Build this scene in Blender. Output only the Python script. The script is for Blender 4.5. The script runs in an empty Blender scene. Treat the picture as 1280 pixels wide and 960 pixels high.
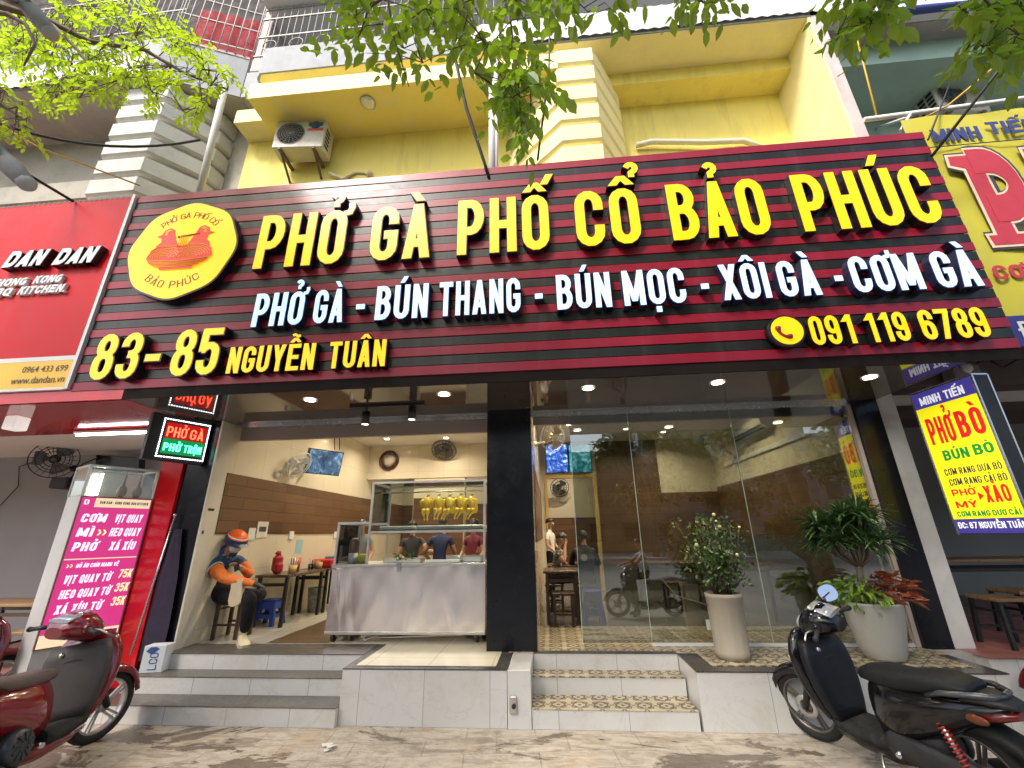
import bpy, math, random, unicodedata
from mathutils import Vector, Matrix, Quaternion
R = math.radians
rnd = random.Random(7)
S = bpy.context.scene
COL = S.collection

# ------------------------------------------------------------------ camera
F_PX, PITCH, YAW, ROLL, EYE = 528.75, R(19.531), R(4.623), R(-0.96), 1.6
def _rot():
    cy, sy = math.cos(YAW), math.sin(YAW); cp, sp = math.cos(PITCH), math.sin(PITCH); cr, sr = math.cos(ROLL), math.sin(ROLL)
    A = Matrix(((cy, sy, 0), (-sy, cy, 0), (0, 0, 1)))
    B = Matrix(((1, 0, 0), (0, sp, -cp), (0, cp, sp)))
    C = Matrix(((cr, -sr, 0), (sr, cr, 0), (0, 0, 1)))
    return C @ B @ A
CM = _rot()                                     # rows: right, down, forward
cam = bpy.data.cameras.new('camera'); cam_o = bpy.data.objects.new('camera', cam); COL.objects.link(cam_o)
cam.sensor_width = 36; cam.lens = 36 * F_PX / 1280; cam.clip_start = 0.05; cam.clip_end = 600
right, up, back = Vector(CM[0]), -Vector(CM[1]), -Vector(CM[2])
mw = Matrix((right, up, back)).transposed().to_4x4(); mw.translation = (0, 0, EYE); cam_o.matrix_world = mw
S.camera = cam_o
EYEV = Vector((0, 0, EYE))
def ray(px, py): return CM.transposed() @ Vector(((px - 640) / F_PX, (py - 480) / F_PX, 1))
def on_y(px, py, y): d = ray(px, py); return EYEV + d * (y / d.y)      # measured points of the photograph on a wall ...
def on_z(px, py, z): d = ray(px, py); return EYEV + d * ((z - EYE) / d.z)  # ... or on a floor
def on_x(px, py, x): d = ray(px, py); return EYEV + d * (x / d.x)

# ------------------------------------------------------------------ world, sun, exposure
W = bpy.data.worlds.new('World'); S.world = W; W.use_nodes = True
wn = W.node_tree.nodes; bg = wn['Background']
sky = wn.new('ShaderNodeTexSky'); sky.sky_type = 'NISHITA'; sky.sun_disc = False
SUN_DIR = Vector((-0.42, -0.62, 0.80)).normalized()
sky.sun_elevation = math.asin(SUN_DIR.z); sky.sun_rotation = math.atan2(SUN_DIR.x, SUN_DIR.y)
sky.air_density = 1.0; sky.dust_density = 4.0; sky.ozone_density = 1.0
W.node_tree.links.new(sky.outputs[0], bg.inputs[0]); bg.inputs[1].default_value = 0.15
sl = bpy.data.lights.new('sun', 'SUN'); sl.energy = 1.9; sl.angle = R(12); sl.color = (1, 0.95, 0.88)
so = bpy.data.objects.new('sun', sl); COL.objects.link(so); so.rotation_euler = SUN_DIR.to_track_quat('Z', 'Y').to_euler(); so.location = (-10, -20, 30)
S.view_settings.view_transform = 'Standard'; S.view_settings.look = 'None'; S.view_settings.gamma = 1
S.view_settings.exposure = 1.0; S.view_settings.use_curve_mapping = False
S.cycles.use_denoising = True; S.cycles.max_bounces = 8; S.cycles.diffuse_bounces = 4; S.cycles.glossy_bounces = 4
S.cycles.transparent_max_bounces = 16; S.cycles.transmission_bounces = 4; S.cycles.sample_clamp_indirect = 6
S.cycles.caustics_reflective = False; S.cycles.caustics_refractive = False

# ------------------------------------------------------------------ objects
def tag(o, label=None, cat=None, group=None, kind=None):
    if label: o['label'] = label
    if cat: o['category'] = cat
    if group: o['group'] = group
    if kind: o['kind'] = kind
    return o
def empty(name, loc=(0, 0, 0), rz=0.0, label=None, cat=None, group=None):
    o = bpy.data.objects.new(name, None); COL.objects.link(o); o.location = loc; o.rotation_euler = (0, 0, rz); o.empty_display_size = 0.1
    return tag(o, label, cat, group)
def world_loc(o):
    v = Vector((0, 0, 0))
    while o: v += Vector(o.location); o = o.parent
    return v
def copy_tree(o, parent=None):
    c = o.copy(); COL.objects.link(c); c.parent = parent
    if parent: c.matrix_parent_inverse = o.matrix_parent_inverse.copy()
    for ch in list(o.children): copy_tree(ch, c)
    return c

def frame_of(d):
    d = d.normalized(); a = Vector((0, 0, 1)) if abs(d.z) < 0.95 else Vector((1, 0, 0))
    u = d.cross(a).normalized(); return u, d.cross(u).normalized()
class MB:
    def __init__(s): s.v = []; s.f = []; s.m = []; s.mi = 0; s.x = None; s.sm = []; s.smooth = False
    def mat(s, i): s.mi = i; return s
    def at(s, M): s.x = M; return s
    def add(s, vs, fs, smooth=None):
        b = len(s.v)
        s.v += [tuple(s.x @ Vector(p)) if s.x is not None else tuple(p) for p in vs]
        for f in fs: s.f.append([b + i for i in f]); s.m.append(s.mi); s.sm.append(s.smooth if smooth is None else smooth)
        return s
    def box(s, x0, x1, y0, y1, z0, z1):
        return s.add([(x0, y0, z0), (x1, y0, z0), (x1, y1, z0), (x0, y1, z0), (x0, y0, z1), (x1, y0, z1), (x1, y1, z1), (x0, y1, z1)],
                     [(0, 3, 2, 1), (4, 5, 6, 7), (0, 1, 5, 4), (1, 2, 6, 5), (2, 3, 7, 6), (3, 0, 4, 7)], False)
    def bbox(s, x0, x1, y0, y1, z0, z1, b=0.006):               # box with chamfered edges
        vs = []; fs = []
        xs, ys, zs = (x0, x1), (y0, y1), (z0, z1); idx = {}
        for i in (0, 1):
            for j in (0, 1):
                for k in (0, 1):
                    for a in range(3):
                        p = [xs[i], ys[j], zs[k]]; sg = (1 if i == 0 else -1, 1 if j == 0 else -1, 1 if k == 0 else -1)
                        for q in range(3):
                            if q != a: p[q] += sg[q] * b
                        idx[(i, j, k, a)] = len(vs); vs.append(p)
        I = lambda i, j, k, a: idx[(i, j, k, a)]
        for a in range(3):
            for e in (0, 1):
                c = []
                for (p, q) in ((0, 0), (1, 0), (1, 1), (0, 1)):
                    t = [0, 0, 0]; t[a] = e; t[(a + 1) % 3] = p; t[(a + 2) % 3] = q; c.append(I(*t, a))
                fs.append(c if e else c[::-1])
        for a in range(3):
            b1, c1 = (a + 1) % 3, (a + 2) % 3
            for p in (0, 1):
                for q in (0, 1):
                    t0 = [0, 0, 0]; t0[b1] = p; t0[c1] = q; t1 = list(t0); t1[a] = 1
                    f = [I(*t0, b1), I(*t1, b1), I(*t1, c1), I(*t0, c1)]
                    fs.append(f if (p + q) % 2 else f[::-1])
        for i in (0, 1):
            for j in (0, 1):
                for k in (0, 1):
                    f = [I(i, j, k, 0), I(i, j, k, 1), I(i, j, k, 2)]
                    fs.append(f if (i + j + k) % 2 else f[::-1])
        return s.add(vs, fs, False)
    def obox(s, c, ax, ay, az):                                   # centre and three half-axis vectors
        c, ax, ay, az = map(Vector, (c, ax, ay, az))
        vs = [c + i * ax + j * ay + k * az for k in (-1, 1) for (i, j) in ((-1, -1), (1, -1), (1, 1), (-1, 1))]
        return s.add(vs, [(0, 3, 2, 1), (4, 5, 6, 7), (0, 1, 5, 4), (1, 2, 6, 5), (2, 3, 7, 6), (3, 0, 4, 7)], False)
    def bar(s, a, b, w, h=None, upv=None):
        a, b = Vector(a), Vector(b); d = b - a; h = h or w
        if upv is None: u, v = frame_of(d)
        else: u = d.cross(Vector(upv)).normalized(); v = u.cross(d).normalized()
        return s.obox((a + b) / 2, d / 2, u * w / 2, v * h / 2)
    def tube(s, pts, r, n=8, closed=False, caps=True, smooth=True):
        pts = [Vector(p) for p in pts]; k = len(pts); rs = r if isinstance(r, (list, tuple)) else [r] * k
        vs = []; u = None
        for i, p in enumerate(pts):
            if closed: d = pts[(i + 1) % k] - pts[i - 1]
            else: d = pts[min(i + 1, k - 1)] - pts[max(i - 1, 0)]
            d = d.normalized() if d.length > 1e-9 else Vector((0, 0, 1))
            if u is None: u, v = frame_of(d)
            else:
                u = (u - d * u.dot(d)); u = u.normalized() if u.length > 1e-6 else frame_of(d)[0]; v = d.cross(u)
            for j in range(n):
                t = 2 * math.pi * j / n; vs.append(p + (u * math.cos(t) + v * math.sin(t)) * rs[i])
        fs = []
        for i in range(k if closed else k - 1):
            for j in range(n):
                a, b = i * n + j, i * n + (j + 1) % n; i2 = (i + 1) % k
                fs.append((a, b, i2 * n + (j + 1) % n, i2 * n + j))
        s.add(vs, fs, smooth)
        if caps and not closed: b = len(s.v) - k * n; s.f += [[b + j for j in range(n)][::-1], [b + (k - 1) * n + j for j in range(n)]]; s.m += [s.mi] * 2; s.sm += [False] * 2
        return s
    def lathe(s, prof, n=24, c=(0, 0, 0), axis='z', smooth=True, caps=True):
        vs = []; fs = []
        for (r, h) in prof:
            for j in range(n):
                t = 2 * math.pi * j / n; a, b = r * math.cos(t), r * math.sin(t)
                p = (a, b, h) if axis == 'z' else (h, a, b) if axis == 'x' else (b, h, a)
                vs.append((c[0] + p[0], c[1] + p[1], c[2] + p[2]))
        for i in range(len(prof) - 1):
            for j in range(n): fs.append((i * n + j, i * n + (j + 1) % n, (i + 1) * n + (j + 1) % n, (i + 1) * n + j))
        s.add(vs, fs, smooth)
        if caps:
            b = len(s.v) - len(vs); k = len(prof)
            if prof[0][0] > 1e-4: s.f.append([b + j for j in range(n)][::-1]); s.m.append(s.mi); s.sm.append(False)
            if prof[-1][0] > 1e-4: s.f.append([b + (k - 1) * n + j for j in range(n)]); s.m.append(s.mi); s.sm.append(False)
        return s
    def ball(s, c, r, n=14, m=9, rot=None):
        r = r if isinstance(r, (list, tuple)) else (r, r, r); c = Vector(c)
        vs = []
        for i in range(m + 1):
            ph = math.pi * i / m
            for j in range(n):
                t = 2 * math.pi * j / n
                p = Vector((r[0] * math.sin(ph) * math.cos(t), r[1] * math.sin(ph) * math.sin(t), r[2] * math.cos(ph)))
                vs.append(c + (rot @ p if rot is not None else p))
        fs = [(i * n + j, (i + 1) * n + j, (i + 1) * n + (j + 1) % n, i * n + (j + 1) % n) for i in range(m) for j in range(n)]
        return s.add(vs, fs, True)
    def loft(s, rings, caps=True, smooth=True):                   # rings: lists of equally many points
        n = len(rings[0]); vs = [p for r in rings for p in r]
        fs = [(i * n + j, i * n + (j + 1) % n, (i + 1) * n + (j + 1) % n, (i + 1) * n + j) for i in range(len(rings) - 1) for j in range(n)]
        s.add(vs, fs, smooth)
        if caps: b = len(s.v) - len(vs); s.f += [[b + j for j in range(n)][::-1], [b + len(vs) - n + j for j in range(n)]]; s.m += [s.mi] * 2; s.sm += [False] * 2
        return s
    def prism(s, poly, y0, y1, axis='y'):                         # a 2D outline given thickness along an axis
        n = len(poly)
        def P(a, b, t): return (a, t, b) if axis == 'y' else (t, a, b) if axis == 'x' else (a, b, t)
        vs = [P(a, b, y0) for a, b in poly] + [P(a, b, y1) for a, b in poly]
        fs = [list(range(n))[::-1], list(range(n, 2 * n))] + [(i, (i + 1) % n, n + (i + 1) % n, n + i) for i in range(n)]
        return s.add(vs, fs, False)
    def quad(s, a, b, c, d): return s.add([a, b, c, d], [(0, 1, 2, 3)], False)
    def helix(s, a, b, R0, r, turns, n=6):
        a, b = Vector(a), Vector(b); d = b - a; u, v = frame_of(d); k = int(turns * 12)
        return s.tube([a + d * i / k + (u * math.cos(i * math.pi / 6) + v * math.sin(i * math.pi / 6)) * R0 for i in range(k + 1)], r, n)
    def build(s, name, mats, parent=None, local=False, label=None, bevel=0, sub=0, loc=None, recalc=False):
        me = bpy.data.meshes.new(name)
        off = Vector((0, 0, 0))
        if parent is not None and not local: off = world_loc(parent)
        elif parent is None and not local and s.v:
            xs = [p[0] for p in s.v]; ys = [p[1] for p in s.v]; off = Vector(((min(xs) + max(xs)) / 2, (min(ys) + max(ys)) / 2, min(p[2] for p in s.v)))
        me.from_pydata([(p[0] - off.x, p[1] - off.y, p[2] - off.z) for p in s.v], [], s.f)
        for m in (mats if isinstance(mats, (list, tuple)) else [mats]): me.materials.append(m)
        for p, i, k in zip(me.polygons, s.m, s.sm): p.material_index = i; p.use_smooth = k
        me.update()
        if recalc:
            import bmesh
            bm = bmesh.new(); bm.from_mesh(me); bmesh.ops.recalc_face_normals(bm, faces=bm.faces); bm.to_mesh(me); bm.free()
        o = bpy.data.objects.new(name, me); COL.objects.link(o); o.parent = parent
        if parent is None and not local: o.location = off
        if bevel: b = o.modifiers.new('bevel', 'BEVEL'); b.width = bevel; b.segments = 2; b.limit_method = 'ANGLE'; b.angle_limit = R(40)
        if sub: b = o.modifiers.new('subsurf', 'SUBSURF'); b.levels = sub; b.render_levels = sub
        if label: o['label'] = label
        return o

def sel(cx, cz, a, b, e=2.4, n=20):                               # superellipse outline
    out = []
    for i in range(n):
        t = 2 * math.pi * i / n; c, q = math.cos(t), math.sin(t)
        out.append((cx + a * math.copysign(abs(c) ** (2 / e), c), cz + b * math.copysign(abs(q) ** (2 / e), q)))
    return out

# ------------------------------------------------------------------ materials
class NT:
    def __init__(s, name):
        s.m = bpy.data.materials.new(name); s.m.use_nodes = True; s.t = s.m.node_tree; s.b = s.t.nodes['Principled BSDF']; s.out = s.t.nodes['Material Output']
    def n(s, typ, **k):
        nd = s.t.nodes.new('ShaderNode' + typ)
        for a, b in k.items():
            if isinstance(a, str) and a.startswith('i_'): nd.inputs[a[2:].replace('_', ' ')].default_value = b
            else: setattr(nd, a, b)
        return nd
    def l(s, a, b): s.t.links.new(a, b)
    def co(s, axes='xyz', scale=(1, 1, 1), rot=(0, 0, 0), geo=False):
        tc = s.n('NewGeometry').outputs['Position'] if geo else s.n('TexCoord').outputs['Object']
        if axes != 'xyz':
            sp = s.n('SeparateXYZ'); s.l(tc, sp.inputs[0]); cb = s.n('CombineXYZ')
            for i, a in enumerate(axes):
                if a in 'xyz': s.l(sp.outputs['xyz'.index(a)], cb.inputs[i])
            tc = cb.outputs[0]
        mp = s.n('Mapping'); s.l(tc, mp.inputs[0]); mp.inputs['Scale'].default_value = scale; mp.inputs['Rotation'].default_value = rot
        return mp.outputs[0]
    def noise(s, v, scale, detail=4, rough=0.6, dist=0.0):
        n = s.n('TexNoise'); n.inputs['Scale'].default_value = scale; n.inputs['Detail'].default_value = detail; n.inputs['Roughness'].default_value = rough; n.inputs['Distortion'].default_value = dist
        s.l(v, n.inputs['Vector']); return n.outputs['Fac']
    def ramp(s, f, stops, interp='LINEAR'):
        r = s.n('ValToRGB'); e = r.color_ramp; e.interpolation = interp
        while len(e.elements) < len(stops): e.elements.new(0.5)
        for el, (p, c) in zip(e.elements, stops): el.position = p; el.color = (c if len(c) == 4 else (*c, 1)) if not isinstance(c, (int, float)) else (c, c, c, 1)
        s.l(f, r.inputs[0]); return r.outputs[0]
    def mix(s, f, a, b, mode='MIX'):
        m = s.n('Mix', data_type='RGBA', blend_type=mode)
        for sock, val in ((m.inputs[0], f), (m.inputs[6], a), (m.inputs[7], b)):
            if hasattr(val, 'is_linked') or isinstance(val, bpy.types.NodeSocket): s.l(val, sock)
            elif isinstance(val, (int, float)): sock.default_value = val if sock.type == 'VALUE' else (val, val, val, 1)
            else: sock.default_value = (*val, 1) if len(val) == 3 else val
        return m.outputs[2]
    def math(s, op, a, b=0.0, c=None):
        m = s.n('Math', operation=op)
        for i, val in enumerate((a, b, c)):
            if val is None: continue
            if isinstance(val, bpy.types.NodeSocket): s.l(val, m.inputs[i])
            else: m.inputs[i].default_value = val
        return m.outputs[0]
    def bump(s, h, strength=0.3, dist=0.01):
        b = s.n('Bump'); b.inputs['Strength'].default_value = strength; b.inputs['Distance'].default_value = dist
        s.l(h, b.inputs['Height']); s.l(b.outputs[0], s.b.inputs['Normal'])
    def set(s, **k):
        for a, v in k.items():
            i = s.b.inputs[a.replace('_', ' ')]
            if isinstance(v, bpy.types.NodeSocket): s.l(v, i)
            else: i.default_value = (*v, 1) if isinstance(v, tuple) and len(v) == 3 and i.type == 'RGBA' else v
        return s

def paint(name, col, rough=0.5, var=0.12, vs=3.0, metal=0.0, bump=0.0, bs=60, coat=0.0, dirt=None, dirt_amt=0.0, streak=False, spec=0.5):
    t = NT(name); v = t.co()
    n1 = t.noise(v, vs, 5, 0.62)
    lo = tuple(c * (1 - var) for c in col); hi = tuple(min(1, c * (1 + var)) for c in col)
    c = t.ramp(n1, [(0.3, lo), (0.7, hi)])
    if dirt is not None:
        v2 = t.co(scale=(1, 1, 0.12)) if streak else t.co()
        n2 = t.noise(v2, 4.0 if streak else 2.2, 8, 0.72)
        c = t.mix(t.ramp(n2, [(0.5, 0.0), (0.72, dirt_amt)]), c, dirt)
    t.set(Base_Color=c, Metallic=metal, Coat_Weight=coat)
    t.b.inputs['Specular IOR Level'].default_value = spec
    t.set(Roughness=t.ramp(t.noise(v, vs * 4, 3), [(0.3, max(0.02, rough * 0.85)), (0.7, min(1, rough * 1.15))]))
    if bump: t.bump(t.noise(v, bs, 3), bump, 0.004 if bs > 20 else .03)
    return t.m
def plain(name, col, rough=0.5, metal=0.0, coat=0.0): return paint(name, col, rough, 0.06, 8, metal, coat=coat)
def glow(name, col, strength, base=None):
    t = NT(name); t.set(Base_Color=base or col, Emission_Color=col, Emission_Strength=strength, Roughness=0.35); return t.m
def planks(name, axes, c0, c1, w, h, rough=0.35, mortar=(0.02, 0.012, 0.008), gap=0.004, grain=40):
    t = NT(name); v = t.co(axes, geo=True)
    b = t.n('TexBrick'); t.l(v, b.inputs['Vector']); b.offset = 0.37; b.inputs['Color1'].default_value = (*c0, 1); b.inputs['Color2'].default_value = (*c1, 1); b.inputs['Mortar'].default_value = (*mortar, 1)
    b.inputs['Scale'].default_value = 1; b.inputs['Mortar Size'].default_value = gap; b.inputs['Brick Width'].default_value = w; b.inputs['Row Height'].default_value = h; b.inputs['Bias'].default_value = 0.0; b.inputs['Mortar Smooth'].default_value = 0.1
    v2 = t.co(axes, scale=(1.2, grain, 1), geo=True)
    g = t.noise(v2, 1.6, 6, 0.65, 0.5)
    c = t.mix(t.ramp(g, [(0.35, 0.0), (0.7, 0.55)]), b.outputs['Color'], tuple(x * 0.35 for x in c0))
    t.set(Base_Color=c, Roughness=rough); t.bump(b.outputs['Fac'], -0.15, 0.003); return t.m
def tiles(name, axes, col, w, h, mortar=(0.25, 0.24, 0.22), gap=0.004, rough=0.15, vein=None, offset=0.0, var=0.03, dirt=None, mot=None):
    t = NT(name); v = t.co(axes, geo=True)
    b = t.n('TexBrick'); t.l(v, b.inputs['Vector']); b.offset = offset
    b.inputs['Color1'].default_value = (*[c * (1 - var) for c in col], 1); b.inputs['Color2'].default_value = (*[c * (1 + var) for c in col], 1); b.inputs['Mortar'].default_value = (*mortar, 1)
    b.inputs['Scale'].default_value = 1; b.inputs['Mortar Size'].default_value = gap; b.inputs['Brick Width'].default_value = w; b.inputs['Row Height'].default_value = h; b.inputs['Mortar Smooth'].default_value = 0.1
    c = b.outputs['Color']; g = t.co(geo=True)
    if vein is not None:
        n = t.noise(g, 1.6, 7, 0.6, 1.2); d = t.math('ABSOLUTE', t.math('SUBTRACT', n, 0.5))
        c = t.mix(t.ramp(d, [(0.0, 0.30), (0.013, 0.0)]), c, vein)
    if dirt is not None:
        c = t.mix(t.ramp(t.noise(g, 3.2, 8, 0.7), [(0.5, 0.0), (0.75, 0.6)]), c, dirt)
    t.set(Base_Color=c, Roughness=t.ramp(t.noise(g, 6, 4), [(0.3, rough * 0.7), (0.7, rough * 1.4)])); t.bump(b.outputs['Fac'], -0.2, 0.002); return t.m
def pane(name, tint=(0.93, 0.97, 0.95), refl=1.7, ior=1.5, rough=0.0):
    t = NT(name); t.t.nodes.remove(t.b)
    tr = t.n('BsdfTransparent'); tr.inputs[0].default_value = (*tint, 1); gl = t.n('BsdfGlossy'); gl.inputs['Roughness'].default_value = rough
    fr = t.n('Fresnel'); fr.inputs[0].default_value = ior
    mx = t.n('MixShader'); t.l(t.math('MINIMUM', t.math('MULTIPLY', fr.outputs[0], refl), 1.0), mx.inputs[0]); t.l(tr.outputs[0], mx.inputs[1]); t.l(gl.outputs[0], mx.inputs[2]); t.l(mx.outputs[0], t.out.inputs[0])
    return t.m
def leaf_mat(name, c_dark, c_light, trans=0.45, ns=2.0, rough=0.45):
    t = NT(name); t.t.nodes.remove(t.b); g = t.n('NewGeometry'); n = t.noise(g.outputs['Position'], ns, 2)
    w = t.n('TexWhiteNoise', noise_dimensions='1D'); t.l(g.outputs['Random Per Island'], w.inputs['W'])
    f = t.math('ADD', t.math('MULTIPLY', n, 0.5), t.math('MULTIPLY', w.outputs['Value'], 0.5))
    c = t.ramp(f, [(0.25, c_dark), (0.75, c_light)])
    d = t.n('BsdfDiffuse'); t.l(c, d.inputs[0]); tl = t.n('BsdfTranslucent'); t.l(t.mix(0.6, c, (c_light[0] * 1.6, c_light[1] * 1.35, c_light[2] * 0.6)), tl.inputs[0])
    gl = t.n('BsdfGlossy'); gl.inputs['Roughness'].default_value = rough; gl.inputs[0].default_value = (1, 1, 1, 1)
    m1 = t.n('MixShader'); m1.inputs[0].default_value = trans; t.l(d.outputs[0], m1.inputs[1]); t.l(tl.outputs[0], m1.inputs[2])
    m2 = t.n('MixShader'); m2.inputs[0].default_value = 0.06; t.l(m1.outputs[0], m2.inputs[1]); t.l(gl.outputs[0], m2.inputs[2]); t.l(m2.outputs[0], t.out.inputs[0])
    return t.m

M = {}
# ------------------------------------------------------------------ lettering: condensed bold capitals drawn as strokes
def _arc(cx, cy, rx, ry, a0, a1, n=7): return [(cx + rx * math.cos(R(a0 + (a1 - a0) * i / n)), cy + ry * math.sin(R(a0 + (a1 - a0) * i / n))) for i in range(n + 1)]
def glyph(ch, W=0.42, s=0.145):
    """strokes of one capital in a box W wide and 1 high: ('c', points, closed) centre lines and ('p', x0, y0, x1, y1, width) slanted bars cut level"""
    h = s / 2; L, Rr, cx = h, W - h, W / 2; rx = W / 2 - h; ry = min(0.24, rx * 1.3); T, B = 1 - h, h; mid = 0.5
    c = lambda p, cl=False: ('c', p, cl); p = lambda *a: ('p', *a)
    top = _arc(cx, T - ry, rx, ry, 0, 180); bot = _arc(cx, B + ry, rx, ry, 180, 360)
    O = [c(top + bot, True)]; vl = c([(L, 0), (L, 1)]); vr = c([(Rr, 0), (Rr, 1)])
    def bowl(y0, y1, xr=Rr): r = min(rx, (y1 - y0) / 2); q = (y1 - y0) / 2; return c([(L, y1), (xr - r, y1)] + _arc(xr - r, y1 - q, r, q, 90, -90, 8) + [(L, y0)])
    hb = lambda y, x0=0.0, x1=W: c([(x0, y), (x1, y)])
    g = {
        'O': O, '0': O, 'I': [c([(L, 0), (L, 1)])], 'L': [vl, hb(B)], 'T': [hb(T), c([(cx, 0), (cx, 1)])], 'H': [vl, vr, hb(mid)],
        'P': [vl, bowl(0.42, T)], 'B': [vl, bowl(0.53, T, Rr - 0.02), bowl(B, 0.53)], 'D': [vl, c([(L, T), (cx, T)] + _arc(cx, T - ry, rx, ry, 90, 0) + _arc(cx, B + ry, rx, ry, 0, -90) + [(L, B)])],
        'R': [vl, bowl(0.47, T), p(W * 0.5, 0.47, Rr, 0, s * 1.05)], 'E': [vl, hb(T), hb(B), hb(mid, 0, W * 0.9)], 'F': [vl, hb(T), hb(mid, 0, W * 0.9)],
        'C': [c([(Rr, 0.64)] + top + bot + [(Rr, 0.36)])], 'G': [c([(Rr, 0.66)] + top + bot + [(Rr, 0.5)]), hb(0.46, cx, W)],
        'U': [c([(L, 1)] + bot + [(Rr, 1)])], 'J': [c([(L, 0.3)] + bot + [(Rr, 1)])], 'Q': O + [p(W * 0.55, 0.25, W * 0.95, -0.06, s * .8)],
        'A': [p(h, 0, cx, 1, s * 1.06), p(Rr, 0, cx, 1, s * 1.06), hb(0.27, W * .2, W * .8)], 'V': [p(cx, 0, h, 1, s * 1.06), p(cx, 0, Rr, 1, s * 1.06)],
        'N': [vl, vr, p(Rr, 0, L, 1, s * 1.02)], 'X': [p(h, 0, Rr, 1, s * 1.1), p(Rr, 0, h, 1, s * 1.1)], 'Y': [c([(cx, 0), (cx, 0.46)]), p(cx, 0.4, h, 1, s * 1.06), p(cx, 0.4, Rr, 1, s * 1.06)],
        'K': [vl, p(L, 0.36, Rr, 1, s * 1.15), p(Rr, 0, W * .42, 0.62, s * 1.15)], 'Z': [hb(T), hb(B), p(h, s, Rr, 1 - s, s * 1.1)],
        'S': [c([(Rr, 0.68)] + top + _arc(cx, T - ry - .02, rx, ry, 180, 200, 2) + [(W * .36, .55), (W * .64, .45)] + _arc(cx, B + ry, rx, ry, 20, -180, 10) + [(L, 0.33)])],
        'M': [vl, c([(W * 1.3 - h, 0), (W * 1.3 - h, 1)]), p(W * .65, 0.12, L, 1, s), p(W * .65, 0.12, W * 1.3 - h, 1, s)],
        'W': [p(W * .36, 0, h, 1, s), p(W * .36, 0, W * .65, 1, s), p(W * .94, 0, W * .65, 1, s), p(W * .94, 0, W * 1.3 - h, 1, s)],
        '1': [c([(W * .62, 0), (W * .62, 1)]), p(W * .2, .76, W * .62, .98, s * 1.0)],
        '2': [c([(L, 0.68)] + _arc(cx, T - ry, rx, ry, 180, 0) + [(Rr, .62), (L + .02, .1), (L + .02, B)]), hb(B)],
        '3': [c([(L, 0.7)] + _arc(cx, T - ry, rx, ry, 180, 0) + _arc(cx - .0, .52 + .16, rx, .16, 0, -70, 4) + [(W * .42, .52)]), c([(W * .42, .52)] + _arc(cx, .36, rx, .16, 70, 0, 4) + _arc(cx, B + ry, rx, ry, 0, -180) + [(L, 0.3)])],
        '4': [c([(W * .72, 0), (W * .72, 1)]), hb(.27), p(h, .27, W * .72, 1, s)],
        '5': [hb(T, .02), c([(L, .99), (L, .5)]), c([(L, .54)] + _arc(cx, .62 - ry * .9, rx, ry * .9, 150, 0, 6) + _arc(cx, B + ry, rx, ry, 0, -180) + [(L, .3)])],
        '6': [c([(Rr, .68)] + top + bot + _arc(cx, .56 - ry, rx, ry, 0, 180))], '9': [c([(L, .32)] + _arc(cx, B + ry, rx, ry, 180, 360) + top + _arc(cx, .44 + ry, rx, ry, 180, 360))],
        '7': [hb(T), p(W * .34, 0, Rr, 1 - h, s * 1.1)],
        '8': [c(_arc(cx, T - ry, rx * .95, ry, 0, 180) + _arc(cx, .53 + ry * .9, rx * .95, ry * .9, 180, 360), True), c(_arc(cx, .53 - ry * .9, rx, ry * .9, 0, 180) + _arc(cx, B + ry, rx, ry, 180, 360), True)],
        '-': [hb(.42, 0, W * .55)], ':': [c([(L, .12), (L, .3)]), c([(L, .55), (L, .73)])], '.': [c([(L, 0), (L, .16)])], '>': [p(W * .55, .5, h, .95, s), p(h, .05, W * .55, .5, s)],
    }
    if ch == '\u0110': return g['D'] + [hb(mid, -0.09, W * .5)], W
    wid = {'I': s, 'M': W * 1.3, 'W': W * 1.3, '-': W * .55, ':': s, '.': s, '1': W * .85, '>': W * .7}.get(ch, W)
    return g.get(ch, []), wid
def accents(marks, W, s):
    out = []; cx = W / 2; y = 1.07; a = s * .62; has = [unicodedata.name(m) for m in marks]
    both = any('CIRCUMFLEX' in x for x in has)
    for nm in has:
        if 'CIRCUMFLEX' in nm: out += [('p', cx - .13, y, cx, y + .17, a * 1.25), ('p', cx + .13, y, cx, y + .17, a * 1.25)]
        if 'BREVE' in nm: out += [('c', _arc(cx, y + .12, .11, .1, 200, 340, 5), False)]
        ox, oy = (W * .42, .13) if both else (0, 0)
        if 'ACUTE' in nm: out.append(('p', cx + ox - .02, y + oy, cx + ox + .08, y + oy + .19, a * 1.3))
        if 'GRAVE' in nm: out.append(('p', cx + ox * 0 + .03, y + oy * 1.2, cx + ox * 0 - .08, y + oy * 1.2 + .17, a * 1.3))
        if 'HOOK' in nm: out.append(('h', [(cx + ox - .07, y + oy + .2)] + _arc(cx + ox, y + oy + .18, .07, .075, 160, -40, 7) + [(cx + ox, y + oy + .09), (cx + ox, y + oy + .01)], False))
        if 'TILDE' in nm: out.append(('h', [(cx - .13 + .26 * i / 8, y + oy * 1.6 + .06 + .035 * math.sin(i / 8 * 6.28)) for i in range(9)], False))
        if 'DOT BELOW' in nm: out.append(('p', cx, -.22, cx, -.07, s))
        if 'HORN' in nm: out.append(('h', [(W - .06, .93), (W + .03, .95), (W + .06, 1.04), (W + .05, 1.12)], False))
    return out
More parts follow.
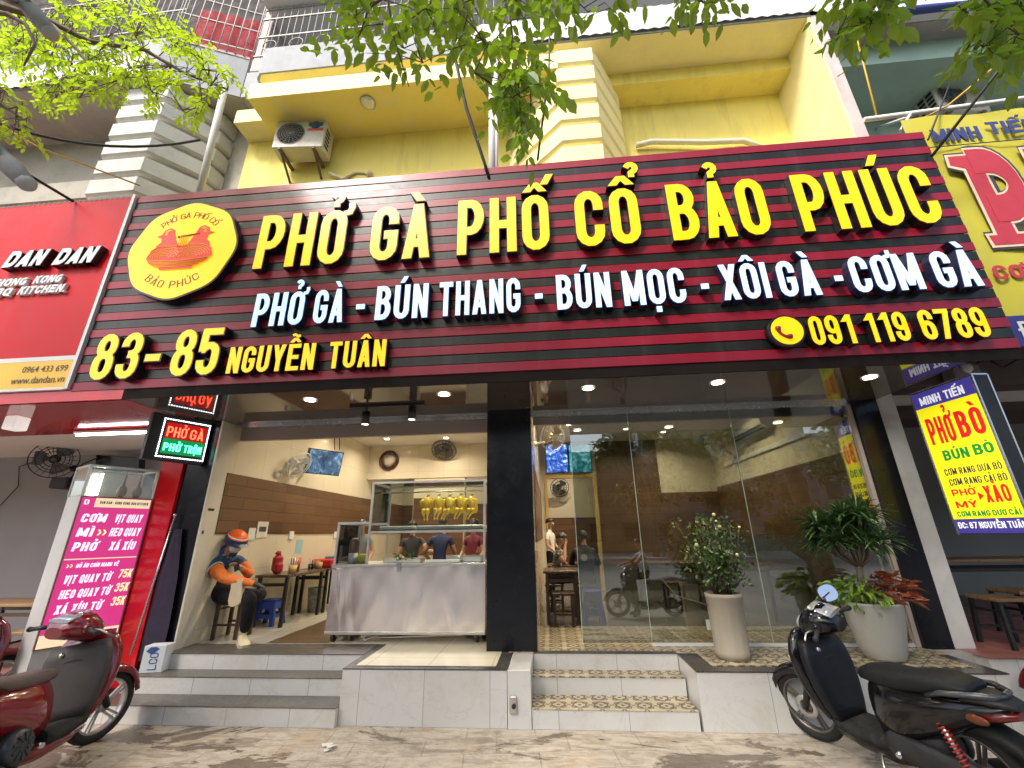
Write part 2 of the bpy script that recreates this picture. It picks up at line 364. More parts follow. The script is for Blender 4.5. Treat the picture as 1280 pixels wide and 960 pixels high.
def _strip(st, s, g, t):
    """one stroke -> two edge lines, grown by g"""
    if st[0] == 'p':
        _, x0, y0, x1, y1, w = st; w2 = w / 2 * math.hypot(x1 - x0, y1 - y0) / abs(y1 - y0) * .93 + g
        if y1 < y0: x0, y0, x1, y1 = x1, y1, x0, y0
        k = (x1 - x0) / (y1 - y0); y0 -= g; y1 += g; xa, xb = x0 - k * g, x1 + k * g
        return [(xa + w2, y0), (xb + w2, y1)], [(xa - w2, y0), (xb - w2, y1)], False
    w = (s * .62 if st[0] == 'h' else s) / 2 + g; pts = []
    for q in st[1]:
        if not pts or math.hypot(q[0] - pts[-1][0], q[1] - pts[-1][1]) > 1e-4: pts.append(q)
    cl = st[2]
    if cl and math.hypot(pts[0][0] - pts[-1][0], pts[0][1] - pts[-1][1]) < 1e-4: pts.pop()
    n = len(pts); a, b = [], []
    for i, q in enumerate(pts):
        d0 = d1 = None
        if cl or i > 0: d0 = (q[0] - pts[i - 1][0], q[1] - pts[i - 1][1])
        if cl or i < n - 1: d1 = (pts[(i + 1) % n][0] - q[0], pts[(i + 1) % n][1] - q[1])
        u0 = d0 and (d0[0] / math.hypot(*d0), d0[1] / math.hypot(*d0)); u1 = d1 and (d1[0] / math.hypot(*d1), d1[1] / math.hypot(*d1))
        u0 = u0 or u1; u1 = u1 or u0
        nx, ny = -(u0[1] + u1[1]), u0[0] + u1[0]; L = math.hypot(nx, ny) or 1; nx, ny = nx / L, ny / L
        k = w / max(0.55, nx * -u0[1] + ny * u0[0]); e = (0, 0)
        if not cl and g and i in (0, n - 1): dd = u1 if i == 0 else u0; sg = -g if i == 0 else g; e = (dd[0] * sg, dd[1] * sg)
        a.append((q[0] + nx * k + e[0], q[1] + ny * k + e[1])); b.append((q[0] - nx * k + e[0], q[1] - ny * k + e[1]))
    return a, b, cl
def _extrude(mb, a, b, cl, f, d0, d1):
    """f(u, v, depth) -> 3D point; a slab between the two edge lines from depth d0 (back) to d1 (front)"""
    n = len(a); vs = [f(*q, d1) for q in a] + [f(*q, d1) for q in b] + [f(*q, d0) for q in a] + [f(*q, d0) for q in b]; fs = []
    for i in range(n if cl else n - 1):
        j = (i + 1) % n
        fs += [(i, j, n + j, n + i), (2 * n + i, 2 * n + j, j, i), (n + i, n + j, 3 * n + j, 3 * n + i)]
    if not cl: fs += [(0, n, 3 * n, 2 * n), (n - 1, 3 * n - 1, 4 * n - 1, 2 * n - 1)]
    mb.add(vs, fs, False)
def layout(text, W=0.42, s=0.145, gap=0.1, space=0.24):
    x = 0; out = []
    for ch in text:
        if ch == ' ': x += space; continue
        d = unicodedata.normalize('NFD', ch) if ch != '\u0110' else ch
        st, w = glyph(d[0], W, s); st = list(st) + accents(d[1:], w, s)
        out.append((ch, x, st)); x += w + gap
    return out, x - gap
def letters(text, org, ux, uz, width, height, dep0, dep1, rim=0.0, shear=0.0, W=0.42, s=0.145, gap=0.1, space=0.24, face=0.006):
    """yields (character, MB) per letter; org = left end of the baseline, ux / uz unit vectors; slot 0 the face, slot 1 the sides"""
    org, ux, uz = Vector(org), Vector(ux), Vector(uz); nn = ux.cross(uz) * 1.0
    lay, tot = layout(text, W, s, gap, space); kx = width / tot; res = []
    for ch, x, st in lay:
        mb = MB()
        def f(u, v, d): v2 = v * height; return org + ux * ((x + u) * kx + shear * v2) + uz * v2 + nn * d
        for i, q in enumerate(st):
            a, b, cl = _strip(q, s, 0, 0); j = i * 0.0004
            if rim:
                mb.mat(0); _extrude(mb, a, b, cl, f, dep1 - 0.001, dep1 + face + j)
                a2, b2, c2 = _strip(q, s, rim, 0); mb.mat(1); _extrude(mb, a2, b2, c2, f, dep0, dep1 + j)
            else: mb.mat(0); _extrude(mb, a, b, cl, f, dep0, dep1 + j)
        res.append((ch, mb))
    return res
def flat_text(mb, text, org, ux, uz, width, height, thick=0.004, slot=0, **k):
    for ch, m in letters(text, org, ux, uz, width, height, 0.0, thick, **k):
        b = len(mb.v); mb.v += m.v; mb.f += [[b + i for i in f] for f in m.f]; mb.m += [slot] * len(m.f); mb.sm += m.sm
def font_text(mb, text, org, ux, uz, height, thick=0.003, slot=0, width=None, bold=0.0):
    """text in Blender's own built-in face, as mesh"""
    cu = bpy.data.curves.new('tmp', 'FONT'); cu.body = text; cu.size = 1; cu.offset = bold; cu.resolution_u = 3
    o = bpy.data.objects.new('tmp', cu); COL.objects.link(o); dg = bpy.context.evaluated_depsgraph_get(); me = bpy.data.meshes.new_from_object(o.evaluated_get(dg))
    org, ux, uz = Vector(org), Vector(ux), Vector(uz); nn = ux.cross(uz)
    if len(me.vertices):
        x0 = min(v.co.x for v in me.vertices); x1 = max(v.co.x for v in me.vertices); k = height / 0.7; kx = width / (x1 - x0) if width else k
        b = len(mb.v); mb.v += [tuple(org + ux * ((v.co.x - x0) * kx) + uz * (v.co.y * k) + nn * thick) for v in me.vertices]
        for p in me.polygons: mb.f.append([b + i for i in p.vertices]); mb.m.append(slot); mb.sm.append(False)
    bpy.data.objects.remove(o); bpy.data.curves.remove(cu); bpy.data.meshes.remove(me)
# ------------------------------------------------------------------ materials of the place
def mk_pavement():
    t = NT('pavement_stone'); v = t.co('xy0', rot=(0, 0, R(-7)), geo=True); g = t.co(geo=True)
    b = t.n('TexBrick'); t.l(v, b.inputs['Vector']); b.offset = 0.43; b.inputs['Scale'].default_value = 1; b.inputs['Brick Width'].default_value = 0.58; b.inputs['Row Height'].default_value = 0.27; b.inputs['Mortar Size'].default_value = 0.006; b.inputs['Mortar Smooth'].default_value = 0.35
    b.inputs['Color1'].default_value = (.24, .20, .155, 1); b.inputs['Color2'].default_value = (.34, .295, .235, 1); b.inputs['Mortar'].default_value = (.19, .15, .105, 1)
    n = t.noise(t.co('xyz', scale=(1, 3.0, 1), rot=(0, 0, R(26)), geo=True), 3.4, 10, 0.72, 0.9); n2 = t.noise(g, 11, 8, 0.75); n3 = t.noise(t.co('xyz', scale=(0.8, 2.0, 1), rot=(0, 0, R(14)), geo=True), 1.25, 9, 0.66, 0.7)
    c = t.mix(t.ramp(n, [(0.38, 0.0), (0.56, 0.9)]), b.outputs['Color'], (.50, .45, .375))
    c = t.mix(t.math('MULTIPLY', b.outputs['Fac'], .30), c, (.13, .095, .065))
    c = t.mix(t.ramp(n2, [(0.48, 0.0), (0.72, 0.55)]), c, (.20, .145, .095))
    wet = t.ramp(n3, [(0.525, 0.0), (0.55, 1.0)])
    c = t.mix(t.math('MULTIPLY', wet, 0.75), c, (.085, .056, .036))
    c = t.mix(t.ramp(t.noise(g, 2.0, 6), [(0.55, 0.0), (0.70, 0.45)]), c, (.42, .29, .18))
    sp = t.ramp(t.noise(g, 46, 3, .6), [(.66, 0.0), (.70, .7)]); c = t.mix(sp, c, (.07, .05, .035))
    t.set(Base_Color=c, Roughness=t.ramp(wet, [(0, .72), (1, .26)])); t.bump(t.math('ADD', t.math('ADD', n2, n), t.math('MULTIPLY', b.outputs['Fac'], -0.9)), 0.45, 0.008); return t.m
def mk_cement_tile():
    t = NT('scrolled_cement_tile'); v = t.co('xy0', geo=True); sp = t.n('SeparateXYZ'); t.l(v, sp.inputs[0]); P = 0.19
    def fr(a): return t.math('SUBTRACT', t.math('PINGPONG', a, P / 2), 0.0)
    u, w = fr(sp.outputs[0]), fr(sp.outputs[1])
    du = t.math('SUBTRACT', u, P / 4); dw = t.math('SUBTRACT', w, P / 4)
    rr = t.math('SQRT', t.math('ADD', t.math('MULTIPLY', u, u), t.math('MULTIPLY', w, w)))
    r2 = t.math('SQRT', t.math('ADD', t.math('MULTIPLY', du, du), t.math('MULTIPLY', dw, dw)))
    ring = t.math('LESS_THAN', t.math('ABSOLUTE', t.math('SUBTRACT', rr, 0.058)), 0.008)
    scr = t.math('LESS_THAN', t.math('ABSOLUTE', t.math('SUBTRACT', r2, 0.021)), 0.006)
    dia = t.math('LESS_THAN', t.math('ABSOLUTE', t.math('SUBTRACT', t.math('ADD', u, w), 0.095)), 0.006)
    pet = t.math('LESS_THAN', rr, 0.018)
    f = t.math('MAXIMUM', t.math('MAXIMUM', ring, scr), t.math('MAXIMUM', dia, pet))
    g = t.co(geo=True); base = t.ramp(t.noise(g, 5, 6, .65), [(.3, (.40, .34, .22)), (.7, (.54, .47, .32))])
    t.set(Base_Color=t.mix(t.math('MULTIPLY', f, .93), base, (.045, .032, .022)), Roughness=.35); return t.m
def mk_steel():
    t = NT('wavy_stainless_sheet'); g = t.co(scale=(1.7, 1, .34), geo=True); n = t.noise(g, 2.2, 2, .4, .9)
    t.set(Base_Color=(.84, .79, .78), Metallic=.92, Roughness=.25); t.bump(n, .36, .06); return t.m
M.update(
    pave=mk_pavement(), cement=mk_cement_tile(), steel_wavy=mk_steel(),
    road=paint('dusty_asphalt', (.16, .155, .15), .85, .2, 6, bump=.3), kerb=paint('kerb_concrete', (.42, .41, .39), .8, .15, 4, dirt=(.2, .18, .15), dirt_amt=.5),
    marble=tiles('white_marble_tile', 'xz0', (.60, .60, .58), .605, .62, (.30, .29, .27), .003, .14, vein=(.40, .40, .40), dirt=(.50, .46, .38)),
    marble_top=tiles('cream_floor_tile', 'xy0', (.70, .66, .52), .60, .60, (.4, .36, .28), .003, .16),
    floor=tiles('cream_gloss_floor', 'xy0', (.56, .53, .46), .60, .60, (.3, .27, .22), .003, .12), floor_grey=tiles('grey_gloss_floor', 'xy0', (.17, .17, .17), .80, .80, (.2, .2, .2), .003, .09),
    granite=paint('dark_granite', (.055, .05, .048), .28, .5, 40, dirt=(.14, .13, .12), dirt_amt=.6), tread=paint('grey_granite_tread', (.085, .078, .070), .34, .5, 30, dirt=(.19, .175, .155), dirt_amt=.6),
    black_panel=paint('black_composite_panel', (.006, .007, .011), .25, .2, 2, spec=.35), jamb=paint('cream_jamb', (.60, .57, .50), .35, .05, 3),
    walltile=tiles('cream_wall_tile', 'yz0', (.68, .62, .49), .60, .60, (.50, .45, .35), .003, .12), walltile_x=tiles('cream_wall_tile_back', 'xz0', (.68, .62, .49), .60, .60, (.50, .45, .35), .003, .12),
    ceil=paint('white_ceiling', (.70, .68, .63), .75, .03, 2), wood=planks('wood_plank_wall', 'yz0', (.20, .11, .058), (.115, .06, .032), .95, .152), wood_x=planks('wood_plank_back', 'xz0', (.20, .11, .058), (.115, .06, .032), .95, .152),
    mat_wood=planks('brown_mat', 'xy0', (.15, .095, .055), (.11, .07, .04), 1.2, .12),
    yellow=paint('yellow_wall_paint', (.88, .76, .21), .75, .05, 1.4, dirt=(.62, .50, .16), dirt_amt=.6, streak=True),
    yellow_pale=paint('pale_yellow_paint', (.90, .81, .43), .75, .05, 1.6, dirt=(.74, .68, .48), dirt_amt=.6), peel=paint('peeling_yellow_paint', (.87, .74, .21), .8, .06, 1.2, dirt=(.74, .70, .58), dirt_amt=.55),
    white=paint('weathered_white_paint', (.37, .385, .41), .8, .1, 2, dirt=(.28, .29, .31), dirt_amt=.75, streak=True), greywall=paint('grey_plaster', (.40, .38, .32), .85, .12, 1.5, dirt=(.22, .20, .16), dirt_amt=.6),
    offwhite=paint('dirty_white_plaster', (.58, .575, .54), .8, .08, 2.5, dirt=(.42, .40, .36), dirt_amt=.65), teal=paint('pale_teal_paint', (.34, .48, .42), .8, .1, 2, dirt=(.25, .30, .26), dirt_amt=.5),
    greyslab=paint('stained_grey_slab', (.36, .345, .33), .85, .15, 1.5, dirt=(.20, .18, .17), dirt_amt=.6), pinkwall=paint('pinkish_party_wall', (.58, .48, .47), .85, .15, 3, dirt=(.42, .28, .27), dirt_amt=.6),
    maroon=paint('maroon_slat', (.27, .009, .028), .33, .16, 1.2, dirt=(.36, .05, .09), dirt_amt=.35, streak=True, spec=.35), slat_black=paint('black_slat', (.012, .013, .010), .34, .3, 2, dirt=(.075, .075, .072), dirt_amt=.4, streak=True, spec=.35),
    soffit=paint('mirror_dark_soffit', (.075, .062, .054), .045, .1, 1, spec=1.0), red_soffit=paint('gloss_red_soffit', (.42, .010, .014), .10, .12, 1, spec=.5), red_panel=paint('red_gloss_panel', (.62, .010, .016), .16, .08, 1.2),
    red_sign=paint('red_sign_sheet', (.56, .006, .011), .42, .07, 1.5, dirt=(.60, .03, .035), dirt_amt=.3, streak=True, spec=.18), alu=paint('white_aluminium', (.68, .68, .69), .35, .05, 4), trim=paint('silver_trim', (.62, .62, .62), .25, .08, 4, .85),
    letter_y=glow('yellow_letter_face', (1.0, .52, .0), .46, (.90, .50, .002)), letter_w=glow('white_letter_face', (.38, .68, 1.0), .55, (.58, .70, .84)), rim=paint('black_letter_side', (.014, .012, .014), .3, .2, 4), rim_blue=paint('navy_letter_side', (.022, .024, .065), .3, .2, 4),
    lamp=glow('lamp_diffuser', (1.0, .86, .62), 14), lamp_cool=glow('cool_lamp_diffuser', (.92, .96, 1.0), 14), dark=paint('matt_black', (.012, .012, .013), .5, .2, 8), black_gloss=paint('black_gloss', (.012, .012, .014), .12, .1, 3),
    white_pl=paint('white_plastic', (.74, .74, .72), .35, .04, 5), cream_pl=paint('cream_plastic', (.62, .58, .47), .4, .05, 5), glass=pane('clear_glass'), glass_front=pane('shop_front_glass', (.70, .73, .68), 4.4, 1.55), steel=paint('stainless', (.64, .64, .62), .36, .1, 4, 1.0),
    chrome=paint('chrome', (.75, .75, .76), .08, .04, 4, 1.0), redfloor=tiles('red_floor_tile', 'xy0', (.26, .10, .08), .3, .3, (.14, .07, .06), .006, .4), tabletop=planks('wooden_table_top', 'xy0', (.36, .21, .10), (.28, .16, .075), .9, .11, .35), wood_dark=paint('dark_stained_wood', (.055, .030, .020), .4, .3, 6),
    table_dark=paint('dark_brown_table_top', (.085, .052, .036), .28, .2, 5), cable=paint('black_cable', (.012, .012, .012), .5, .1, 5), ycable=paint('yellow_cable', (.55, .34, .03), .5, .1, 5),
)
NUL = (0, 0, 0)
def one(mb, name, mats, label, cat, group=None, **k): return tag(mb.build(name, mats, **k), label, cat, group)

# ------------------------------------------------------------------ ground
Z0 = 0.45                                           # shop floor
KY = 2.0                                            # kerb between road and pavement
tag(MB().quad((-200, -200, -.16), (200, -200, -.16), (200, 200, -.16), (-200, 200, -.16)).build('ground', M['kerb']), kind='structure')
tag(MB().quad((-90, -19.0, -.135), (90, -19.0, -.135), (90, KY - .16, -.135), (-90, KY - .16, -.135)).build('road', M['road']), kind='structure')
tag(MB().box(-60, 60, KY, 5.4, -.15, 0.0).build('pavement', M['pave']), kind='structure')
tag(MB().bbox(-60, 60, KY - .16, KY - .003, -.15, .004, .02).build('kerb', M['kerb']), kind='structure')
tag(MB().bbox(-90, 90, -19.2, -19.0, -.15, .03, .02).box(-90, 90, -32, -19.2, -.15, .02).build('far_pavement', M['kerb']), kind='structure')

# ------------------------------------------------------------------ the yellow shop building
B = empty('shop_building', (0, 7, 0), 0, 'yellow two bay shop house with banded pilaster above the striped restaurant sign', 'building')
XL, XR, PX0, PX1, YB = -4.21, 3.74, -.725, -.19, 5.05
MB().box(XL - .2, XR + .3, 5.07, 12.5, -.1, Z0 - .006).build('foundation', M['kerb'], B)
MB().quad((XL, 5.35, Z0), (PX0, 5.35, Z0), (PX0, 12.4, Z0), (XL, 12.4, Z0)).build('floor', M['floor'], B, label='cream tiled floor of the open dining room')
MB().quad((PX1 - .3, 5.02, Z0 - .002), (XR, 5.02, Z0 - .002), (XR, 6.35, Z0 - .002), (PX1 - .3, 6.35, Z0 - .002)).build('floor', M['cement'], B, label='patterned cement tile floor behind the shop window')
MB().quad((PX1 - .3, 6.35, Z0 - .001), (XR, 6.35, Z0 - .001), (XR, 12.4, Z0 - .001), (PX1 - .3, 6.35 + 6.05, Z0 - .001)).build('floor', M['floor_grey'], B, label='grey polished floor of the glazed room')
CZ = 3.62
MB().box(XL, PX0, 5.36, 12.4, CZ, CZ + .1).box(PX1 + .002, XR, 5.36, 12.4, CZ, CZ + .1).build('ceiling', M['ceil'], B)
# side walls: cream tile above and below a band of wood planks
def side_wall(x0, x1, xf, y0, y1, z_lo, z_hi, lab):
    w = MB().box(x0, x1, y0, y1, -.1, 4.2).build('wall', M['walltile'], B, label=lab)
    s = 1 if xf > x0 else -1
    MB().box(min(xf, xf + s * .012), max(xf, xf + s * .012), y0 + .25, y1 - .002, z_lo, z_hi).build('wood_panel', M['wood'], w)
side_wall(XL - .36, XL, XL, YB, 12.5, 1.66, 2.42, 'cream tiled side wall of the open dining room')
side_wall(XR, XR + .2, XR, 5.32, 12.5, 1.5, 2.51, 'cream tiled side wall of the glazed room')
pw = MB().box(PX1 - .12, PX1, 5.3, 9.98, Z0, 4.2).build('wall', M['walltile'], B, label='cream partition wall between the two dining rooms'); MB().box(PX0 - .0, PX0 + .1, 5.3, 9.6, Z0, 4.2).build('wall', M['walltile'], B)
MB().box(PX1, PX1 + .012, 5.6, 9.9, 1.5, 2.45).build('wood_panel', M['wood'], pw)
# back walls
wb = MB().box(XL, PX0, 9.7, 9.86, 2.85, CZ).build('header_beam', M['walltile_x'], B); MB().box(XL, PX0, 12.3, 12.45, Z0, CZ).build('wall', M['walltile_x'], B, label='cream back wall of the open dining room')
MB().box(XL + .02, PX0, 12.28, 12.299, .9, 2.42).build('wood_panel', M['wood_x'], wb)
MB().box(-3.08, -1.9, 9.72, 9.9, Z0, 2.849).build('kitchen_partition', M['walltile_x'], B)
MB().box(-3.06, -1.92, 9.69, 9.718, 1.2, 2.40).build('wood_panel', M['wood_x'], wb)
MB().box(-1.35, PX0, 9.8, 9.95, Z0, 2.35).build('kitchen_partition', M['wood_x'], B)
wr = MB().box(PX1, -.06, 10.0, 10.15, Z0, CZ).box(-.06, 1.04, 10.0, 10.15, 2.80, CZ).box(1.04, XR, 10.0, 10.15, Z0, CZ).build('wall', M['walltile_x'], B, label='cream back wall of the glazed room'); MB().box(PX1, XR, 12.3, 12.45, Z0, CZ).build('wall', M['walltile_x'], B)
MB().box(1.10, XR - .014, 9.975, 9.998, .95, 2.42).box(1.10, 2.5, 9.975, 9.998, 2.424, CZ - .003).build('wood_panel', M['wood_x'], wr); MB().box(PX1 + .02, XR - .02, 12.27, 12.298, Z0, 2.0).build('wood_panel', M['wood_x'], wr)
dado = tiles('dark_grey_dado', 'yz0', (.085, .08, .07), .6, .6, (.05, .05, .045), .003, .2)
MB().box(XR - .010, XR - .001, 5.6, 9.97, Z0, 1.498).build('dado', dado, B); MB().box(1.10, XR - .014, 9.98, 9.997, Z0, .948).build('dado', dado, B)
MB().box(-.09, -.03, 9.95, 9.998, Z0, 2.86).box(1.01, 1.07, 9.95, 9.998, Z0, 2.86).box(-.03, 1.01, 9.95, 9.998, 2.80, 2.86).build('door_frame', plain('varnished_door_trim', (.62, .42, .13), .3), B)
# columns in black composite panel
MB().bbox(PX0, PX1, YB, 5.3, -.05, 4.0, .004).build('column', M['black_panel'], B, label='black clad column between the two shop fronts')
MB().bbox(3.70, 3.975, 5.225, 5.5, -.05, 4.0, .004).build('column', M['black_panel'], B, label='black clad column at the glazed end of the shop')
MB().bbox(-4.585, XL - .012, 5.035, 5.06, -.05, 4.0, .003).build('column', M['black_panel'], B, label='black clad pier beside the red panel')
MB().box(XL - .011, XL + .012, 5.036, 5.27, Z0, 3.055).build('jamb', M['jamb'], B)
# upper storey
UP = 4.6
MB().box(-5.25, .0, 5.46, 5.6, 3.7, 9.0).build('wall', M['yellow'], B, label='yellow wall behind the outdoor air conditioner')
MB().box(-4.65, .42, UP, 5.458, 8.40, 8.72).build('balcony_slab', M['peel'], B, label='yellow slab with peeling paint above the air conditioner')
MB().box(-4.655, .42, UP - .012, UP - .001, 8.395, 8.725).build('fascia', M['yellow_pale'], B)
MB().box(-5.25, -4.652, 5.05, 5.458, 8.50, 8.80).build('balcony_slab', M['yellow_pale'], B)
MB().box(-4.6, .45, 5.0, 5.2, 8.722, 9.0).build('wall', M['yellow'], B, label='shallow yellow recess below the white parapet')
for x in (-3.35, -2.83, -.95): MB().box(x - .045, x + .045, 4.75, 4.99, 8.722, 8.998).build('post', M['yellow_pale'], B)
MB().box(1.2, 4.26, 5.62, 5.8, 3.7, 9.1).build('wall', M['yellow'], B, label='yellow back wall of the loggia')
MB().box(1.0, 4.26, 5.19, 5.618, 8.72, 9.12).box(1.0, 4.26, 4.72, 5.8, 9.12, 9.25).build('beam', M['yellow'], B)
MB().box(4.258, 4.30, UP + .01, 5.8, 3.7, 9.1).build('wall', M['yellow_pale'], B, label='yellow return wall of the loggia, painted paler for sunlight')  # paler yellow holds the sunlight falling on this side
MB().box(4.301, 4.45, UP, 5.9, 3.7, 9.1).build('party_wall', M['pinkwall'], B)
sl_ = MB().prism([(-5.16, 4.96), (-4.75, 4.96), (-4.66, 4.68), (-4.56, UP), (4.46, UP), (4.46, 6.2), (-5.16, 6.2)], 9.0, 9.62, 'z').build('parapet', M['white'], B, label='streaked white parapet over the yellow storey')
MB().prism([(-4.7, 4.97), (-4.62, 4.70), (-4.54, UP + .02), (4.44, UP + .02), (4.44, 5.9), (-4.7, 5.9)], 8.985, 8.999, 'z').build('soffit', M['yellow_pale'], sl_)
mb = MB()                                           # corrugated sheet along the parapet's top
mb.add([(x, UP - .03 - .02 * (i % 2), z) for z in (9.03, 9.55) for i, x in enumerate([-1.2 + .09 * j for j in range(64)])], [(i, i + 1, 65 + i, 64 + i) for i in range(63)], True)
mb.build('corrugated_sheet', M['alu'], sl_)
def pilaster(pts, inset, z0, z1, mats, name, label, parent, n0=0.31, per=0.402):
    mb = MB(); core = [(x + (inset if i < len(pts) / 2 else -inset) * .7, y + inset) for i, (x, y) in enumerate(pts)]
    mb.mat(0).prism(core, z0, z1, 'z'); z = z1 - .03
    while z > z0:
        a, b = z - n0, z; k = .035
        lo = [(x, y, a + k) for x, y in pts]; hi = [(x, y, b) for x, y in pts]; bot = [(x + (k if i < len(pts) / 2 else -k) * .6, y + k, a) for i, (x, y) in enumerate(pts)]
        mb.mat(1).loft([bot, lo, hi], True, False); z -= per
    return mb.build(name, mats, parent, label=label)
pilaster([(-.42, 5.44), (-.33, 5.30), (.41, UP), (.97, UP), (1.5, 5.40), (1.52, 5.60)], .10, 5.6, 8.82, [M['yellow_pale'], M['yellow_pale']], 'pilaster', 'pale yellow pilaster of stacked bands', B)
# loggia lamps
def ceiling_lamp(c, lab):
    t = empty('ceiling_lamp', c, 0, lab, 'lamp', 'round lamps under the yellow slabs')
    MB().lathe([(.11, 0), (.12, -.03), (.10, -.045)], 20, c).build('housing', M['steel'], t); MB().lathe([(.0, -.052), (.085, -.05), (.098, -.044)], 20, c).build('diffuser', M['white_pl'], t)
ceiling_lamp((-2.71, 4.84, 8.40), 'round ceiling lamp on the slab above the outdoor air conditioner')
ceiling_lamp((1.95, 4.97, 9.12), 'round ceiling lamp in the yellow loggia beside the banded pilaster')

MB().box(-4.59, 4.44, 4.012, 4.029, 3.054, 3.162).build('fascia', paint('matt_brown_black', (.016, .012, .011), .7, .2, 3, spec=.1), B, label='black strip added under the striped sign to hide the bright soffit edge')  # added dark strip, covers the soffit edge that mirrors the bright street
# shop front joinery: rails, glass, soffit
SZ = 3.06
MB().box(-4.58, 3.98, 4.03, 5.275, SZ, SZ + .05).build('soffit', M['soffit'], B, label='dark mirror gloss soffit under the striped sign')
MB().box(XL + .01, PX0, 5.28, 5.36, 3.02, 3.075).build('door_rail', M['trim'], B); MB().box(XL + .01, PX0, 5.29, 5.35, 3.08, 4.0).build('transom', M['soffit'], B)
MB().box(PX1, 3.70, 5.277, 5.36, 3.02, 3.075).build('window_rail', M['trim'], B); MB().box(PX1, 3.70, 5.29, 5.35, 3.08, 4.0).build('transom', M['soffit'], B)
MB().box(XL + .03, PX0 - .02, 5.37, 5.43, 2.86, 3.6).build('shutter_box', paint('taupe_shutter_box', (.36, .31, .28), .4, .05, 2), B)
MB().box(PX1 + .02, XR, 5.37, 5.43, 2.93, 3.6).build('shutter_box', paint('grey_shutter_box', (.34, .32, .30), .4, .05, 2), B)
MB().box(3.655, 3.70, 5.275, 5.345, Z0, 3.018).build('window_post', paint('pinkish_post', (.55, .48, .46), .5, .05, 4), B)
gw = empty('shop_window', (1.9, 5.3, Z0), 0, 'tall frameless glass shop front reflecting the street, beside the black column', 'shop window')
xs = [.295, 1.03, 2.275, 3.65]
for a, b in zip(xs, xs[1:]): MB().box(a + .004, b - .004, 5.302, 5.314, Z0 + .03, 3.019).build('glass_pane', M['glass_front'], gw)
for x in xs[:3]: MB().box(x - .003, x + .003, 5.300, 5.316, Z0 + .03, 3.019).build('glass_joint', paint('greenish_glass_edge', (.40, .50, .43), .2, .05, 4), gw)
MB().box(1.03, 3.65, 5.285, 5.33, Z0 + .001, Z0 + .03).build('bottom_channel', M['alu'], gw)
MB().box(1.62, 1.72, 5.296, 5.301, .60, .70).build('sticker', plain('pale_green_sticker', (.50, .62, .50), .5), gw)

# ------------------------------------------------------------------ steps and platforms
RISE, ZS = .15, (.15, .30, .447)
st = empty('entrance_steps', (-2.8, 4.7, 0), 0, 'three white tiled steps with dark granite treads before the open dining room', 'steps')
for i, (y0, y1) in enumerate(((4.40, 4.69), (4.69, 4.93), (4.93, 5.06))):
    MB().box(-4.45 + i * .08, -1.992, y0, 5.07, ZS[i] - .15 - (.05 if i == 0 else 0), ZS[i] - .006).build('riser', M['marble'], st)
    MB().bbox(-4.45 + i * .08, -1.992, y0 - .006, y1 + .002 if i < 2 else 5.345, ZS[i] - .0055, ZS[i] + .002, .001).build('tread', M['tread'], st)
pf = empty('entrance_platform', (-.85, 4.7, 0), 0, 'white marble clad landing with black border below the food cart', 'landing')
MB().box(-1.988, -.452, 4.457, 5.07, -.05, .435).build('body', M['marble'], pf)
MB().box(-1.99, -.45, 4.452, 5.34, .4355, .445).build('border', M['granite'], pf); MB().quad((-1.90, 4.53, .449), (-.56, 4.53, .449), (-.56, 5.34, .449), (-1.90, 5.34, .449)).build('top_tiles', M['marble_top'], pf)
nw = empty('newel_block', (-.33, 4.7, 0), 0, 'narrow white marble block beside the patterned steps, with a drain outlet', 'block')
MB().bbox(-.445, -.235, 4.44, 5.045, -.05, .445, .006).build('body', M['marble'], nw); MB().bbox(-.425, -.365, 4.415, 4.44, .12, .25, .006).build('drain_box', M['steel'], nw); MB().lathe([(.018, 0), (.02, .02)], 12, (-.388, 4.395, .18), 'y').build('drain_outlet', M['dark'], nw)
s2 = empty('entrance_steps', (.5, 4.7, 0), 0, 'three white steps with scrolled pattern treads before the shop window', 'steps')
for i, (y0, y1) in enumerate(((4.455, 4.80), (4.80, 5.02), (5.02, 5.05))):
    xr = 1.19 + i * .01
    MB().box(-.232, xr, y0, 5.07, ZS[i] - .15 - (.05 if i == 0 else 0), ZS[i] - .006).build('riser', M['marble'], s2)
    if i < 2: MB().bbox(-.232, xr, y0 - .006, y1 + .002, ZS[i] - .0055, ZS[i] + .002, .001).build('tread', M['cement'], s2)
    else: MB().bbox(-.232, xr, y0 - .006, 5.10, ZS[i] - .0055, ZS[i] + .002, .001).build('tread', M['granite'], s2)
p2 = empty('window_platform', (2.6, 4.7, 0), 0, 'white marble clad ledge with black border carrying the two plant pots', 'ledge')
MB().box(1.215, 3.72, 4.458, 5.07, -.05, .433).build('body', M['marble'], p2); MB().box(1.212, 3.74, 4.452, 5.24, .434, .444).build('border', M['granite'], p2)
MB().prism([(1.40, 4.60), (3.62, 4.60), (3.62, 5.28), (1.40, 5.28)], .4445, .449, 'z').build('top_tiles', M['cement'], p2)
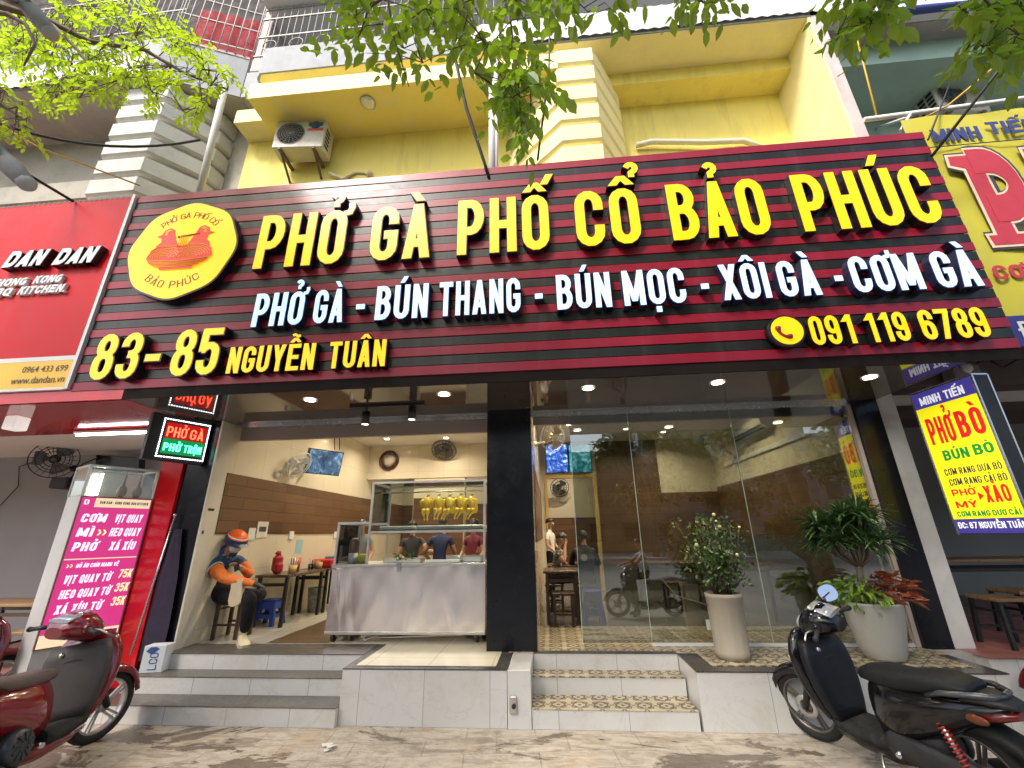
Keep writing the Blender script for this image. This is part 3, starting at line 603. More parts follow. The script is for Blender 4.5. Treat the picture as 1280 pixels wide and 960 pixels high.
# ------------------------------------------------------------------ the striped sign with channel letters
EX, EZ = Vector((1, 0, 0)), Vector((0, 0, 1))
SX0, SX1, SZ0, SZ1, SY = -5.232, 4.442, 3.163, 5.878, 4.0
sg = empty('restaurant_sign', (-.4, SY, SZ0), 0, 'wide maroon and black slatted restaurant sign with yellow and white raised letters', 'sign')
mb = MB(); h = (SZ1 - SZ0) / 25
for i in range(25):
    z = SZ1 - (i + 1) * h; mb.mat(i % 2)
    y = SY + (0 if i % 2 == 0 else .007)
    cuts = [SX0, -2.6 + rnd.uniform(-.4, .4), .1 + rnd.uniform(-.5, .5), 2.4 + rnd.uniform(-.4, .4), SX1]
    for a, b in zip(cuts, cuts[1:]): mb.add([(a, y, z + .003), (b, y, z + .003), (b, y, z + h * .93), (a, y, z + h * .93), (a, y + .014, z + h), (b, y + .014, z + h), (a, y + .014, z), (b, y + .014, z)], [(0, 1, 2, 3), (3, 2, 5, 4), (6, 7, 1, 0)], False)
mb.build('slat_panel', [M['maroon'], M['slat_black']], sg)
MB().box(SX0 + .01, SX1 - .01, SY + .03, SY + .10, SZ0 + .002, SZ1 - .002).build('backing', M['maroon'], sg)
def sign_word(text, x0, x1, zb, zt, face, side, rim, d0=.0, d1=.085, name='letter', shear=0.0, **k):
    for ch, m in letters(text, (x0, SY, zb), EX, EZ, x1 - x0, zt - zb, d0, d1, rim, shear, **k):
        m.build({'-': 'dash'}.get(ch, 'digit' if ch.isdigit() else name), [M[face], M[side]], sg)
LY, LW = 'letter_y', 'letter_w'
for tx, a, b in (('PH\u1ede', -3.33, -2.24), ('G\u00c0', -1.94, -1.22), ('PH\u1ed0', -.92, .14), ('C\u1ed4', .42, 1.14), ('B\u1ea2O', 1.45, 2.50), ('PH\u00daC', 2.80, 4.20)):
    sign_word(tx, a + .01, b - .01, 4.552, 5.305, LY, 'rim', .014, s=.142)
for tx, a, b in (('PH\u1ede', -3.20, -2.60), ('G\u00c0', -2.50, -2.14), ('-', -2.02, -1.90), ('B\u00daN', -1.80, -1.20), ('THANG', -1.10, -.20), ('-', -.07, .035), ('B\u00daN', .16, .745), ('M\u1eccC', .85, 1.50), ('-', 1.635, 1.735), ('X\u00d4I', 1.84, 2.325), ('G\u00c0', 2.40, 2.805), ('-', 2.935, 3.035), ('C\u01a0M', 3.10, 3.765), ('G\u00c0', 3.87, 4.29)):
    sign_word(tx, a + .012, b - .012, 3.79, 4.205, LW, 'rim_blue', .020, s=.142)
for tx, a, b, zt in (('83', -4.96, -4.42, 3.80), ('-', -4.34, -4.17, 3.80), ('85', -4.02, -3.49, 3.80), ('NGUY\u1ec4N', -3.36, -2.40, 3.553), ('TU\u00c2N', -2.24, -1.63, 3.553), ('091', 2.58, 2.98, 3.556), ('119', 3.085, 3.46, 3.556), ('6789', 3.575, 4.155, 3.562)):
    sign_word(tx, a, b, 3.252, zt, LY, 'rim', .020 if zt < 3.6 else .022, s=.142, name='letter')
# telephone roundel
MB().mat(1).lathe([(.168, 0), (.168, -.085)], 28, (2.37, SY, 3.42), 'y').mat(0).lathe([(.148, -.0845), (.148, -.091)], 28, (2.37, SY, 3.42), 'y').build('phone_roundel', [M[LY], M['rim']], sg)
hs = MB(); pts = [(2.37 + .085 * math.cos(R(a)), SY - .0955, 3.435 + .085 * math.sin(R(a))) for a in range(165, 291, 15)]
hs.tube(pts, [.026, .027, .018, .014, .013, .014, .018, .027, .026], 8); hs.build('phone_handset', paint('maroon_print', (.30, .02, .03), .4, .05, 4), sg)
# logo disc: wavy yellow plate with two hens over a bowl of noodles
LC = Vector((-4.285, SY, 4.907)); RD = .695
def wav(r, n=96): return [(LC.x + (r + .012 * math.cos(8 * 2 * math.pi * i / n)) * math.cos(2 * math.pi * i / n), LC.z + (r + .012 * math.cos(8 * 2 * math.pi * i / n)) * math.sin(2 * math.pi * i / n)) for i in range(n)]
lg = MB().mat(1).prism(wav(RD), SY - .085, SY - .001).mat(0).prism(wav(RD - .022), SY - .09, SY - .0845).build('logo_disc', [M[LY], M['rim']], sg)
red = glow('red_print', (.75, .03, .008), .30, (.66, .03, .010)); brn = paint('brown_print', (.20, .055, .01), .45, .05, 4)
YF = SY - .0902
def lp(pts, sx=1, ox=0): return [(LC.x + ox + sx * x, LC.z + y) for x, y in pts]
hen = [(-.36, -.02), (-.34, .06), (-.29, .11), (-.30, .17), (-.37, .20), (-.31, .22), (-.29, .28), (-.22, .315), (-.165, .29), (-.14, .22), (-.10, .12), (-.05, .03), (-.10, -.04)]
m = MB().prism(lp(hen), YF - .008, YF); m.prism(lp([(-x, y + .01) for x, y in hen])[::-1], YF - .0084, YF - .0004); m.build('hen_print', red, lg)
MB().prism(lp([(-.285, .255), (-.225, .29), (-.18, .275), (-.235, .245)]), YF - .0105, YF - .0086).prism(lp([(.285, .265), (.18, .285), (.225, .30)][::-1]), YF - .0105, YF - .0086).lathe([(.02, -.0005), (.02, -.0100)], 10, (LC.x - .25, YF, LC.z + .225), 'y').lathe([(.02, -.0005), (.02, -.0100)], 10, (LC.x + .25, YF, LC.z + .235), 'y').build('hen_eye_print', plain('yellow_print', (.93, .58, .006), .45), lg)
bowl = [(-.42, -.12), (-.38, .0), (-.28, .06), (-.12, .075), (0, .03), (.12, .075), (.28, .06), (.38, .0), (.42, -.12), (.36, -.20), (.22, -.26), (.20, -.295), (-.20, -.295), (-.22, -.26), (-.36, -.20)]
MB().prism(lp(bowl)[::-1], YF - .0125, YF - .0095).build('bowl_print', red, lg)
nd = MB(); 
for i in range(7):
    r = .06 + i * .033
    for sx in (-1, 1):
        P_ = [(LC.x + sx * (.185 + r * 1.02 * math.cos(R(a))) * .98, YF - .0130 - .0002 * i, LC.z - .135 + r * .72 * math.sin(R(a))) for a in range(4, 181, 11) if abs(.185 + r * 1.02 * math.cos(R(a))) < .41 and (.185 + r * 1.02 * math.cos(R(a))) > .0]
        if len(P_) > 2: nd.tube(P_, .0040, 5)
for i in range(5): nd.tube([(LC.x - .37 + .02 * i, YF - .0145, LC.z - .16 - i * .022), (LC.x, YF - .0145, LC.z - .185 - i * .02), (LC.x + .37 - .02 * i, YF - .0145, LC.z - .16 - i * .022)], .005, 5)
for i in range(5): nd.tube([(LC.x - .05 + i * .025, YF - .0145, LC.z + .02), (LC.x - .045 + i * .022, YF - .0145, LC.z + .17)], .005, 5)
nd.build('noodle_print', plain('yellow_print_line', (.95, .62, .02), .45), lg)
MB().bar((LC.x - .09, YF - .006, LC.z + .165), (LC.x + .19, YF - .006, LC.z + .20), .012, .004).bar((LC.x - .09, YF - .006, LC.z + .18), (LC.x + .19, YF - .006, LC.z + .21), .01, .004).build('chopstick_print', brn, lg)
ar = MB()
def arc_text(text, r, a_mid, span, height, up=True, ch_w=.065):
    lay, tot = layout(text, .5, .10, .16, .42)
    for ch, x, stt in lay:
        w = .5; t = (x + w / 2) / tot - .5; a = R(a_mid - span * t) if up else R(a_mid + span * t)
        c = Vector((LC.x + r * math.cos(a), YF, LC.z + r * math.sin(a))); nrm = Vector((math.cos(a), 0, math.sin(a))) * (1 if up else -1); tx = Vector((nrm.z, 0, -nrm.x))
        flat_text(ar, ch, c - tx * ch_w / 2 - nrm * height / 2, tx, nrm, ch_w, height, .003, W=.5, s=.10)
arc_text('PH\u1ede G\u00c0 PH\u1ed0 C\u1ed4', .50, 88, 92, .085); arc_text('B\u1ea2O PH\u00daC', .50, 268, 80, .10, False, .075)
ar.build('logo_lettering', brn, lg)

# ------------------------------------------------------------------ red sign of the neighbouring kitchen
rs = empty('kitchen_sign', (-7.2, SY, 3.2), 0, 'red sheet sign with white DAN DAN letters and a yellow contact strip', 'sign')
XE = -5.252
MB().box(-9.6, XE - .03, SY - .012, SY + .06, 3.60, 5.86).build('red_sheet', M['red_sign'], rs)
MB().box(-9.6, XE - .03, SY - .013, SY + .06, 3.545, 3.598).build('white_band', M['alu'], rs)
MB().box(-9.6, XE - .03, SY - .012, SY + .06, 3.215, 3.543).build('yellow_strip', paint('yellow_strip', (.86, .50, .02), .4, .05, 3), rs)
MB().box(XE - .028, XE + .012, SY - .03, SY + .06, 3.19, 5.89).box(-9.6, XE - .0285, SY - .022, SY + .06, 3.185, 3.213).build('white_edging', M['alu'], rs)
tr = MB()                                           # crimped white flashing along the top
for i in range(56): tr.bar((-9.5 + i * .075, SY - .02, 5.865), (-9.5 + i * .075 + .05, SY + .05, 5.905), .02)
tr.build('crimped_flashing', M['alu'], rs)
lw = paint('white_letter_sheet', (.70, .70, .72), .4, .04, 4)
for tx, a, b, z0, z1 in (('DAN', -6.66, -6.06, 4.815, 5.05), ('DAN', -5.97, -5.38, 4.805, 5.04)):
    for ch, m in letters(tx, (a, SY - .012, z0), EX, EZ, b - a - .07, z1 - z0, .0, .075, .02, .30, W=.78, s=.25, gap=.12): m.build('letter', [lw, M['rim']], rs)
for tx, a, b, z0, z1 in (('HONG', -6.70, -6.27, 4.575, 4.68), ('KONG', -6.20, -5.80, 4.585, 4.69), ('BBQ', -6.80, -6.42, 4.435, 4.545), ('KITCHEN.', -6.35, -5.69, 4.44, 4.55)):
    for ch, m in letters(tx, (a, SY - .012, z0), EX, EZ, b - a - .03, z1 - z0, .0, .03, .03, .28, W=.8, s=.24, gap=.14): m.build('letter', [lw, lw], rs)
pr = MB(); font_text(pr, '0964 433 699', (-5.90, SY - .0125, 3.41), EX, EZ, .075, width=.56, bold=.005); font_text(pr, 'www.dandan.vn', (-5.99, SY - .0125, 3.275), EX, EZ, .085, width=.66, bold=.005)
pr.build('printed_contact', plain('dark_print', (.06, .035, .02), .5), rs)

# ------------------------------------------------------------------ right: yellow banner and the noodle lightbox
bn = empty('noodle_banner', (6.3, 4.3, 3.3), 0, 'faded yellow fabric banner with a big red P beside the striped sign', 'banner')
g = MB(); nx, nz = 24, 12; X0, X1, ZA, ZB = 4.60, 9.2, 3.62, 6.42
vs = [(X0 + (X1 - X0) * i / nx, 4.30 + .02 * math.sin(i * 1.3 + j * .7), ZA + (ZB - ZA) * j / nz) for j in range(nz + 1) for i in range(nx + 1)]
g.add(vs, [(j * (nx + 1) + i, j * (nx + 1) + i + 1, (j + 1) * (nx + 1) + i + 1, (j + 1) * (nx + 1) + i) for j in range(nz) for i in range(nx)], True)
g.build('fabric', paint('faded_yellow_fabric', (.52, .47, .045), .75, .08, 1.5, dirt=(.50, .48, .16), dirt_amt=.5), bn)
MB().box(X0, X1, 4.265, 4.33, 3.28, 3.618).build('blue_strip', plain('navy_print', (.03, .035, .20), .6), bn)
navy = plain('navy_ink', (.035, .05, .19), .6); crim = plain('crimson_ink', (.48, .035, .06), .6); pale = plain('pale_pink_ink', (.72, .58, .42), .6)
t1 = MB(); flat_text(t1, 'MINH', (4.82, 4.268, 5.975), EX, EZ, .54, .20, W=.62, s=.2); flat_text(t1, 'TI\u1ebeN', (5.46, 4.268, 6.02), EX, EZ, .55, .20, W=.62, s=.2); t1.bar((4.72, 4.268, 5.90), (7.5, 4.268, 5.94), .012, .004); t1.build('navy_lettering', navy, bn)
def big_P(mb, x, z, w, h, grow, slot, y):
    s_ = .30 * w
    for i, (poly) in enumerate(([(x + .18 * w - grow, z - grow), (x + .18 * w + s_ + .05 * w + grow, z - grow), (x + .18 * w + s_ + grow, z + h), (x + .18 * w - grow, z + h)],
                 [(x + .05 * w - grow, z - grow), (x + .62 * w + grow, z - grow), (x + .66 * w + grow, z + .10 * h + grow), (x + .02 * w - grow, z + .10 * h + grow)],
                 [(x - .08 * w - grow, z + .90 * h - grow), (x + .17 * w - grow, z + .85 * h - grow), (x + .50 * w, z + .70 * h), (x + .5 * w, z + h + grow), (x - .05 * w - grow, z + h + grow)])):
        mb.mat(slot).prism(poly[::-1], y - .002 - .0006 * i, y)
    a, b, cl = _strip(('c', [(.0, 1)] + _arc(.30, .72, .42, .28, 90, -90, 12) + [(.0, .44)], False), .30, grow / h, 0)
    _extrude(mb, a, b, cl, lambda u, v, d: Vector((x + (.30 + u * .9) * w * 1.0, y - .0044 - d, z + (v - .05) * h * .97)), 0, .001)
t2 = MB(); big_P(t2, 4.93, 4.47, .56, 1.26, .055, 2, 4.270); big_P(t2, 4.91, 4.47, .56, 1.26, .03, 1, 4.266); big_P(t2, 4.91, 4.47, .56, 1.26, 0, 0, 4.262)
def big_H(mb, x, z, w, h, g, slot, y):
    mb.mat(slot)
    for i, (a, b, c, d) in enumerate(((.1, .36, .02, .98), (.64, .90, .021, .979), (.3, .7, .42, .58), (.0, .46, .0, .1), (.54, 1.0, .0, .1), (.0, .46, .9, 1.0), (.54, 1.0, .9, 1.0))):
        mb.box(x + a * w - g, x + b * w + g, y - .002 - .0004 * i, y, z + c * h - g, z + d * h + g)
big_H(t2, 5.72, 4.5, .86, 1.26, .055, 2, 4.270); big_H(t2, 5.70, 4.5, .86, 1.26, .03, 1, 4.266); big_H(t2, 5.70, 4.5, .86, 1.26, 0, 0, 4.262)
t2.build('red_lettering', [crim, pale, plain('dark_shadow_ink', (.05, .045, .05), .6)], bn)
t3 = MB(); flat_text(t3, 'C\u01a0M', (4.80, 4.268, 4.05), EX, EZ, .50, .17, W=.6, s=.19); t3.build('red_small_lettering', crim, bn)
t4 = MB(); flat_text(t4, '\u0110C:', (4.80, 4.262, 3.36), EX, EZ, .30, .19, W=.55, s=.15); t4.build('white_lettering', plain('white_ink', (.72, .72, .74), .6), bn)

# the lightbox stands out from the wall; its face looks towards the restaurant
A_, B_ = Vector((4.09, 4.90, 0)), Vector((4.165, 4.245, 0)); UX = (B_ - A_).normalized(); WD = (B_ - A_).length; NN = UX.cross(EZ)
Z_0, Z_1 = 1.53, 3.0
lb = empty('noodle_lightbox', (4.2, 4.6, Z_0), 0, 'lit yellow and navy noodle lightbox hung from the white pillar', 'lightbox')
def lbq(mb, u0, u1, z0, z1, d0, d1):
    c = A_ + UX * (u0 + u1) / 2 + EZ * (z0 + z1) / 2 + NN * (d0 + d1) / 2; mb.obox(c, UX * (u1 - u0) / 2, NN * (d1 - d0) / 2, EZ * (z1 - z0) / 2)
m = MB(); lbq(m, 0, WD, Z_0, Z_1, -.165, -.002); m.build('casing', M['dark'], lb)
m = MB()
for u in (-.004, WD - .014):
    for d in ((-.17, -.155), (-.012, .004)): lbq(m, u, u + .018, Z_0 - .005, Z_1 + .005, *d)
lbq(m, 0, WD, Z_1, Z_1 + .015, -.165, .002); m.build('aluminium_edges', M['trim'], lb)
H_ = Z_1 - Z_0
def lz(f): return Z_1 - f * H_
yl = glow('lit_yellow_face', (.85, .78, .01), .42, (.80, .72, .02)); nv = glow('lit_navy_face', (.045, .035, .22), .5, (.04, .03, .16))
m = MB().mat(0); lbq(m, .012, WD - .016, lz(.905), lz(.125), -.002, 0.0); m.mat(1); lbq(m, .012, WD - .016, lz(.125), Z_1 - .008, -.002, .0); lbq(m, .012, WD - .016, Z_0 + .006, lz(.905), -.002, .0)
m.build('lit_face', [yl, nv], lb)
def lt(mb, text, u0, u1, f0, f1, **k): flat_text(mb, text, A_ + UX * (u0 * WD) + EZ * lz(f1) + NN * .0005, UX, EZ, (u1 - u0) * WD, (f1 - f0) * H_, .0015, **k)
cr = glow('lit_red_ink', (.70, .015, .02), .35, (.6, .01, .015)); gr = glow('lit_green_ink', (.0, .26, .04), .35, (0, .22, .04)); ink = plain('lightbox_navy_ink', (.02, .015, .07), .5); wi = glow('lit_white_ink', (.75, .75, .85), .4, (.8, .8, .8))
m = MB(); lt(m, 'MINH', .13, .47, .045, .105, W=.6, s=.19); lt(m, 'TI\u1ebeN', .53, .83, .045, .105, W=.6, s=.19); lt(m, '\u0110C: 87 NGUY\u1ec4N TU\u00c2N', .06, .95, .925, .965, W=.55, s=.16); m.build('white_lettering', wi, lb)
m = MB(); lt(m, 'PH\u1ede', .10, .50, .205, .395, s=.16); lt(m, 'B\u00d2', .56, .93, .205, .385, s=.16); lt(m, 'PH\u1ede', .13, .47, .71, .755, W=.8, s=.2); lt(m, 'M\u1ef2', .13, .44, .79, .835, W=.8, s=.2); lt(m, 'X\u00c0O', .58, .90, .705, .81, s=.15)
c0 = A_ + UX * (.49 * WD) + EZ * lz(.765); m.add([c0 + EZ * .04 + NN * .002, c0 - EZ * .04 + NN * .002, c0 + UX * .05 + NN * .002], [(0, 1, 2)], False); m.build('red_lettering', cr, lb)
m = MB(); lt(m, 'B\u00daN', .20, .58, .445, .515, W=.62, s=.2); lt(m, 'B\u00d2', .65, .92, .44, .51, W=.62, s=.2); lt(m, 'C\u01a0M RANG D\u01af\u01a0 C\u1ea2I', .10, .94, .855, .89, W=.6, s=.2); m.build('green_lettering', gr, lb)
m = MB(); lt(m, 'C\u01a0M RANG D\u01afA B\u00d2', .13, .93, .57, .615, s=.13); lt(m, 'C\u01a0M RANG C\u1ea2I B\u00d2', .15, .94, .64, .685, s=.13); m.build('navy_lettering', ink, lb)

# ------------------------------------------------------------------ the LED board by the left pier
A2, B2 = Vector((-4.60, 4.44, 0)), Vector((-4.315, 4.985, 0)); U2 = (B2 - A2).normalized(); N2 = U2.cross(EZ); W2 = (B2 - A2).length
ld = empty('led_board', (-4.45, 4.7, 2.5), 0, 'black LED board glowing red and green under the sign', 'LED sign')
def q2(mb, u0, u1, z0, z1, d0, d1): mb.obox(A2 + U2 * (u0 + u1) / 2 + EZ * (z0 + z1) / 2 + N2 * (d0 + d1) / 2, U2 * (u1 - u0) / 2, N2 * (d1 - d0) / 2, EZ * (z1 - z0) / 2)
m = MB(); q2(m, 0, W2, 2.48, 3.03, -.09, -.002); m.build('casing', M['dark'], ld)
U0, U1 = .12, W2 - .01
m = MB(); q2(m, U0 + .03, U1 - .02, 2.75, 2.94, -.002, .0); m.build('red_field', glow('dim_red_leds', (.35, .004, .004), .7, (.05, 0, 0)), ld)
m = MB(); q2(m, U0 + .03, U1 - .02, 2.565, 2.745, -.002, .0); m.build('green_field', glow('dim_green_leds', (.0, .25, .05), .6, (0, .05, .01)), ld)
def l2(mb, text, u0, u1, z0, z1, **k): flat_text(mb, text, A2 + U2 * (U0 + (U1 - U0) * u0) + EZ * z0, U2, EZ, (u1 - u0) * (U1 - U0), z1 - z0, .004, **k)
m = MB(); l2(m, 'PH\u1ede', .10, .52, 2.77, 2.89, s=.11); l2(m, 'G\u00c0', .60, .90, 2.77, 2.89, s=.11); m.build('red_leds', glow('bright_red_leds', (1, .07, .03), 3.2, (.2, 0, 0)), ld)
m = MB(); l2(m, 'PH\u1ede', .10, .46, 2.60, 2.69, s=.14); l2(m, 'TR\u1ed8N', .53, .92, 2.60, 2.69, s=.14); m.build('green_leds', glow('bright_green_leds', (.10, 1, .55), 2.4, (0, .2, .05)), ld)
m = MB()
for i in range(19):
    for z in (2.525, 2.975): m.ball(A2 + U2 * (U0 + (U1 - U0) * i / 18) + EZ * z + N2 * .003, .008, 6, 4)
for i in range(1, 16):
    for u in (U0, U1): m.ball(A2 + U2 * u + EZ * (2.525 + .45 * i / 16) + N2 * .003, .008, 6, 4)
m.build('white_leds', glow('white_leds', (.85, .92, 1), 4), ld)
# ------------------------------------------------------------------ left neighbour
NL = empty('kitchen_building', (-8, 7, 0), 0, 'grey shop house with white banded pilaster and glossy red soffit', 'building')
MB().box(-14, -4.6, 5.1, 9, -.05, .12).build('floor', M['redfloor'], NL)
MB().box(-14, -4.6, 7.0, 7.2, .12, 3.4).build('wall', paint('pale_grey_wall', (.31, .32, .32), .7, .06, 2), NL, label='pale grey dining room wall')
MB().box(-4.60, -4.57, 5.07, 7.0, .12, 3.4).build('wall', M['jamb'], NL, label='cream inner wall behind the red panel')
MB().box(-14, -4.6, 5.41, 7.0, 3.08, 3.3).build('ceiling', M['ceil'], NL)
MB().box(-14, -4.59, 4.07, 5.41, SZ - .003, SZ + .05).build('soffit', M['red_soffit'], NL, label='glossy red soffit under the red sign')
MB().bbox(-4.88, -4.588, 5.0, 5.06, .1, SZ - .005, .003).build('panel', M['red_panel'], NL, label='red gloss panel beside the black pier')
MB().box(-14, -5.27, 5.5, 5.7, 3.5, 9.0).build('wall', M['greywall'], NL, label='stained grey upper wall')
MB().box(-14, -6.3, 5.30, 5.498, 7.35, 7.75).build('beam', M['greywall'], NL)
s3 = MB().prism([(-14, 4.46), (-6.38, 4.46), (-5.17, 4.95), (-5.17, 6.2), (-14, 6.2)], 9.0, 9.95, 'z').build('parapet', M['white'], NL, label='streaked white parapet with a slanted corner')
MB().prism([(-14, 4.48), (-6.38, 4.48), (-5.20, 4.96), (-5.2, 5.9), (-14, 5.9)], 8.98, 8.999, 'z').build('soffit', M['greywall'], s3)
MB().add([(-14 + .09 * i, 4.43 - .02 * (i % 2), z) for z in (9.01, 9.5) for i in range(84)], [(i, i + 1, 85 + i, 84 + i) for i in range(83)], True).build('corrugated_sheet', M['alu'], s3)
MB().prism([(-5.17, 4.94), (-6.37, 4.44), (-6.37, 5.5), (-5.17, 5.5)], 9.952, 10.0, 'z').build('coping', M['pinkwall'], s3)
pilaster([(-7.6, 5.48), (-7.5, 5.3), (-6.95, UP), (-6.15, UP), (-5.62, 5.22), (-5.58, 5.49)], .09, 3.6, 8.96, [M['offwhite'], M['offwhite']], 'pilaster', 'dirty white pilaster of stacked bands', NL, .30, .40)
# balcony cages above both parapets
def cage(x0, x1, y, z0, z1, label, parent, red_at=None):
    mb = MB(); n = int((x1 - x0) / .13)
    for i in range(n + 1): x = x0 + (x1 - x0) * i / n; mb.tube([(x, y, z0), (x, y, z1)], .009, 5)
    for z in (z0 + .05, z0 + .55, z0 + 1.05, z1 - .05): mb.bar((x0, y, z), (x1, y, z), .025)
    for i in range(int((x1 - x0) / .5)):
        x = x0 + .25 + i * .5; mb.tube([(x + .13 * math.cos(a * .524), y - .01, z0 + .3 + .13 * math.sin(a * .524)) for a in range(12)], .009, 5, True)
    return mb.build('balcony_grille', paint('white_grille', (.30, .29, .27), .5, .1, 5), parent, label=label)
dkin = paint('painted_shade', (.028, .025, .022), .9, .3, 1)  # near-black colour stands in for shade inside the balconies
MB().box(-40, -5.2, 6.25, 6.4, 9.9, 26).build('wall', dkin, NL, label='wall painted dark as shade behind the left balcony grille')
cage(-9.8, -6.4, 4.62, 9.96, 11.6, 'pale metal balcony grille with scroll work', NL)
MB().box(-5.199, 9, 6.25, 6.4, 9.5, 26).build('wall', dkin, B, label='wall painted dark as shade behind the upper balcony')
cage(-4.9, -.2, 4.75, 9.63, 11.0, 'pale metal grille above the white parapet', B)
MB().bbox(-5.12, -4.92, 4.95, 6.2, 9.63, 13.5, .01).build('post', M['pinkwall'], B, label='pinkish party post between the balconies')
MB().box(-4.9, 4.4, 4.6, 6.2, 11.0, 11.05).build('awning', M['alu'], B)
rc = MB(); n = 10
p0 = (-6.25, -5.15); rc.add([(p0[0] + (p0[1] - p0[0]) * i / n, 4.72 + .35 * i / n + .03 * math.sin(i * 2.1), z) for z in (9.98, 10.5, 11.2) for i in range(n + 1)], [(j * (n + 1) + i, j * (n + 1) + i + 1, (j + 1) * (n + 1) + i + 1, (j + 1) * (n + 1) + i) for j in range(2) for i in range(n)], True)
tag(rc.build('hanging_cloth', paint('red_cloth', (.34, .006, .016), .8, .2, 5)), 'bright red cloth hung inside the upper left balcony', 'cloth')
mb = MB()
for i in range(10): x = -6.3 + i * .13; mb.tube([(x, 4.50 + .048 * i, 9.98), (x, 4.50 + .048 * i, 11.6)], .01, 5)
for z in (10.15, 10.7, 11.2): mb.bar((-6.33, 4.50, z), (-5.1, 4.95, z), .022)
mb.build('balcony_grille', paint('white_rails', (.40, .39, .37), .5, .1, 5), NL, label='slanted white rails in front of the red cloth')

MB().box(-14, -4.592, 4.012, 4.029, 3.054, 3.184).build('fascia', M['red_panel'], NL, label='red fascia under the red sign')
# roast cabinet with the pink menu board on its end
A3, B3 = Vector((-5.164, 4.40, 0)), Vector((-4.87, 4.99, 0)); U3 = (B3 - A3).normalized(); N3 = U3.cross(EZ); W3 = (B3 - A3).length
rc_ = empty('roast_cabinet', (-5.2, 4.7, .1), 0, 'grey roast cabinet with a lit pink menu board on its end', 'food cabinet')
def q3(mb, u0, u1, z0, z1, d0, d1): mb.obox(A3 + U3 * (u0 + u1) / 2 + EZ * (z0 + z1) / 2 + N3 * (d0 + d1) / 2, U3 * (u1 - u0) / 2, N3 * (d1 - d0) / 2, EZ * (z1 - z0) / 2)
m = MB(); q3(m, .006, W3, .12, 2.08, -.46, -.012); m.build('body', paint('light_grey_sheet', (.46, .47, .46), .4, .06, 3), rc_)
m = MB()
for u, d in ((.012, -.02), (W3 - .012, -.02), (.012, -.45), (W3 - .012, -.45)): q3(m, u - .012, u + .012, 2.08, 2.42, d - .012, d + .012)
for d in (-.02, -.45): q3(m, .0, W3, 2.40, 2.425, d - .012, d + .012)
for u in (.012, W3 - .012): q3(m, u - .012, u + .012, 2.40, 2.425, -.45, -.02)
m.build('frame', M['steel'], rc_)
m = MB(); q3(m, .03, W3 - .03, 2.09, 2.395, -.018, -.014); q3(m, .008, .012, 2.09, 2.395, -.43, -.03); m.build('glass', M['glass'], rc_)
m = MB(); q3(m, .0, W3, 2.09, 2.395, -.47, -.463); m.build('back_panel', M['steel'], rc_)
m = MB(); a_ = A3 + U3 * .22 - N3 * .36; m.tube([a_ + EZ * 2.12, a_ + EZ * 2.37], .012, 8); m.build('lamp_tube', M['lamp'], rc_)
roast = paint('roast_skin', (.20, .065, .02), .3, .35, 12)
for u in (.40, .55):
    c = A3 + U3 * u - N3 * .2 + EZ * 2.16; m = MB().ball(c, (.05, .05, .075)).tube([c + EZ * .06, c + EZ * .15, c + EZ * .2 + N3 * .02], [.018, .012, .01], 7).tube([c + EZ * .2, c + EZ * .24], .003, 5); m.build('roast_duck', roast)
for k, o in enumerate([o for o in bpy.data.objects if o.name.startswith('roast_duck')]):
    tag(o, ['glazed brown roast duck hanging in the cabinet by its warm lamp', 'glazed brown roast duck hanging nearest the red panel'][k], 'roast duck', 'roast ducks in the cabinet')
mbd = empty('menu_board', (-5.0, 4.7, .6), 0, 'lit pink menu board listing roast dishes and prices', 'menu board')
Bz0, Bz1 = .58, 2.075; BH = Bz1 - Bz0
m = MB(); q3(m, 0, W3, Bz0, Bz1, -.012, .012); m.build('frame', paint('brown_board_frame', (.25, .12, .10), .4, .1, 4), mbd)
pk = glow('lit_pink_face', (.62, .035, .22), .42, (.55, .03, .2)); cr_ = glow('lit_cream_face', (.85, .68, .45), .4, (.8, .65, .45))
m = MB().mat(0); q3(m, .014, W3 - .014, Bz0 + .012, Bz1 - .012, .0121, .0135); m.mat(1); q3(m, .13, W3 - .018, Bz1 - .115, Bz1 - .016, .0137, .0145); q3(m, .014, W3 - .014, Bz0 + .012, Bz0 + .13, .0137, .0145); q3(m, .02, W3 - .02, 1.413, 1.424, .0137, .0145)
m.build('lit_face', [pk, cr_], mbd)
def l3(mb, text, u0, u1, f0, f1, thick=.0015, **k): flat_text(mb, text, A3 + U3 * (u0 * W3) + EZ * (Bz1 - f1 * BH) + N3 * .0146, U3, EZ, (u1 - u0) * W3, (f1 - f0) * BH, thick, **k)
wl = glow('lit_lilac_ink', (.80, .74, 1.0), .55, (.8, .78, .9)); yl2 = glow('lit_cream_ink', (1.0, .80, .42), .5, (.85, .7, .4)); dk_ = plain('dark_brown_ink', (.05, .02, .02), .5)
m = MB()
for tx, a, b, f0, f1 in (('C\u01a0M', .08, .40, .125, .185), ('V\u1ecaT QUAY', .52, .90, .125, .185), ('M\u00cc', .08, .28, .225, .285), ('HEO QUAY', .50, .92, .225, .285), ('PH\u1ede', .08, .38, .325, .385), ('X\u00c1 X\u00cdU', .55, .90, .325, .385), ('V\u1ecaT QUAY T\u1eea', .10, .68, .545, .60), ('HEO QUAY T\u1eea', .10, .72, .64, .695), ('X\u00c1 X\u00cdU T\u1eea', .10, .66, .735, .79), ('\u0110\u1ed2 \u0102N CH\u00cdN MANG V\u1ec0', .20, .74, .47, .497)):
    l3(m, tx, a, b, f0, f1, shear=.12, s=.16)
m.build('white_lettering', wl, mbd)
m = MB()
for f, p in ((.545, '75K'), (.64, '35K'), (.735, '35K')): l3(m, p, .78, .96, f - .02, f + .04, shear=.12, s=.15)
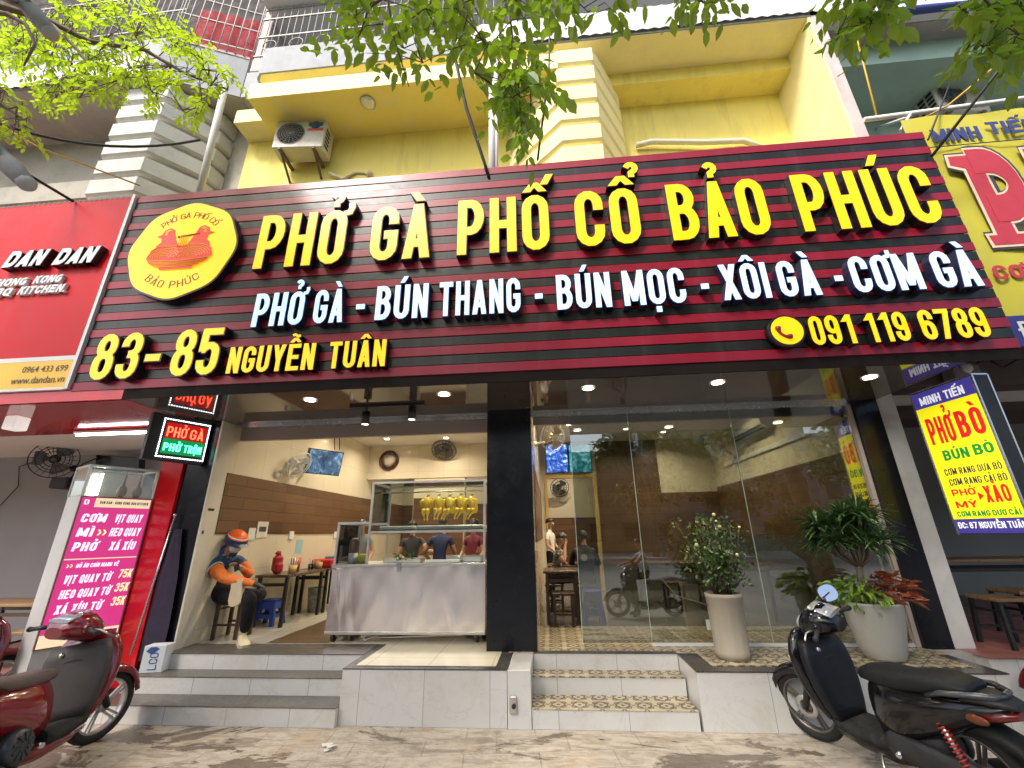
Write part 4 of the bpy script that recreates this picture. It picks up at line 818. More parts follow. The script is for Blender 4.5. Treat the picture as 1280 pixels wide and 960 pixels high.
l3(m, '>>', .34, .46, .235, .28, W=.6, s=.2, shear=0); l3(m, '>>', .08, .16, .47, .495, W=.6, s=.2)
m.build('cream_lettering', yl2, mbd)
m = MB(); l3(m, 'DAN DAN - HONG KONG BBQ KITCHEN', .26, .94, .032, .052, s=.15); m.build('dark_lettering', dk_, mbd)
m = MB(); l3(m, 'D', .06, .12, .025, .06, s=.13); m.build('logo_mark', wl, mbd)
for i, cc in enumerate(((.55, .03, .35), (.10, .45, .75), (.85, .5, .03), (.45, .02, .3))):
    m = MB(); q3(m, W3 * (.58 + .1 * i), W3 * (.66 + .1 * i), Bz0 + .04, Bz0 + .105, .0147, .0155); m.build('app_badge', plain('badge_colour', cc, .4), mbd)
# things in the left dining room
def wall_fan(name_label, c, facing, r, tilt, mats, group='wall fans', wall=None):
    """oscillating wall fan: guard of rings and wires, three blades, motor, arm and wall plate"""
    c = Vector(c); d = Vector(facing).normalized(); d = (d + Vector((0, 0, -tilt))).normalized(); u, v = frame_of(d)
    t = empty('wall_fan', c, 0, name_label, 'fan', group)
    g = MB()
    for rr, off in ((1, 0), (.72, .05), (.42, .07), (1, -.09), (.6, -.12)):
        g.tube([c + d * off * r * 2 * .6 + (u * math.cos(i * .3142) + v * math.sin(i * .3142)) * rr * r for i in range(20)], r * .022, 5, True)
    for i in range(20):
        a = i * .3142; e = u * math.cos(a) + v * math.sin(a)
        g.tube([c + d * .10 * r + e * .12 * r, c + d * .075 * r + e * .6 * r, c + e * r, c - d * .12 * r + e * .8 * r, c - d * .16 * r + e * .3 * r], r * .010, 4)
    g.build('guard', mats[0], t)
    b = MB()
    for k in range(3):
        pts = []
        for i in range(7):
            for s_ in (-1, 1):
                rr = r * (.15 + .73 * i / 6); a = k * 2.094 + s_ * (.20 + .42 * math.sin(i / 6 * 2.6)); pts.append(c + (u * math.cos(a) + v * math.sin(a)) * rr + d * (s_ * .05 * r))
        b.add(pts, [(2 * i, 2 * i + 1, 2 * i + 3, 2 * i + 2) for i in range(6)], True)
    b.lathe([(.0, .09 * r), (.14 * r, .06 * r), (.16 * r, -.08 * r)], 14)
    nb = 14 * 3; Mx = Matrix((u, v, d)).transposed(); b.v[-nb:] = [tuple(c + Mx @ Vector(p)) for p in b.v[-nb:]]
    b.build('blades', mats[1], t)
    mo = MB(); mo.tube([c - d * .05 * r, c - d * .35 * r, c - d * .75 * r, c - d * .85 * r], [.2 * r, .26 * r, .22 * r, .08 * r], 12)
    mo.build('motor', mats[0], t)
    w = Vector(wall) if wall else c - d * 1.3 * r
    MB().tube([c - d * .6 * r, c - d * .7 * r + Vector((0, 0, -.35 * r)), w], r * .09, 8).ball(w, r * .2).build('arm', mats[0], t)
    return t
blk = (M['dark'], paint('grey_blades', (.10, .10, .10), .4, .1, 6)); whf = (M['white_pl'], paint('pale_blue_blades', (.50, .56, .62), .3, .05, 6)); crf = (M['cream_pl'], M['cream_pl'])
p = on_y(68, 574, 6.35); wall_fan('black wall fan on the grey wall of the left dining room', p, (.75, -.65, 0), .30, .15, blk, 'wall fans', (p.x - .35, 6.98, p.z - .05))
def tv(label, c, ux, uz, w, h, pic, t=.06, group='wall televisions', parent_label=None, mount=None):
    c, ux, uz = Vector(c), Vector(ux).normalized(), Vector(uz).normalized(); n = ux.cross(uz)
    e = empty('television', c, 0, label, 'television', group)
    MB().obox(c - n * t / 2, ux * w / 2, n * t / 2, uz * h / 2).build('housing', M['black_gloss'], e)
    if pic: MB().obox(c + n * .001, ux * (w / 2 - .015), n * .001, uz * (h / 2 - .015)).build('screen', pic, e)
    if mount: MB().tube([c - n * t, Vector(mount)], .02, 6).build('bracket', M['dark'], e)
    return e
def screen(name, c0, c1, c2, s):
    t = NT(name); v = t.co(geo=True); n = t.noise(v, 7, 6, .65, 1.2); c = t.ramp(n, [(.35, c0), (.52, c1), (.72, c2)]); t.set(Base_Color=(.01, .01, .01), Emission_Color=c, Emission_Strength=s, Roughness=.15); return t.m
p = on_y(146, 582, 6.6); tv('black television seen from below on the grey wall', p, (1, -.12, -.12), (0, -.25, 1), .95, .30, None, .10, mount=(p.x, 6.98, p.z))
p = on_y(80, 604, 6.7); one(MB().bbox(p.x - .16, p.x + .16, 6.6, 6.98, p.z - .09, p.z + .09, .02).tube([(p.x + .1, 6.7, p.z + .09), (p.x + .35, 6.6, p.z + .3), (p.x + .6, 6.6, p.z + .4)], .012, 5), 'set_top_box', M['dark'], 'small black box and cable under the black television', 'box')
wc = MB(); q = on_y(68, 574, 6.9); wc.tube([(q.x - .2, 6.97, q.z + .05), (q.x - .75, 6.97, q.z - .1), (q.x - .62, 6.97, q.z - .45), (q.x - .85, 6.97, q.z - .8), (q.x - 1.0, 6.97, q.z - 1.15)], .008, 5)
one(wc, 'loose_wire', M['cable'], 'loose black wire hanging below the black wall fan', 'wire')
lt_ = empty('tube_lamp', (-6.0, 5.24, 3.0), 0, 'bright white tube lamp along the red soffit edge', 'lamp')
MB().bbox(-6.55, -5.38, 5.215, 5.27, 3.01, 3.05, .006).build('housing', M['white_pl'], lt_); MB().tube([(-6.51, 5.24, 2.995), (-5.42, 5.24, 2.995)], .016, 8).build('tube', M['lamp_cool'], lt_)
L_ = bpy.data.lights.new('tube_light', 'AREA'); L_.shape = 'RECTANGLE'; L_.size = 1.1; L_.size_y = .05; L_.energy = 12; L_.color = (.92, .96, 1); lo_ = bpy.data.objects.new('tube_light', L_); COL.objects.link(lo_); lo_.location = (-6.4, 5.64, 3.045); lo_.parent = lt_; lo_.location = Vector((-5.97, 5.24, 2.96)) - Vector(lt_.location)
sp_ = empty('soffit_lamp', (-6.47, 4.51, SZ - .01), 0, 'white cube lamp on the red soffit', 'lamp'); MB().bbox(-6.55, -6.39, 4.43, 4.59, SZ - .17, SZ - .004, .012).build('shade', glow('soft_white_shade', (.75, .70, .64), .35, (.7, .7, .68)), sp_)
def stool(label, c, h, s, mt, ml, group, rz=0, stretch=True, name='stool', back=0, spread=.0):
    c = Vector(c); t = empty(name, c, rz, label, 'chair' if back else 'stool', group)
    MB().bbox(-s / 2, s / 2, -s / 2, s / 2, h - .035, h, .006).build('seat', mt, t, True)
    k = s / 2 - .03
    for sx in (-1, 1):
        for sy in (-1, 1): MB().bar((sx * (k + spread), sy * (k + spread), 0), (sx * k, sy * k, h - .036), .035).build('leg', ml, t, True)
    if stretch:
        m = MB()
        for sg in (-1, 1): m.bar((sg * k, -k, h * .72), (sg * k, k, h * .72), .022); m.bar((-k, sg * k, h * .35), (k, sg * k, h * .35), .022)
        m.build('stretchers', ml, t, True)
    if back: MB().bbox(-s / 2, s / 2, s / 2 - .03, s / 2, h + .1, h + back, .006).bar((-k, k, h), (-k, k, h + back), .03).bar((k, k, h), (k, k, h + back), .03).build('backrest', mt, t, True)
    return t
def table(label, c, lx, ly, h, mt, ml, group=None, rz=0, leg=.04, apron=True):
    t = empty('table', c, rz, label, 'table', group)
    MB().bbox(-lx / 2, lx / 2, -ly / 2, ly / 2, h - .035, h, .005).build('tabletop', mt, t, True)
    for sx in (-1, 1):
        for sy in (-1, 1): x, y = sx * (lx / 2 - .05), sy * (ly / 2 - .05); MB().box(x - leg / 2, x + leg / 2, y - leg / 2, y + leg / 2, 0, h - .036).build('leg', ml, t, True)
    if apron:
        m = MB()
        for sy in (-1, 1): m.box(-lx / 2 + .08, lx / 2 - .08, sy * (ly / 2 - .05) - .012, sy * (ly / 2 - .05) + .012, h - .15, h - .11)
        m.build('frame_rails', ml, t, True)
    return t
table('pale wood table in the left dining room behind the grey cabinet', (-7.1, 5.75, .12), 1.3, .6, .74, M['tabletop'], M['wood_dark'])
stool('pale wood chair beside the left dining table', (-6.5, 5.5, .12), .45, .36, M['tabletop'], M['wood_dark'], 'left dining chairs', .3, back=.42, name='chair')
stool('dark wood stool under the left dining table', (-7.2, 5.45, .12), .45, .34, M['wood_dark'], M['wood_dark'], 'left dining chairs')
m = MB().lathe([(.0, 0), (.085, .0), (.085, .38), (.05, .44), (.02, .46), (.02, .5)], 18, (-6.55, 6.2, .86)); one(m, 'fire_extinguisher', paint('red_cylinder', (.5, .01, .01), .3), 'red cylinder standing on the left dining room ledge', 'extinguisher')
one(MB().bbox(-6.8, -6.3, 6.05, 6.35, .12, .86, .01), 'cabinet', M['wood_dark'], 'low dark cabinet by the grey wall at left', 'cabinet')

# ------------------------------------------------------------------ right neighbour
NR = empty('noodle_building', (7, 7, 0), 0, 'teal and grey noodle shop house beyond the white pillar', 'building')
MB().box(4.0, 14, 4.92, 11, -.1, .44).build('foundation', M['marble'], NR); MB().quad((3.985, 4.9, .4455), (14, 4.9, .4455), (14, 11, .4455), (3.985, 11, .4455)).build('floor', M['redfloor'], NR)
MB().bbox(3.985, 4.20, 5.26, 5.56, .44, 4.6, .006).build('pillar', M['offwhite'], NR, label='chipped white pillar next to the black column')
MB().box(4.0, 14, 9.0, 9.2, .44, 3.6).build('wall', paint('grey_green_wall', (.20, .23, .22), .7, .1, 1.5), NR, label='dim grey green dining wall')
MB().box(3.95, 4.0, 5.57, 9.0, .44, 3.6).build('wall', paint('grey_blue_wall', (.34, .40, .41), .7, .1, 1.5), NR, label='pale side wall behind the white pillar')
MB().box(4.2, 14, 4.35, 9.0, 3.5, 3.6).build('ceiling', paint('dark_stained_ceiling', (.10, .09, .085), .8, .3, 1.5), NR)
MB().box(4.2, 14, 5.30, 5.42, 3.02, 3.12).build('lintel', M['offwhite'], NR)
MB().box(4.2, 14, 5.2, 5.30, 3.2, 3.49).build('shutter_box', paint('brown_shutter_box', (.12, .10, .09), .6, .2, 2), NR)
MB().box(4.45, 14, 5.95, 6.1, 3.6, 12).build('wall', M['teal'], NR, label='teal upper wall behind the air conditioner')
MB().box(4.45, 14, 5.0, 5.949, 8.38, 8.45).box(4.45, 14, 5.0, 5.2, 8.45, 8.78).build('balcony_slab', M['teal'], NR)
MB().box(4.45, 14, 4.72, 6.4, 8.785, 8.9).build('balcony_slab', M['greyslab'], NR, label='stained grey slab over the teal beam')
MB().box(4.45, 14, 4.60, 4.719, 8.8, 9.6).build('parapet', M['alu'], NR)
MB().tube([(4.6, 4.58, 8.84), (5.6, 4.55, 8.80), (6.6, 4.58, 8.85), (8.5, 4.57, 8.86)], [.02, .06, .05, .02], 8).build('rolled_tarpaulin', paint('blue_tarpaulin', (.03, .05, .22), .5), NR)
MB().box(4.45, 14, 5.4, 5.94, 7.06, 7.12).build('balcony_slab', M['greyslab'], NR, label='thin grey ledge below the grey air conditioner')
m = MB(); m.tube([(4.27, 4.4, 6.58), (9.5, 4.46, 6.98)], .03, 8).build('sign_rail', M['alu'], NR)
m = MB(); m.tube([(5.0, 4.42, 6.64), (5.9, 5.93, 8.1)], .022, 8).tube([(4.85, 4.4, 6.62), (4.6, 4.36, 6.3)], .02, 6).build('sign_strut', M['alu'], NR)
def ac_unit(label, c, rz, w=.86, h=.60, d=.32, tilt=0, mt='cream_pl', deco=True):
    t = empty('air_conditioner', c, rz, label, 'air conditioner', 'outdoor air conditioners'); t.rotation_euler = (tilt, 0, rz)
    body = paint('weathered_ac_shell', (.56, .55, .49), .5, .08, 4, dirt=(.30, .25, .18), dirt_amt=.6)
    MB().bbox(-w / 2, w / 2, -d / 2, d / 2, 0, h, .015).build('casing', body, t, True)
    g = MB().lathe([(.225, -.003), (.235, -.012), (.225, -.02)], 28, (-w * .17, -d / 2 + .0, h * .52), 'y', caps=False)
    for r_ in (.19, .15, .11, .07): g.lathe([(r_ - .005, -.012), (r_ + .005, -.016), (r_ + .005, -.010)], 24, (-w * .17, -d / 2, h * .52), 'y', caps=False)
    for i in range(16): a = i * math.pi / 8; g.bar((-w * .17, -d / 2 - .012, h * .52), (-w * .17 + .225 * math.cos(a), -d / 2 - .012, h * .52 + .225 * math.sin(a)), .006)
    g.build('fan_grille', paint('grille_wire', (.22, .22, .21), .5), t, True)
    MB().lathe([(.218, -.002), (0, -.004)], 28, (-w * .17, -d / 2, h * .52), 'y').build('fan_recess', M['dark'], t, True)
    m = MB()
    for i in range(5): m.box(w / 2 + .001, w / 2 + .006, -d * .35, d * .05, .08 + i * .085, .12 + i * .085)
    for i in range(6):
        for j in range(2): m.box(-w / 2 - .006, -w / 2 - .001, -d * .4 + j * .13, -d * .4 + .10 + j * .13, .06 + i * .08, .115 + i * .08)
    m.build('side_vents', M['dark'], t, True)
    for sx in (-1, 1): MB().bar((sx * w * .33, -d / 2 - .02, -.03), (sx * w * .33, d / 2 + .16, -.03), .045).bar((sx * w * .33, -d * .3, -.05), (sx * w * .33, d / 2 + .15, -.34), .03).build('bracket', paint('rusty_bracket', (.14, .10, .07), .7, .3, 8), t, True)
    return t, body, (w, h, d)
a1, _, (w, h, d) = ac_unit('weathered outdoor air conditioner on the yellow wall', (-3.98, 5.20, 7.78), R(4))
m = MB(); m.lathe([(.085, -.004), (0, -.006)], 20, (w * .30, -d / 2, h * .82), 'y'); m.box(w * .16, w * .44, -d / 2 - .0045, -d / 2 - .001, h * .78, h * .92); m.build('blue_sticker', plain('blue_sticker', (.03, .14, .34), .5), a1, True)
m = MB(); m.box(w * .15, w * .46, -d / 2 - .005, -d / 2 - .001, h * .61, h * .69); m.build('red_sticker', plain('red_sticker', (.60, .07, .03), .5), a1, True)
a2, _, (w, h, d) = ac_unit('grey outdoor air conditioner on the teal wall', (6.95, 5.72, 7.92), R(8))
m = MB(); m.lathe([(.05, -.02), (0, -.024)], 16, (-w * .17, -d / 2, h * .52), 'y'); m.box(w * .22, w * .36, -d / 2 - .005, -d / 2 - .001, h * .82, h * .94); m.build('blue_sticker', plain('blue_badge', (.03, .16, .34), .5), a2, True)
one(MB().tube([(-3.55, 5.40, 7.55), (-3.3, 5.42, 7.40), (-3.1, 5.44, 7.55), (-2.85, 5.45, 7.50)], [.03, .03, .022, .014], 8).ball((-2.85, 5.44, 7.5), .06), 'insulated_pipe', paint('lagged_pipe', (.62, .58, .44), .7, .1, 8), 'lagged pipe looping out beside the weathered air conditioner', 'pipe')
one(MB().tube([on_y(795, 182, 5.55), on_y(815, 177, 5.52), on_y(880, 178, 5.52), on_y(930, 176, 5.54), on_y(955, 186, 5.58)], .045, 10), 'insulated_pipe', paint('lagged_pipe_pale', (.70, .68, .58), .7, .06, 8), 'pale lagged pipe lying along the loggia wall above the sign', 'pipe')
one(MB().tube([(-5.15, 4.62, 9.0), (-5.02, 4.61, 6.2)], .05, 10), 'drain_pipe', M['offwhite'], 'white drain pipe between the banded white pilaster and the yellow wall', 'pipe')
one(MB().tube([(-.60, 4.58, 8.9), (-.60, 4.58, 5.7)], .055, 10).tube([(-.53, 4.55, 8.9), (-.53, 4.55, 5.7)], .022, 8), 'drain_pipe', M['alu'], 'white drain pipes down the yellow front beside the central pilaster', 'pipe')
# furniture of the right dining room
table('long pale wood table at the back of the noodle shop', (6.0, 6.6, .4455), 3.2, .6, .76, M['tabletop'], M['dark'])
for i, (x, y, lab) in enumerate(((4.66, 5.36, 'wooden stool with black metal legs standing nearest the white pillar'), (5.35, 5.9, 'wooden stool cut by the edge of the view in the noodle shop'), (4.75, 6.6, 'wooden stool pushed under the long pale wood table'))):
    stool(lab, (x, y, .4455), .46, .36, M['tabletop'], M['dark'], 'noodle shop stools', .1 * i, spread=.03)
# ------------------------------------------------------------------ lamps that are lit
def downlight(c, label, power, group, r=.055, col=(1, .84, .60)):
    t = empty('downlight', c, 0, label, 'lamp', group); x, y, z = c
    MB().lathe([(r * 1.25, -.001), (r * 1.3, -.008), (r, -.010)], 18, c, caps=False).build('ring', M['white_pl'], t); MB().lathe([(r, -.005), (0, -.006)], 18, c).build('diffuser', M['lamp'], t)
    L = bpy.data.lights.new('downlight', 'AREA'); L.shape = 'DISK'; L.size = r * 2; L.energy = power; L.color = col; L.spread = R(150)
    o = bpy.data.objects.new('downlight_light', L); COL.objects.link(o); o.parent = t; o.location = (0, 0, -.02); return t
for x, lab in ((-2.63, 'over the white tiled steps'), (-1.10, 'next to the black column on its open side'), (.466, 'above the patterned steps'), (1.806, 'above the rose pot')):
    downlight((x, 4.33, SZ - .002), 'round downlight in the dark soffit ' + lab, 5, 'soffit downlights', .06)
downlight((3.33, 4.37, SZ - .002), 'round downlight in the dark soffit by the glazed end column', 5, 'soffit downlights', .06)
k = 0
PL = ['near the open front', 'over the dark table', 'above the clock', 'added over the food cart to brighten the chickens', 'behind the food cart', 'deepest in the open room']
for i, (x, y) in enumerate(((-3.0, 6.4), (-3.55, 7.6), (-3.5, 8.9), (-1.3, 5.70), (-1.75, 7.7), (-2.2, 9.0))): downlight((x, y, CZ - .001), 'ceiling downlight of the open dining room ' + PL[i], (9.5, 9.5, 9.5, 20, 9.5, 9.5)[i], 'dining room downlights')  # the lamp over the cart is added to brighten the chickens
PR = ['above the television', 'over the dining table', 'beside the wood wall', 'near the split air conditioner', 'at the back corner', 'near the window glass']
for i, (x, y) in enumerate(((.45, 8.2), (.3, 6.6), (1.65, 8.75), (2.9, 7.4), (2.5, 9.15), (1.9, 6.3))): downlight((x, y, CZ - .001), 'ceiling downlight of the glazed room ' + PR[i], 16, 'glazed room downlights')
for i, (x, y) in enumerate(((-2.6, 11.2), (.4, 11.2))): downlight((x, y, CZ - .001), ('kitchen downlight behind the tiled partition', 'downlight in the room behind the varnished door frame')[i], 14, 'rear room downlights')
for i, (px, py) in enumerate(((457, 524), (515, 518))):
    p = on_y(px, py, 4.62); t = empty('spotlight', p, 0, ('black track spotlight left of its twin under the soffit', 'black track spotlight nearer the black column under the soffit')[i], 'lamp', 'track spotlights')
    MB().tube([(p.x, p.y, p.z - .06), (p.x, p.y, p.z + .09)], .045, 14).build('shade', M['dark'], t); MB().tube([(p.x, p.y, p.z + .09), (p.x, p.y, SZ - .003)], .014, 8).build('stem', M['dark'], t); MB().lathe([(.038, -.061), (0, -.062)], 14, p).build('lens', glow('spot_lens', (1, .88, .7), 3), t)
m = MB().bbox(-2.3, -1.4, 4.60, 4.64, SZ - .03, SZ - .003, .004); one(m, 'lamp_track', M['dark'], 'black lamp track on the dark soffit above the steps', 'track')

# ------------------------------------------------------------------ open dining room
wall_fan('white wall fan on the tiled wall of the open dining room', (-3.98, 6.5, 2.68), (1, -.15, 0), .24, .75, whf, 'wall fans', (-4.19, 6.3, 2.52))
tv('tilted television on the tiled wall of the open dining room', on_y(406, 578, 7.05), (.62, .9, 0), (.18, -.12, 1), .62, .42, screen('tv_picture_blue', (.01, .02, .05), (.04, .10, .18), (.25, .38, .50), .8), mount=(-4.19, 7.3, 2.95))
m = MB()
for i, x in enumerate((0, .09)): m.tube([(-3.72 + x, 7.1, 3.05), (-3.78 + x, 7.15, 3.3), (-3.74 + x * .5, 7.1, CZ)], .008, 5)
one(m, 'television_cable', M['cable'], 'black cables from the ceiling to the tilted television', 'cable')
ck = empty('wall_clock', (-3.71, 9.69, 3.05), 0, 'round wall clock with dark brown rim', 'clock'); cc = (-3.71, 9.695, 3.275)
MB().lathe([(.225, 0), (.235, -.03), (.215, -.05), (.18, -.04), (.178, -.02)], 36, cc, 'y').build('rim', paint('dark_brown_rim', (.05, .015, .012), .25, .1, 4), ck); MB().lathe([(.18, -.022), (0, -.023)], 30, cc, 'y').build('dial', plain('clock_dial', (.72, .68, .60), .4), ck)
m = MB().bar((cc[0], cc[1] - .026, cc[2]), (cc[0] - .05, cc[1] - .026, cc[2] + .085), .012, .003).bar((cc[0], cc[1] - .029, cc[2]), (cc[0] + .012, cc[1] - .029, cc[2] - .035), .01, .003)
for i in range(12): a = i * math.pi / 6; m.bar((cc[0] + .145 * math.sin(a), cc[1] - .025, cc[2] + .145 * math.cos(a)), (cc[0] + .165 * math.sin(a), cc[1] - .025, cc[2] + .165 * math.cos(a)), .008, .002)
m.build('hands', M['dark'], ck)
wall_fan('grey wall fan high on the header beam behind the food cart', (-2.35, 9.45, 3.42), (0, -1, 0), .28, 1.2, blk, 'wall fans', (-2.35, 9.69, 3.5))
one(MB().quad((-3.35, 5.37, Z0 + .004), (-2.62, 5.37, Z0 + .004), (-2.62, 8.3, Z0 + .004), (-3.35, 8.3, Z0 + .004)), 'floor_mat', M['mat_wood'], 'brown plank mat on the cream floor beside the food cart', 'mat')
table('dark dining table nearest the open front along the tiled wall', (-3.93, 6.72, Z0), .50, 1.06, .66, M['table_dark'], M['dark'], 'dark dining tables')
table('dark dining table behind the first along the tiled wall', (-3.93, 7.86, Z0), .50, 1.06, .66, M['table_dark'], M['dark'], 'dark dining tables')
stool('dark wood stool under the rider in orange', (-4.0, 5.66, Z0), .46, .34, M['wood_dark'], M['wood_dark'], 'dark wood stools', .05)
def plastic_stool(label, c, col, h=.38, s=.30, rz=0):
    t = empty('plastic_stool', c, rz, label, 'stool', 'blue plastic stools'); mt = paint('plastic_blue', col, .4, .06, 5)
    MB().bbox(-s * .38, s * .38, -s * .38, s * .38, h - .025, h, .01).build('seat', mt, t, True)
    for sx in (-1, 1):
        for sy in (-1, 1): a, b = s * .34, s * .5; MB().loft([[(sx * (b - .05 * i), sy * (b - .05 * j), 0) for i, j in ((0, 0), (1, 0), (1, 1), (0, 1))], [(sx * (a - .06 * i), sy * (a - .06 * j), h - .02) for i, j in ((0, 0), (1, 0), (1, 1), (0, 1))]], True, False).build('leg', mt, t, True)
    m = MB()
    for sg in (-1, 1): m.box(-s * .42, s * .42, sg * s * .42 - .006, sg * s * .42 + .006, .10, .15); m.box(sg * s * .42 - .006, sg * s * .42 + .006, -s * .42, s * .42, .10, .15); m.box(-s * .36, s * .36, sg * s * .37 - .005, sg * s * .37 + .005, h - .12, h - .026); m.box(sg * s * .37 - .005, sg * s * .37 + .005, -s * .36, s * .36, h - .12, h - .026)
    m.build('rails', mt, t, True); return t
plastic_stool('blue plastic stool under the dark dining table', (-4.02, 6.42, Z0), (.015, .06, .36), .33, .32)
one(MB().lathe([(0, .0), (.12, .0), (.15, .34), (.155, .36), (.14, .355), (.12, .02)], 18, (-3.92, 7.5, Z0)), 'waste_bin', paint('speckled_bin', (.30, .33, .28), .5, .5, 18), 'pale speckled waste bin on the floor under the dining tables', 'bin')
TT = Z0 + .662
m = MB(); m.bbox(-4.10, -3.96, 6.36, 6.50, TT, TT + .26, .05).bbox(-4.02, -3.9, 6.3, 6.42, TT, TT + .16, .04).tube([(-4.04, 6.43, TT + .26), (-4.03, 6.43, TT + .30)], [.045, .03], 10)
one(m, 'red_bag', paint('red_fabric_bag', (.36, .012, .018), .6, .2, 8), 'lumpy red bag on the dark dining table behind the rider', 'bag')
def tub(c, r, h, mt, label, name='chopstick_tub', cat='tub', sticks=0, stc=None, group=None):
    t = empty(name, c, 0, label, cat, group); MB().lathe([(0, 0), (r * .85, 0), (r, h), (r * .9, h - .004), (r * .78, .006), (0, .006)], 14, (0, 0, 0)).build('body', mt, t, True)
    if sticks:
        m = MB()
        for i in range(sticks): a = i * 2.4; m.tube([(r * .5 * math.cos(a), r * .5 * math.sin(a), .01), (r * .95 * math.cos(a), r * .95 * math.sin(a), h * 1.9)], .005, 5)
        m.build('sticks', stc or M['tabletop'], t, True)
    return t
tub((-3.80, 6.46, TT), .06, .11, paint('yellow_tub', (.58, .42, .16), .5), 'small yellow tub near the red bag on the table', sticks=7, stc=M['steel'])
tub((-3.92, 6.72, TT), .075, .20, paint('orange_brown_jar', (.34, .065, .02), .35), 'orange brown jar on the dark dining table', 'sauce_jar', 'jar')
tub((-3.85, 7.05, TT), .045, .09, M['glass'], 'glass tumbler with spoons near the orange brown jar', 'tumbler', 'cup', 4, M['steel'])
tub((-3.84, 7.3, TT), .05, .10, paint('tan_tub', (.40, .26, .13), .5), 'tan sauce pot between tumbler and red tray', 'sauce_pot', 'pot')
tub((-3.95, 7.42, TT), .05, .12, paint('brown_tub', (.25, .13, .06), .5), 'brown sauce pot beside the red tray', 'sauce_pot', 'pot')
one(MB().bbox(-4.1, -3.74, 7.5, 8.3, TT, TT + .13, .02), 'red_tray', paint('red_plastic_tray', (.44, .012, .014), .35), 'long red plastic tray at the far end of the dark tables', 'tray')
one(MB().bbox(-4.02, -3.82, 7.8, 8.05, TT + .131, TT + .17, .008), 'napkin_pack', paint('blue_pack', (.12, .26, .42), .5), 'blue napkin pack lying on the red tray', 'pack')
def wall_notice(y, z, w, h, mt, label, x=XL, name='wall_notice', cat='notice', group=None, dx=.005): return one(MB().box(x + .001, x + dx, y - w / 2, y + w / 2, z - h / 2, z + h / 2), name, mt, label, cat, group)
paper = plain('paper_white', (.66, .65, .60), .6)
wall_notice(6.20, 1.72, .24, .22, paper, 'white notice card on the wood planks behind the orange helmet', dx=.016); t = MB().box(XL + .0162, XL + .018, 6.12, 6.28, 1.69, 1.76); one(t, 'notice_print', plain('dark_grey_print', (.06, .07, .08), .5), 'dark printed panel on the white notice card', 'print')
wall_notice(5.98, 1.66, .14, .16, paper, 'small white card at the lower edge of the planks', dx=.016)
wall_notice(6.95, 1.64, .12, .12, M['white_pl'], 'white wall socket above the red bag', name='wall_socket', cat='socket', group='white wall sockets', dx=.026); wall_notice(8.45, 1.64, .12, .12, M['white_pl'], 'white wall socket nearest the food cart', name='wall_socket', cat='socket', group='white wall sockets', dx=.026)
wall_notice(7.25, 1.46, .20, .22, plain('pale_blue_notice', (.32, .50, .58), .6), 'pale blue notice on the wall above the sauce jars')
m = MB(); one(m.box(XL + .0125, XL + .014, 5.09, 5.19, 1.93, 1.96).box(XL + .0125, XL + .014, 5.07, 5.10, 1.66, 1.70), 'door_sticker', M['dark'], 'small black stickers on the cream door jamb', 'sticker')

# ------------------------------------------------------------------ food cart
fc = empty('food_cart', (-1.73, 5.75, Z0), 0, 'stainless steel food cart with glass display case on castors', 'cart')
cx0, cx1, cy0, cy1 = -2.66, -.79, 5.38, 6.05; cz0, cz1 = .565, 1.255
mb = MB(); nx, nz = 40, 16                          # dented front sheet
mb.add([(cx0 + (cx1 - cx0) * i / nx, cy0 + (0 if i in (0, nx) or j in (0, nz) else .0035 * math.sin(i * .45 + .6 * math.sin(j * .5)) * math.sin(j * .19) + .002 * math.sin(i * 1.1 - j * .4)), cz0 + (cz1 - cz0) * j / nz) for j in range(nz + 1) for i in range(nx + 1)],
       [(j * (nx + 1) + i, j * (nx + 1) + i + 1, (j + 1) * (nx + 1) + i + 1, (j + 1) * (nx + 1) + i) for j in range(nz) for i in range(nx)], True)
mb.box(cx0 + .002, cx1 - .002, cy0 + .02, cy1, cz0 + .002, cz1 - .002); mb.build('body', M['steel_wavy'], fc)
m = MB(); m.bbox(cx0 - .012, cx1 + .012, cy0 - .012, cy1 + .01, cz1 - .001, cz1 + .03, .005).bbox(cx0 - .006, cx1 + .006, cy0 - .008, cy1, cz0 - .03, cz0 + .001, .004); m.build('worktop', M['steel'], fc)
for x in (cx0 + .08, cx1 - .09):
    for y in (cy0 + .06, cy1 - .08):
        m = MB().lathe([(.05, -.018), (.052, 0), (.05, .018)], 16, (x, y, Z0 + .052), 'x'); m.mat(1).bar((x - .03, y, Z0 + .05), (x - .03, y + .02, cz0 - .03), .008, .03).bar((x + .03, y, Z0 + .05), (x + .03, y + .02, cz0 - .03), .008, .03); m.build('castor', [M['dark'], M['steel']], fc)
MB().tube([(-2.2, 5.45, Z0 + .04), (-2.05, 5.5, Z0 + .1), (-1.1, 5.55, Z0 + .05), (-2.2, 5.45, Z0 + .04)], .008, 6).tube([(-2.25, 5.45, Z0 + .10), (-2.2, 5.42, Z0 + .02), (-2.0, 5.5, Z0 + .08)], .008, 6).build('under_frame', M['steel'], fc)
fr = MB(); gl = MB(); zt = 2.26; lx = -2.245; zl = 1.775
def post(x, y, z0, z1, r=.013): fr.box(x - r, x + r, y - r, y + r, z0, z1)
for x in (lx, cx1 - .014):
    for y in (cy0 + .02, cy1 - .02): post(x, y, cz1 + .03, zt)
for y in (cy0 + .02, cy1 - .02): post(cx0 + .014, y, cz1 + .03, zl); fr.box(cx0, lx, y - .016, y + .016, zl - .03, zl); fr.box(lx, cx1, y - .014, y + .014, zt - .025, zt)
for x in (lx, cx1 - .014): fr.box(x - .014, x + .014, cy0 + .02, cy1 - .02, zt - .025, zt)
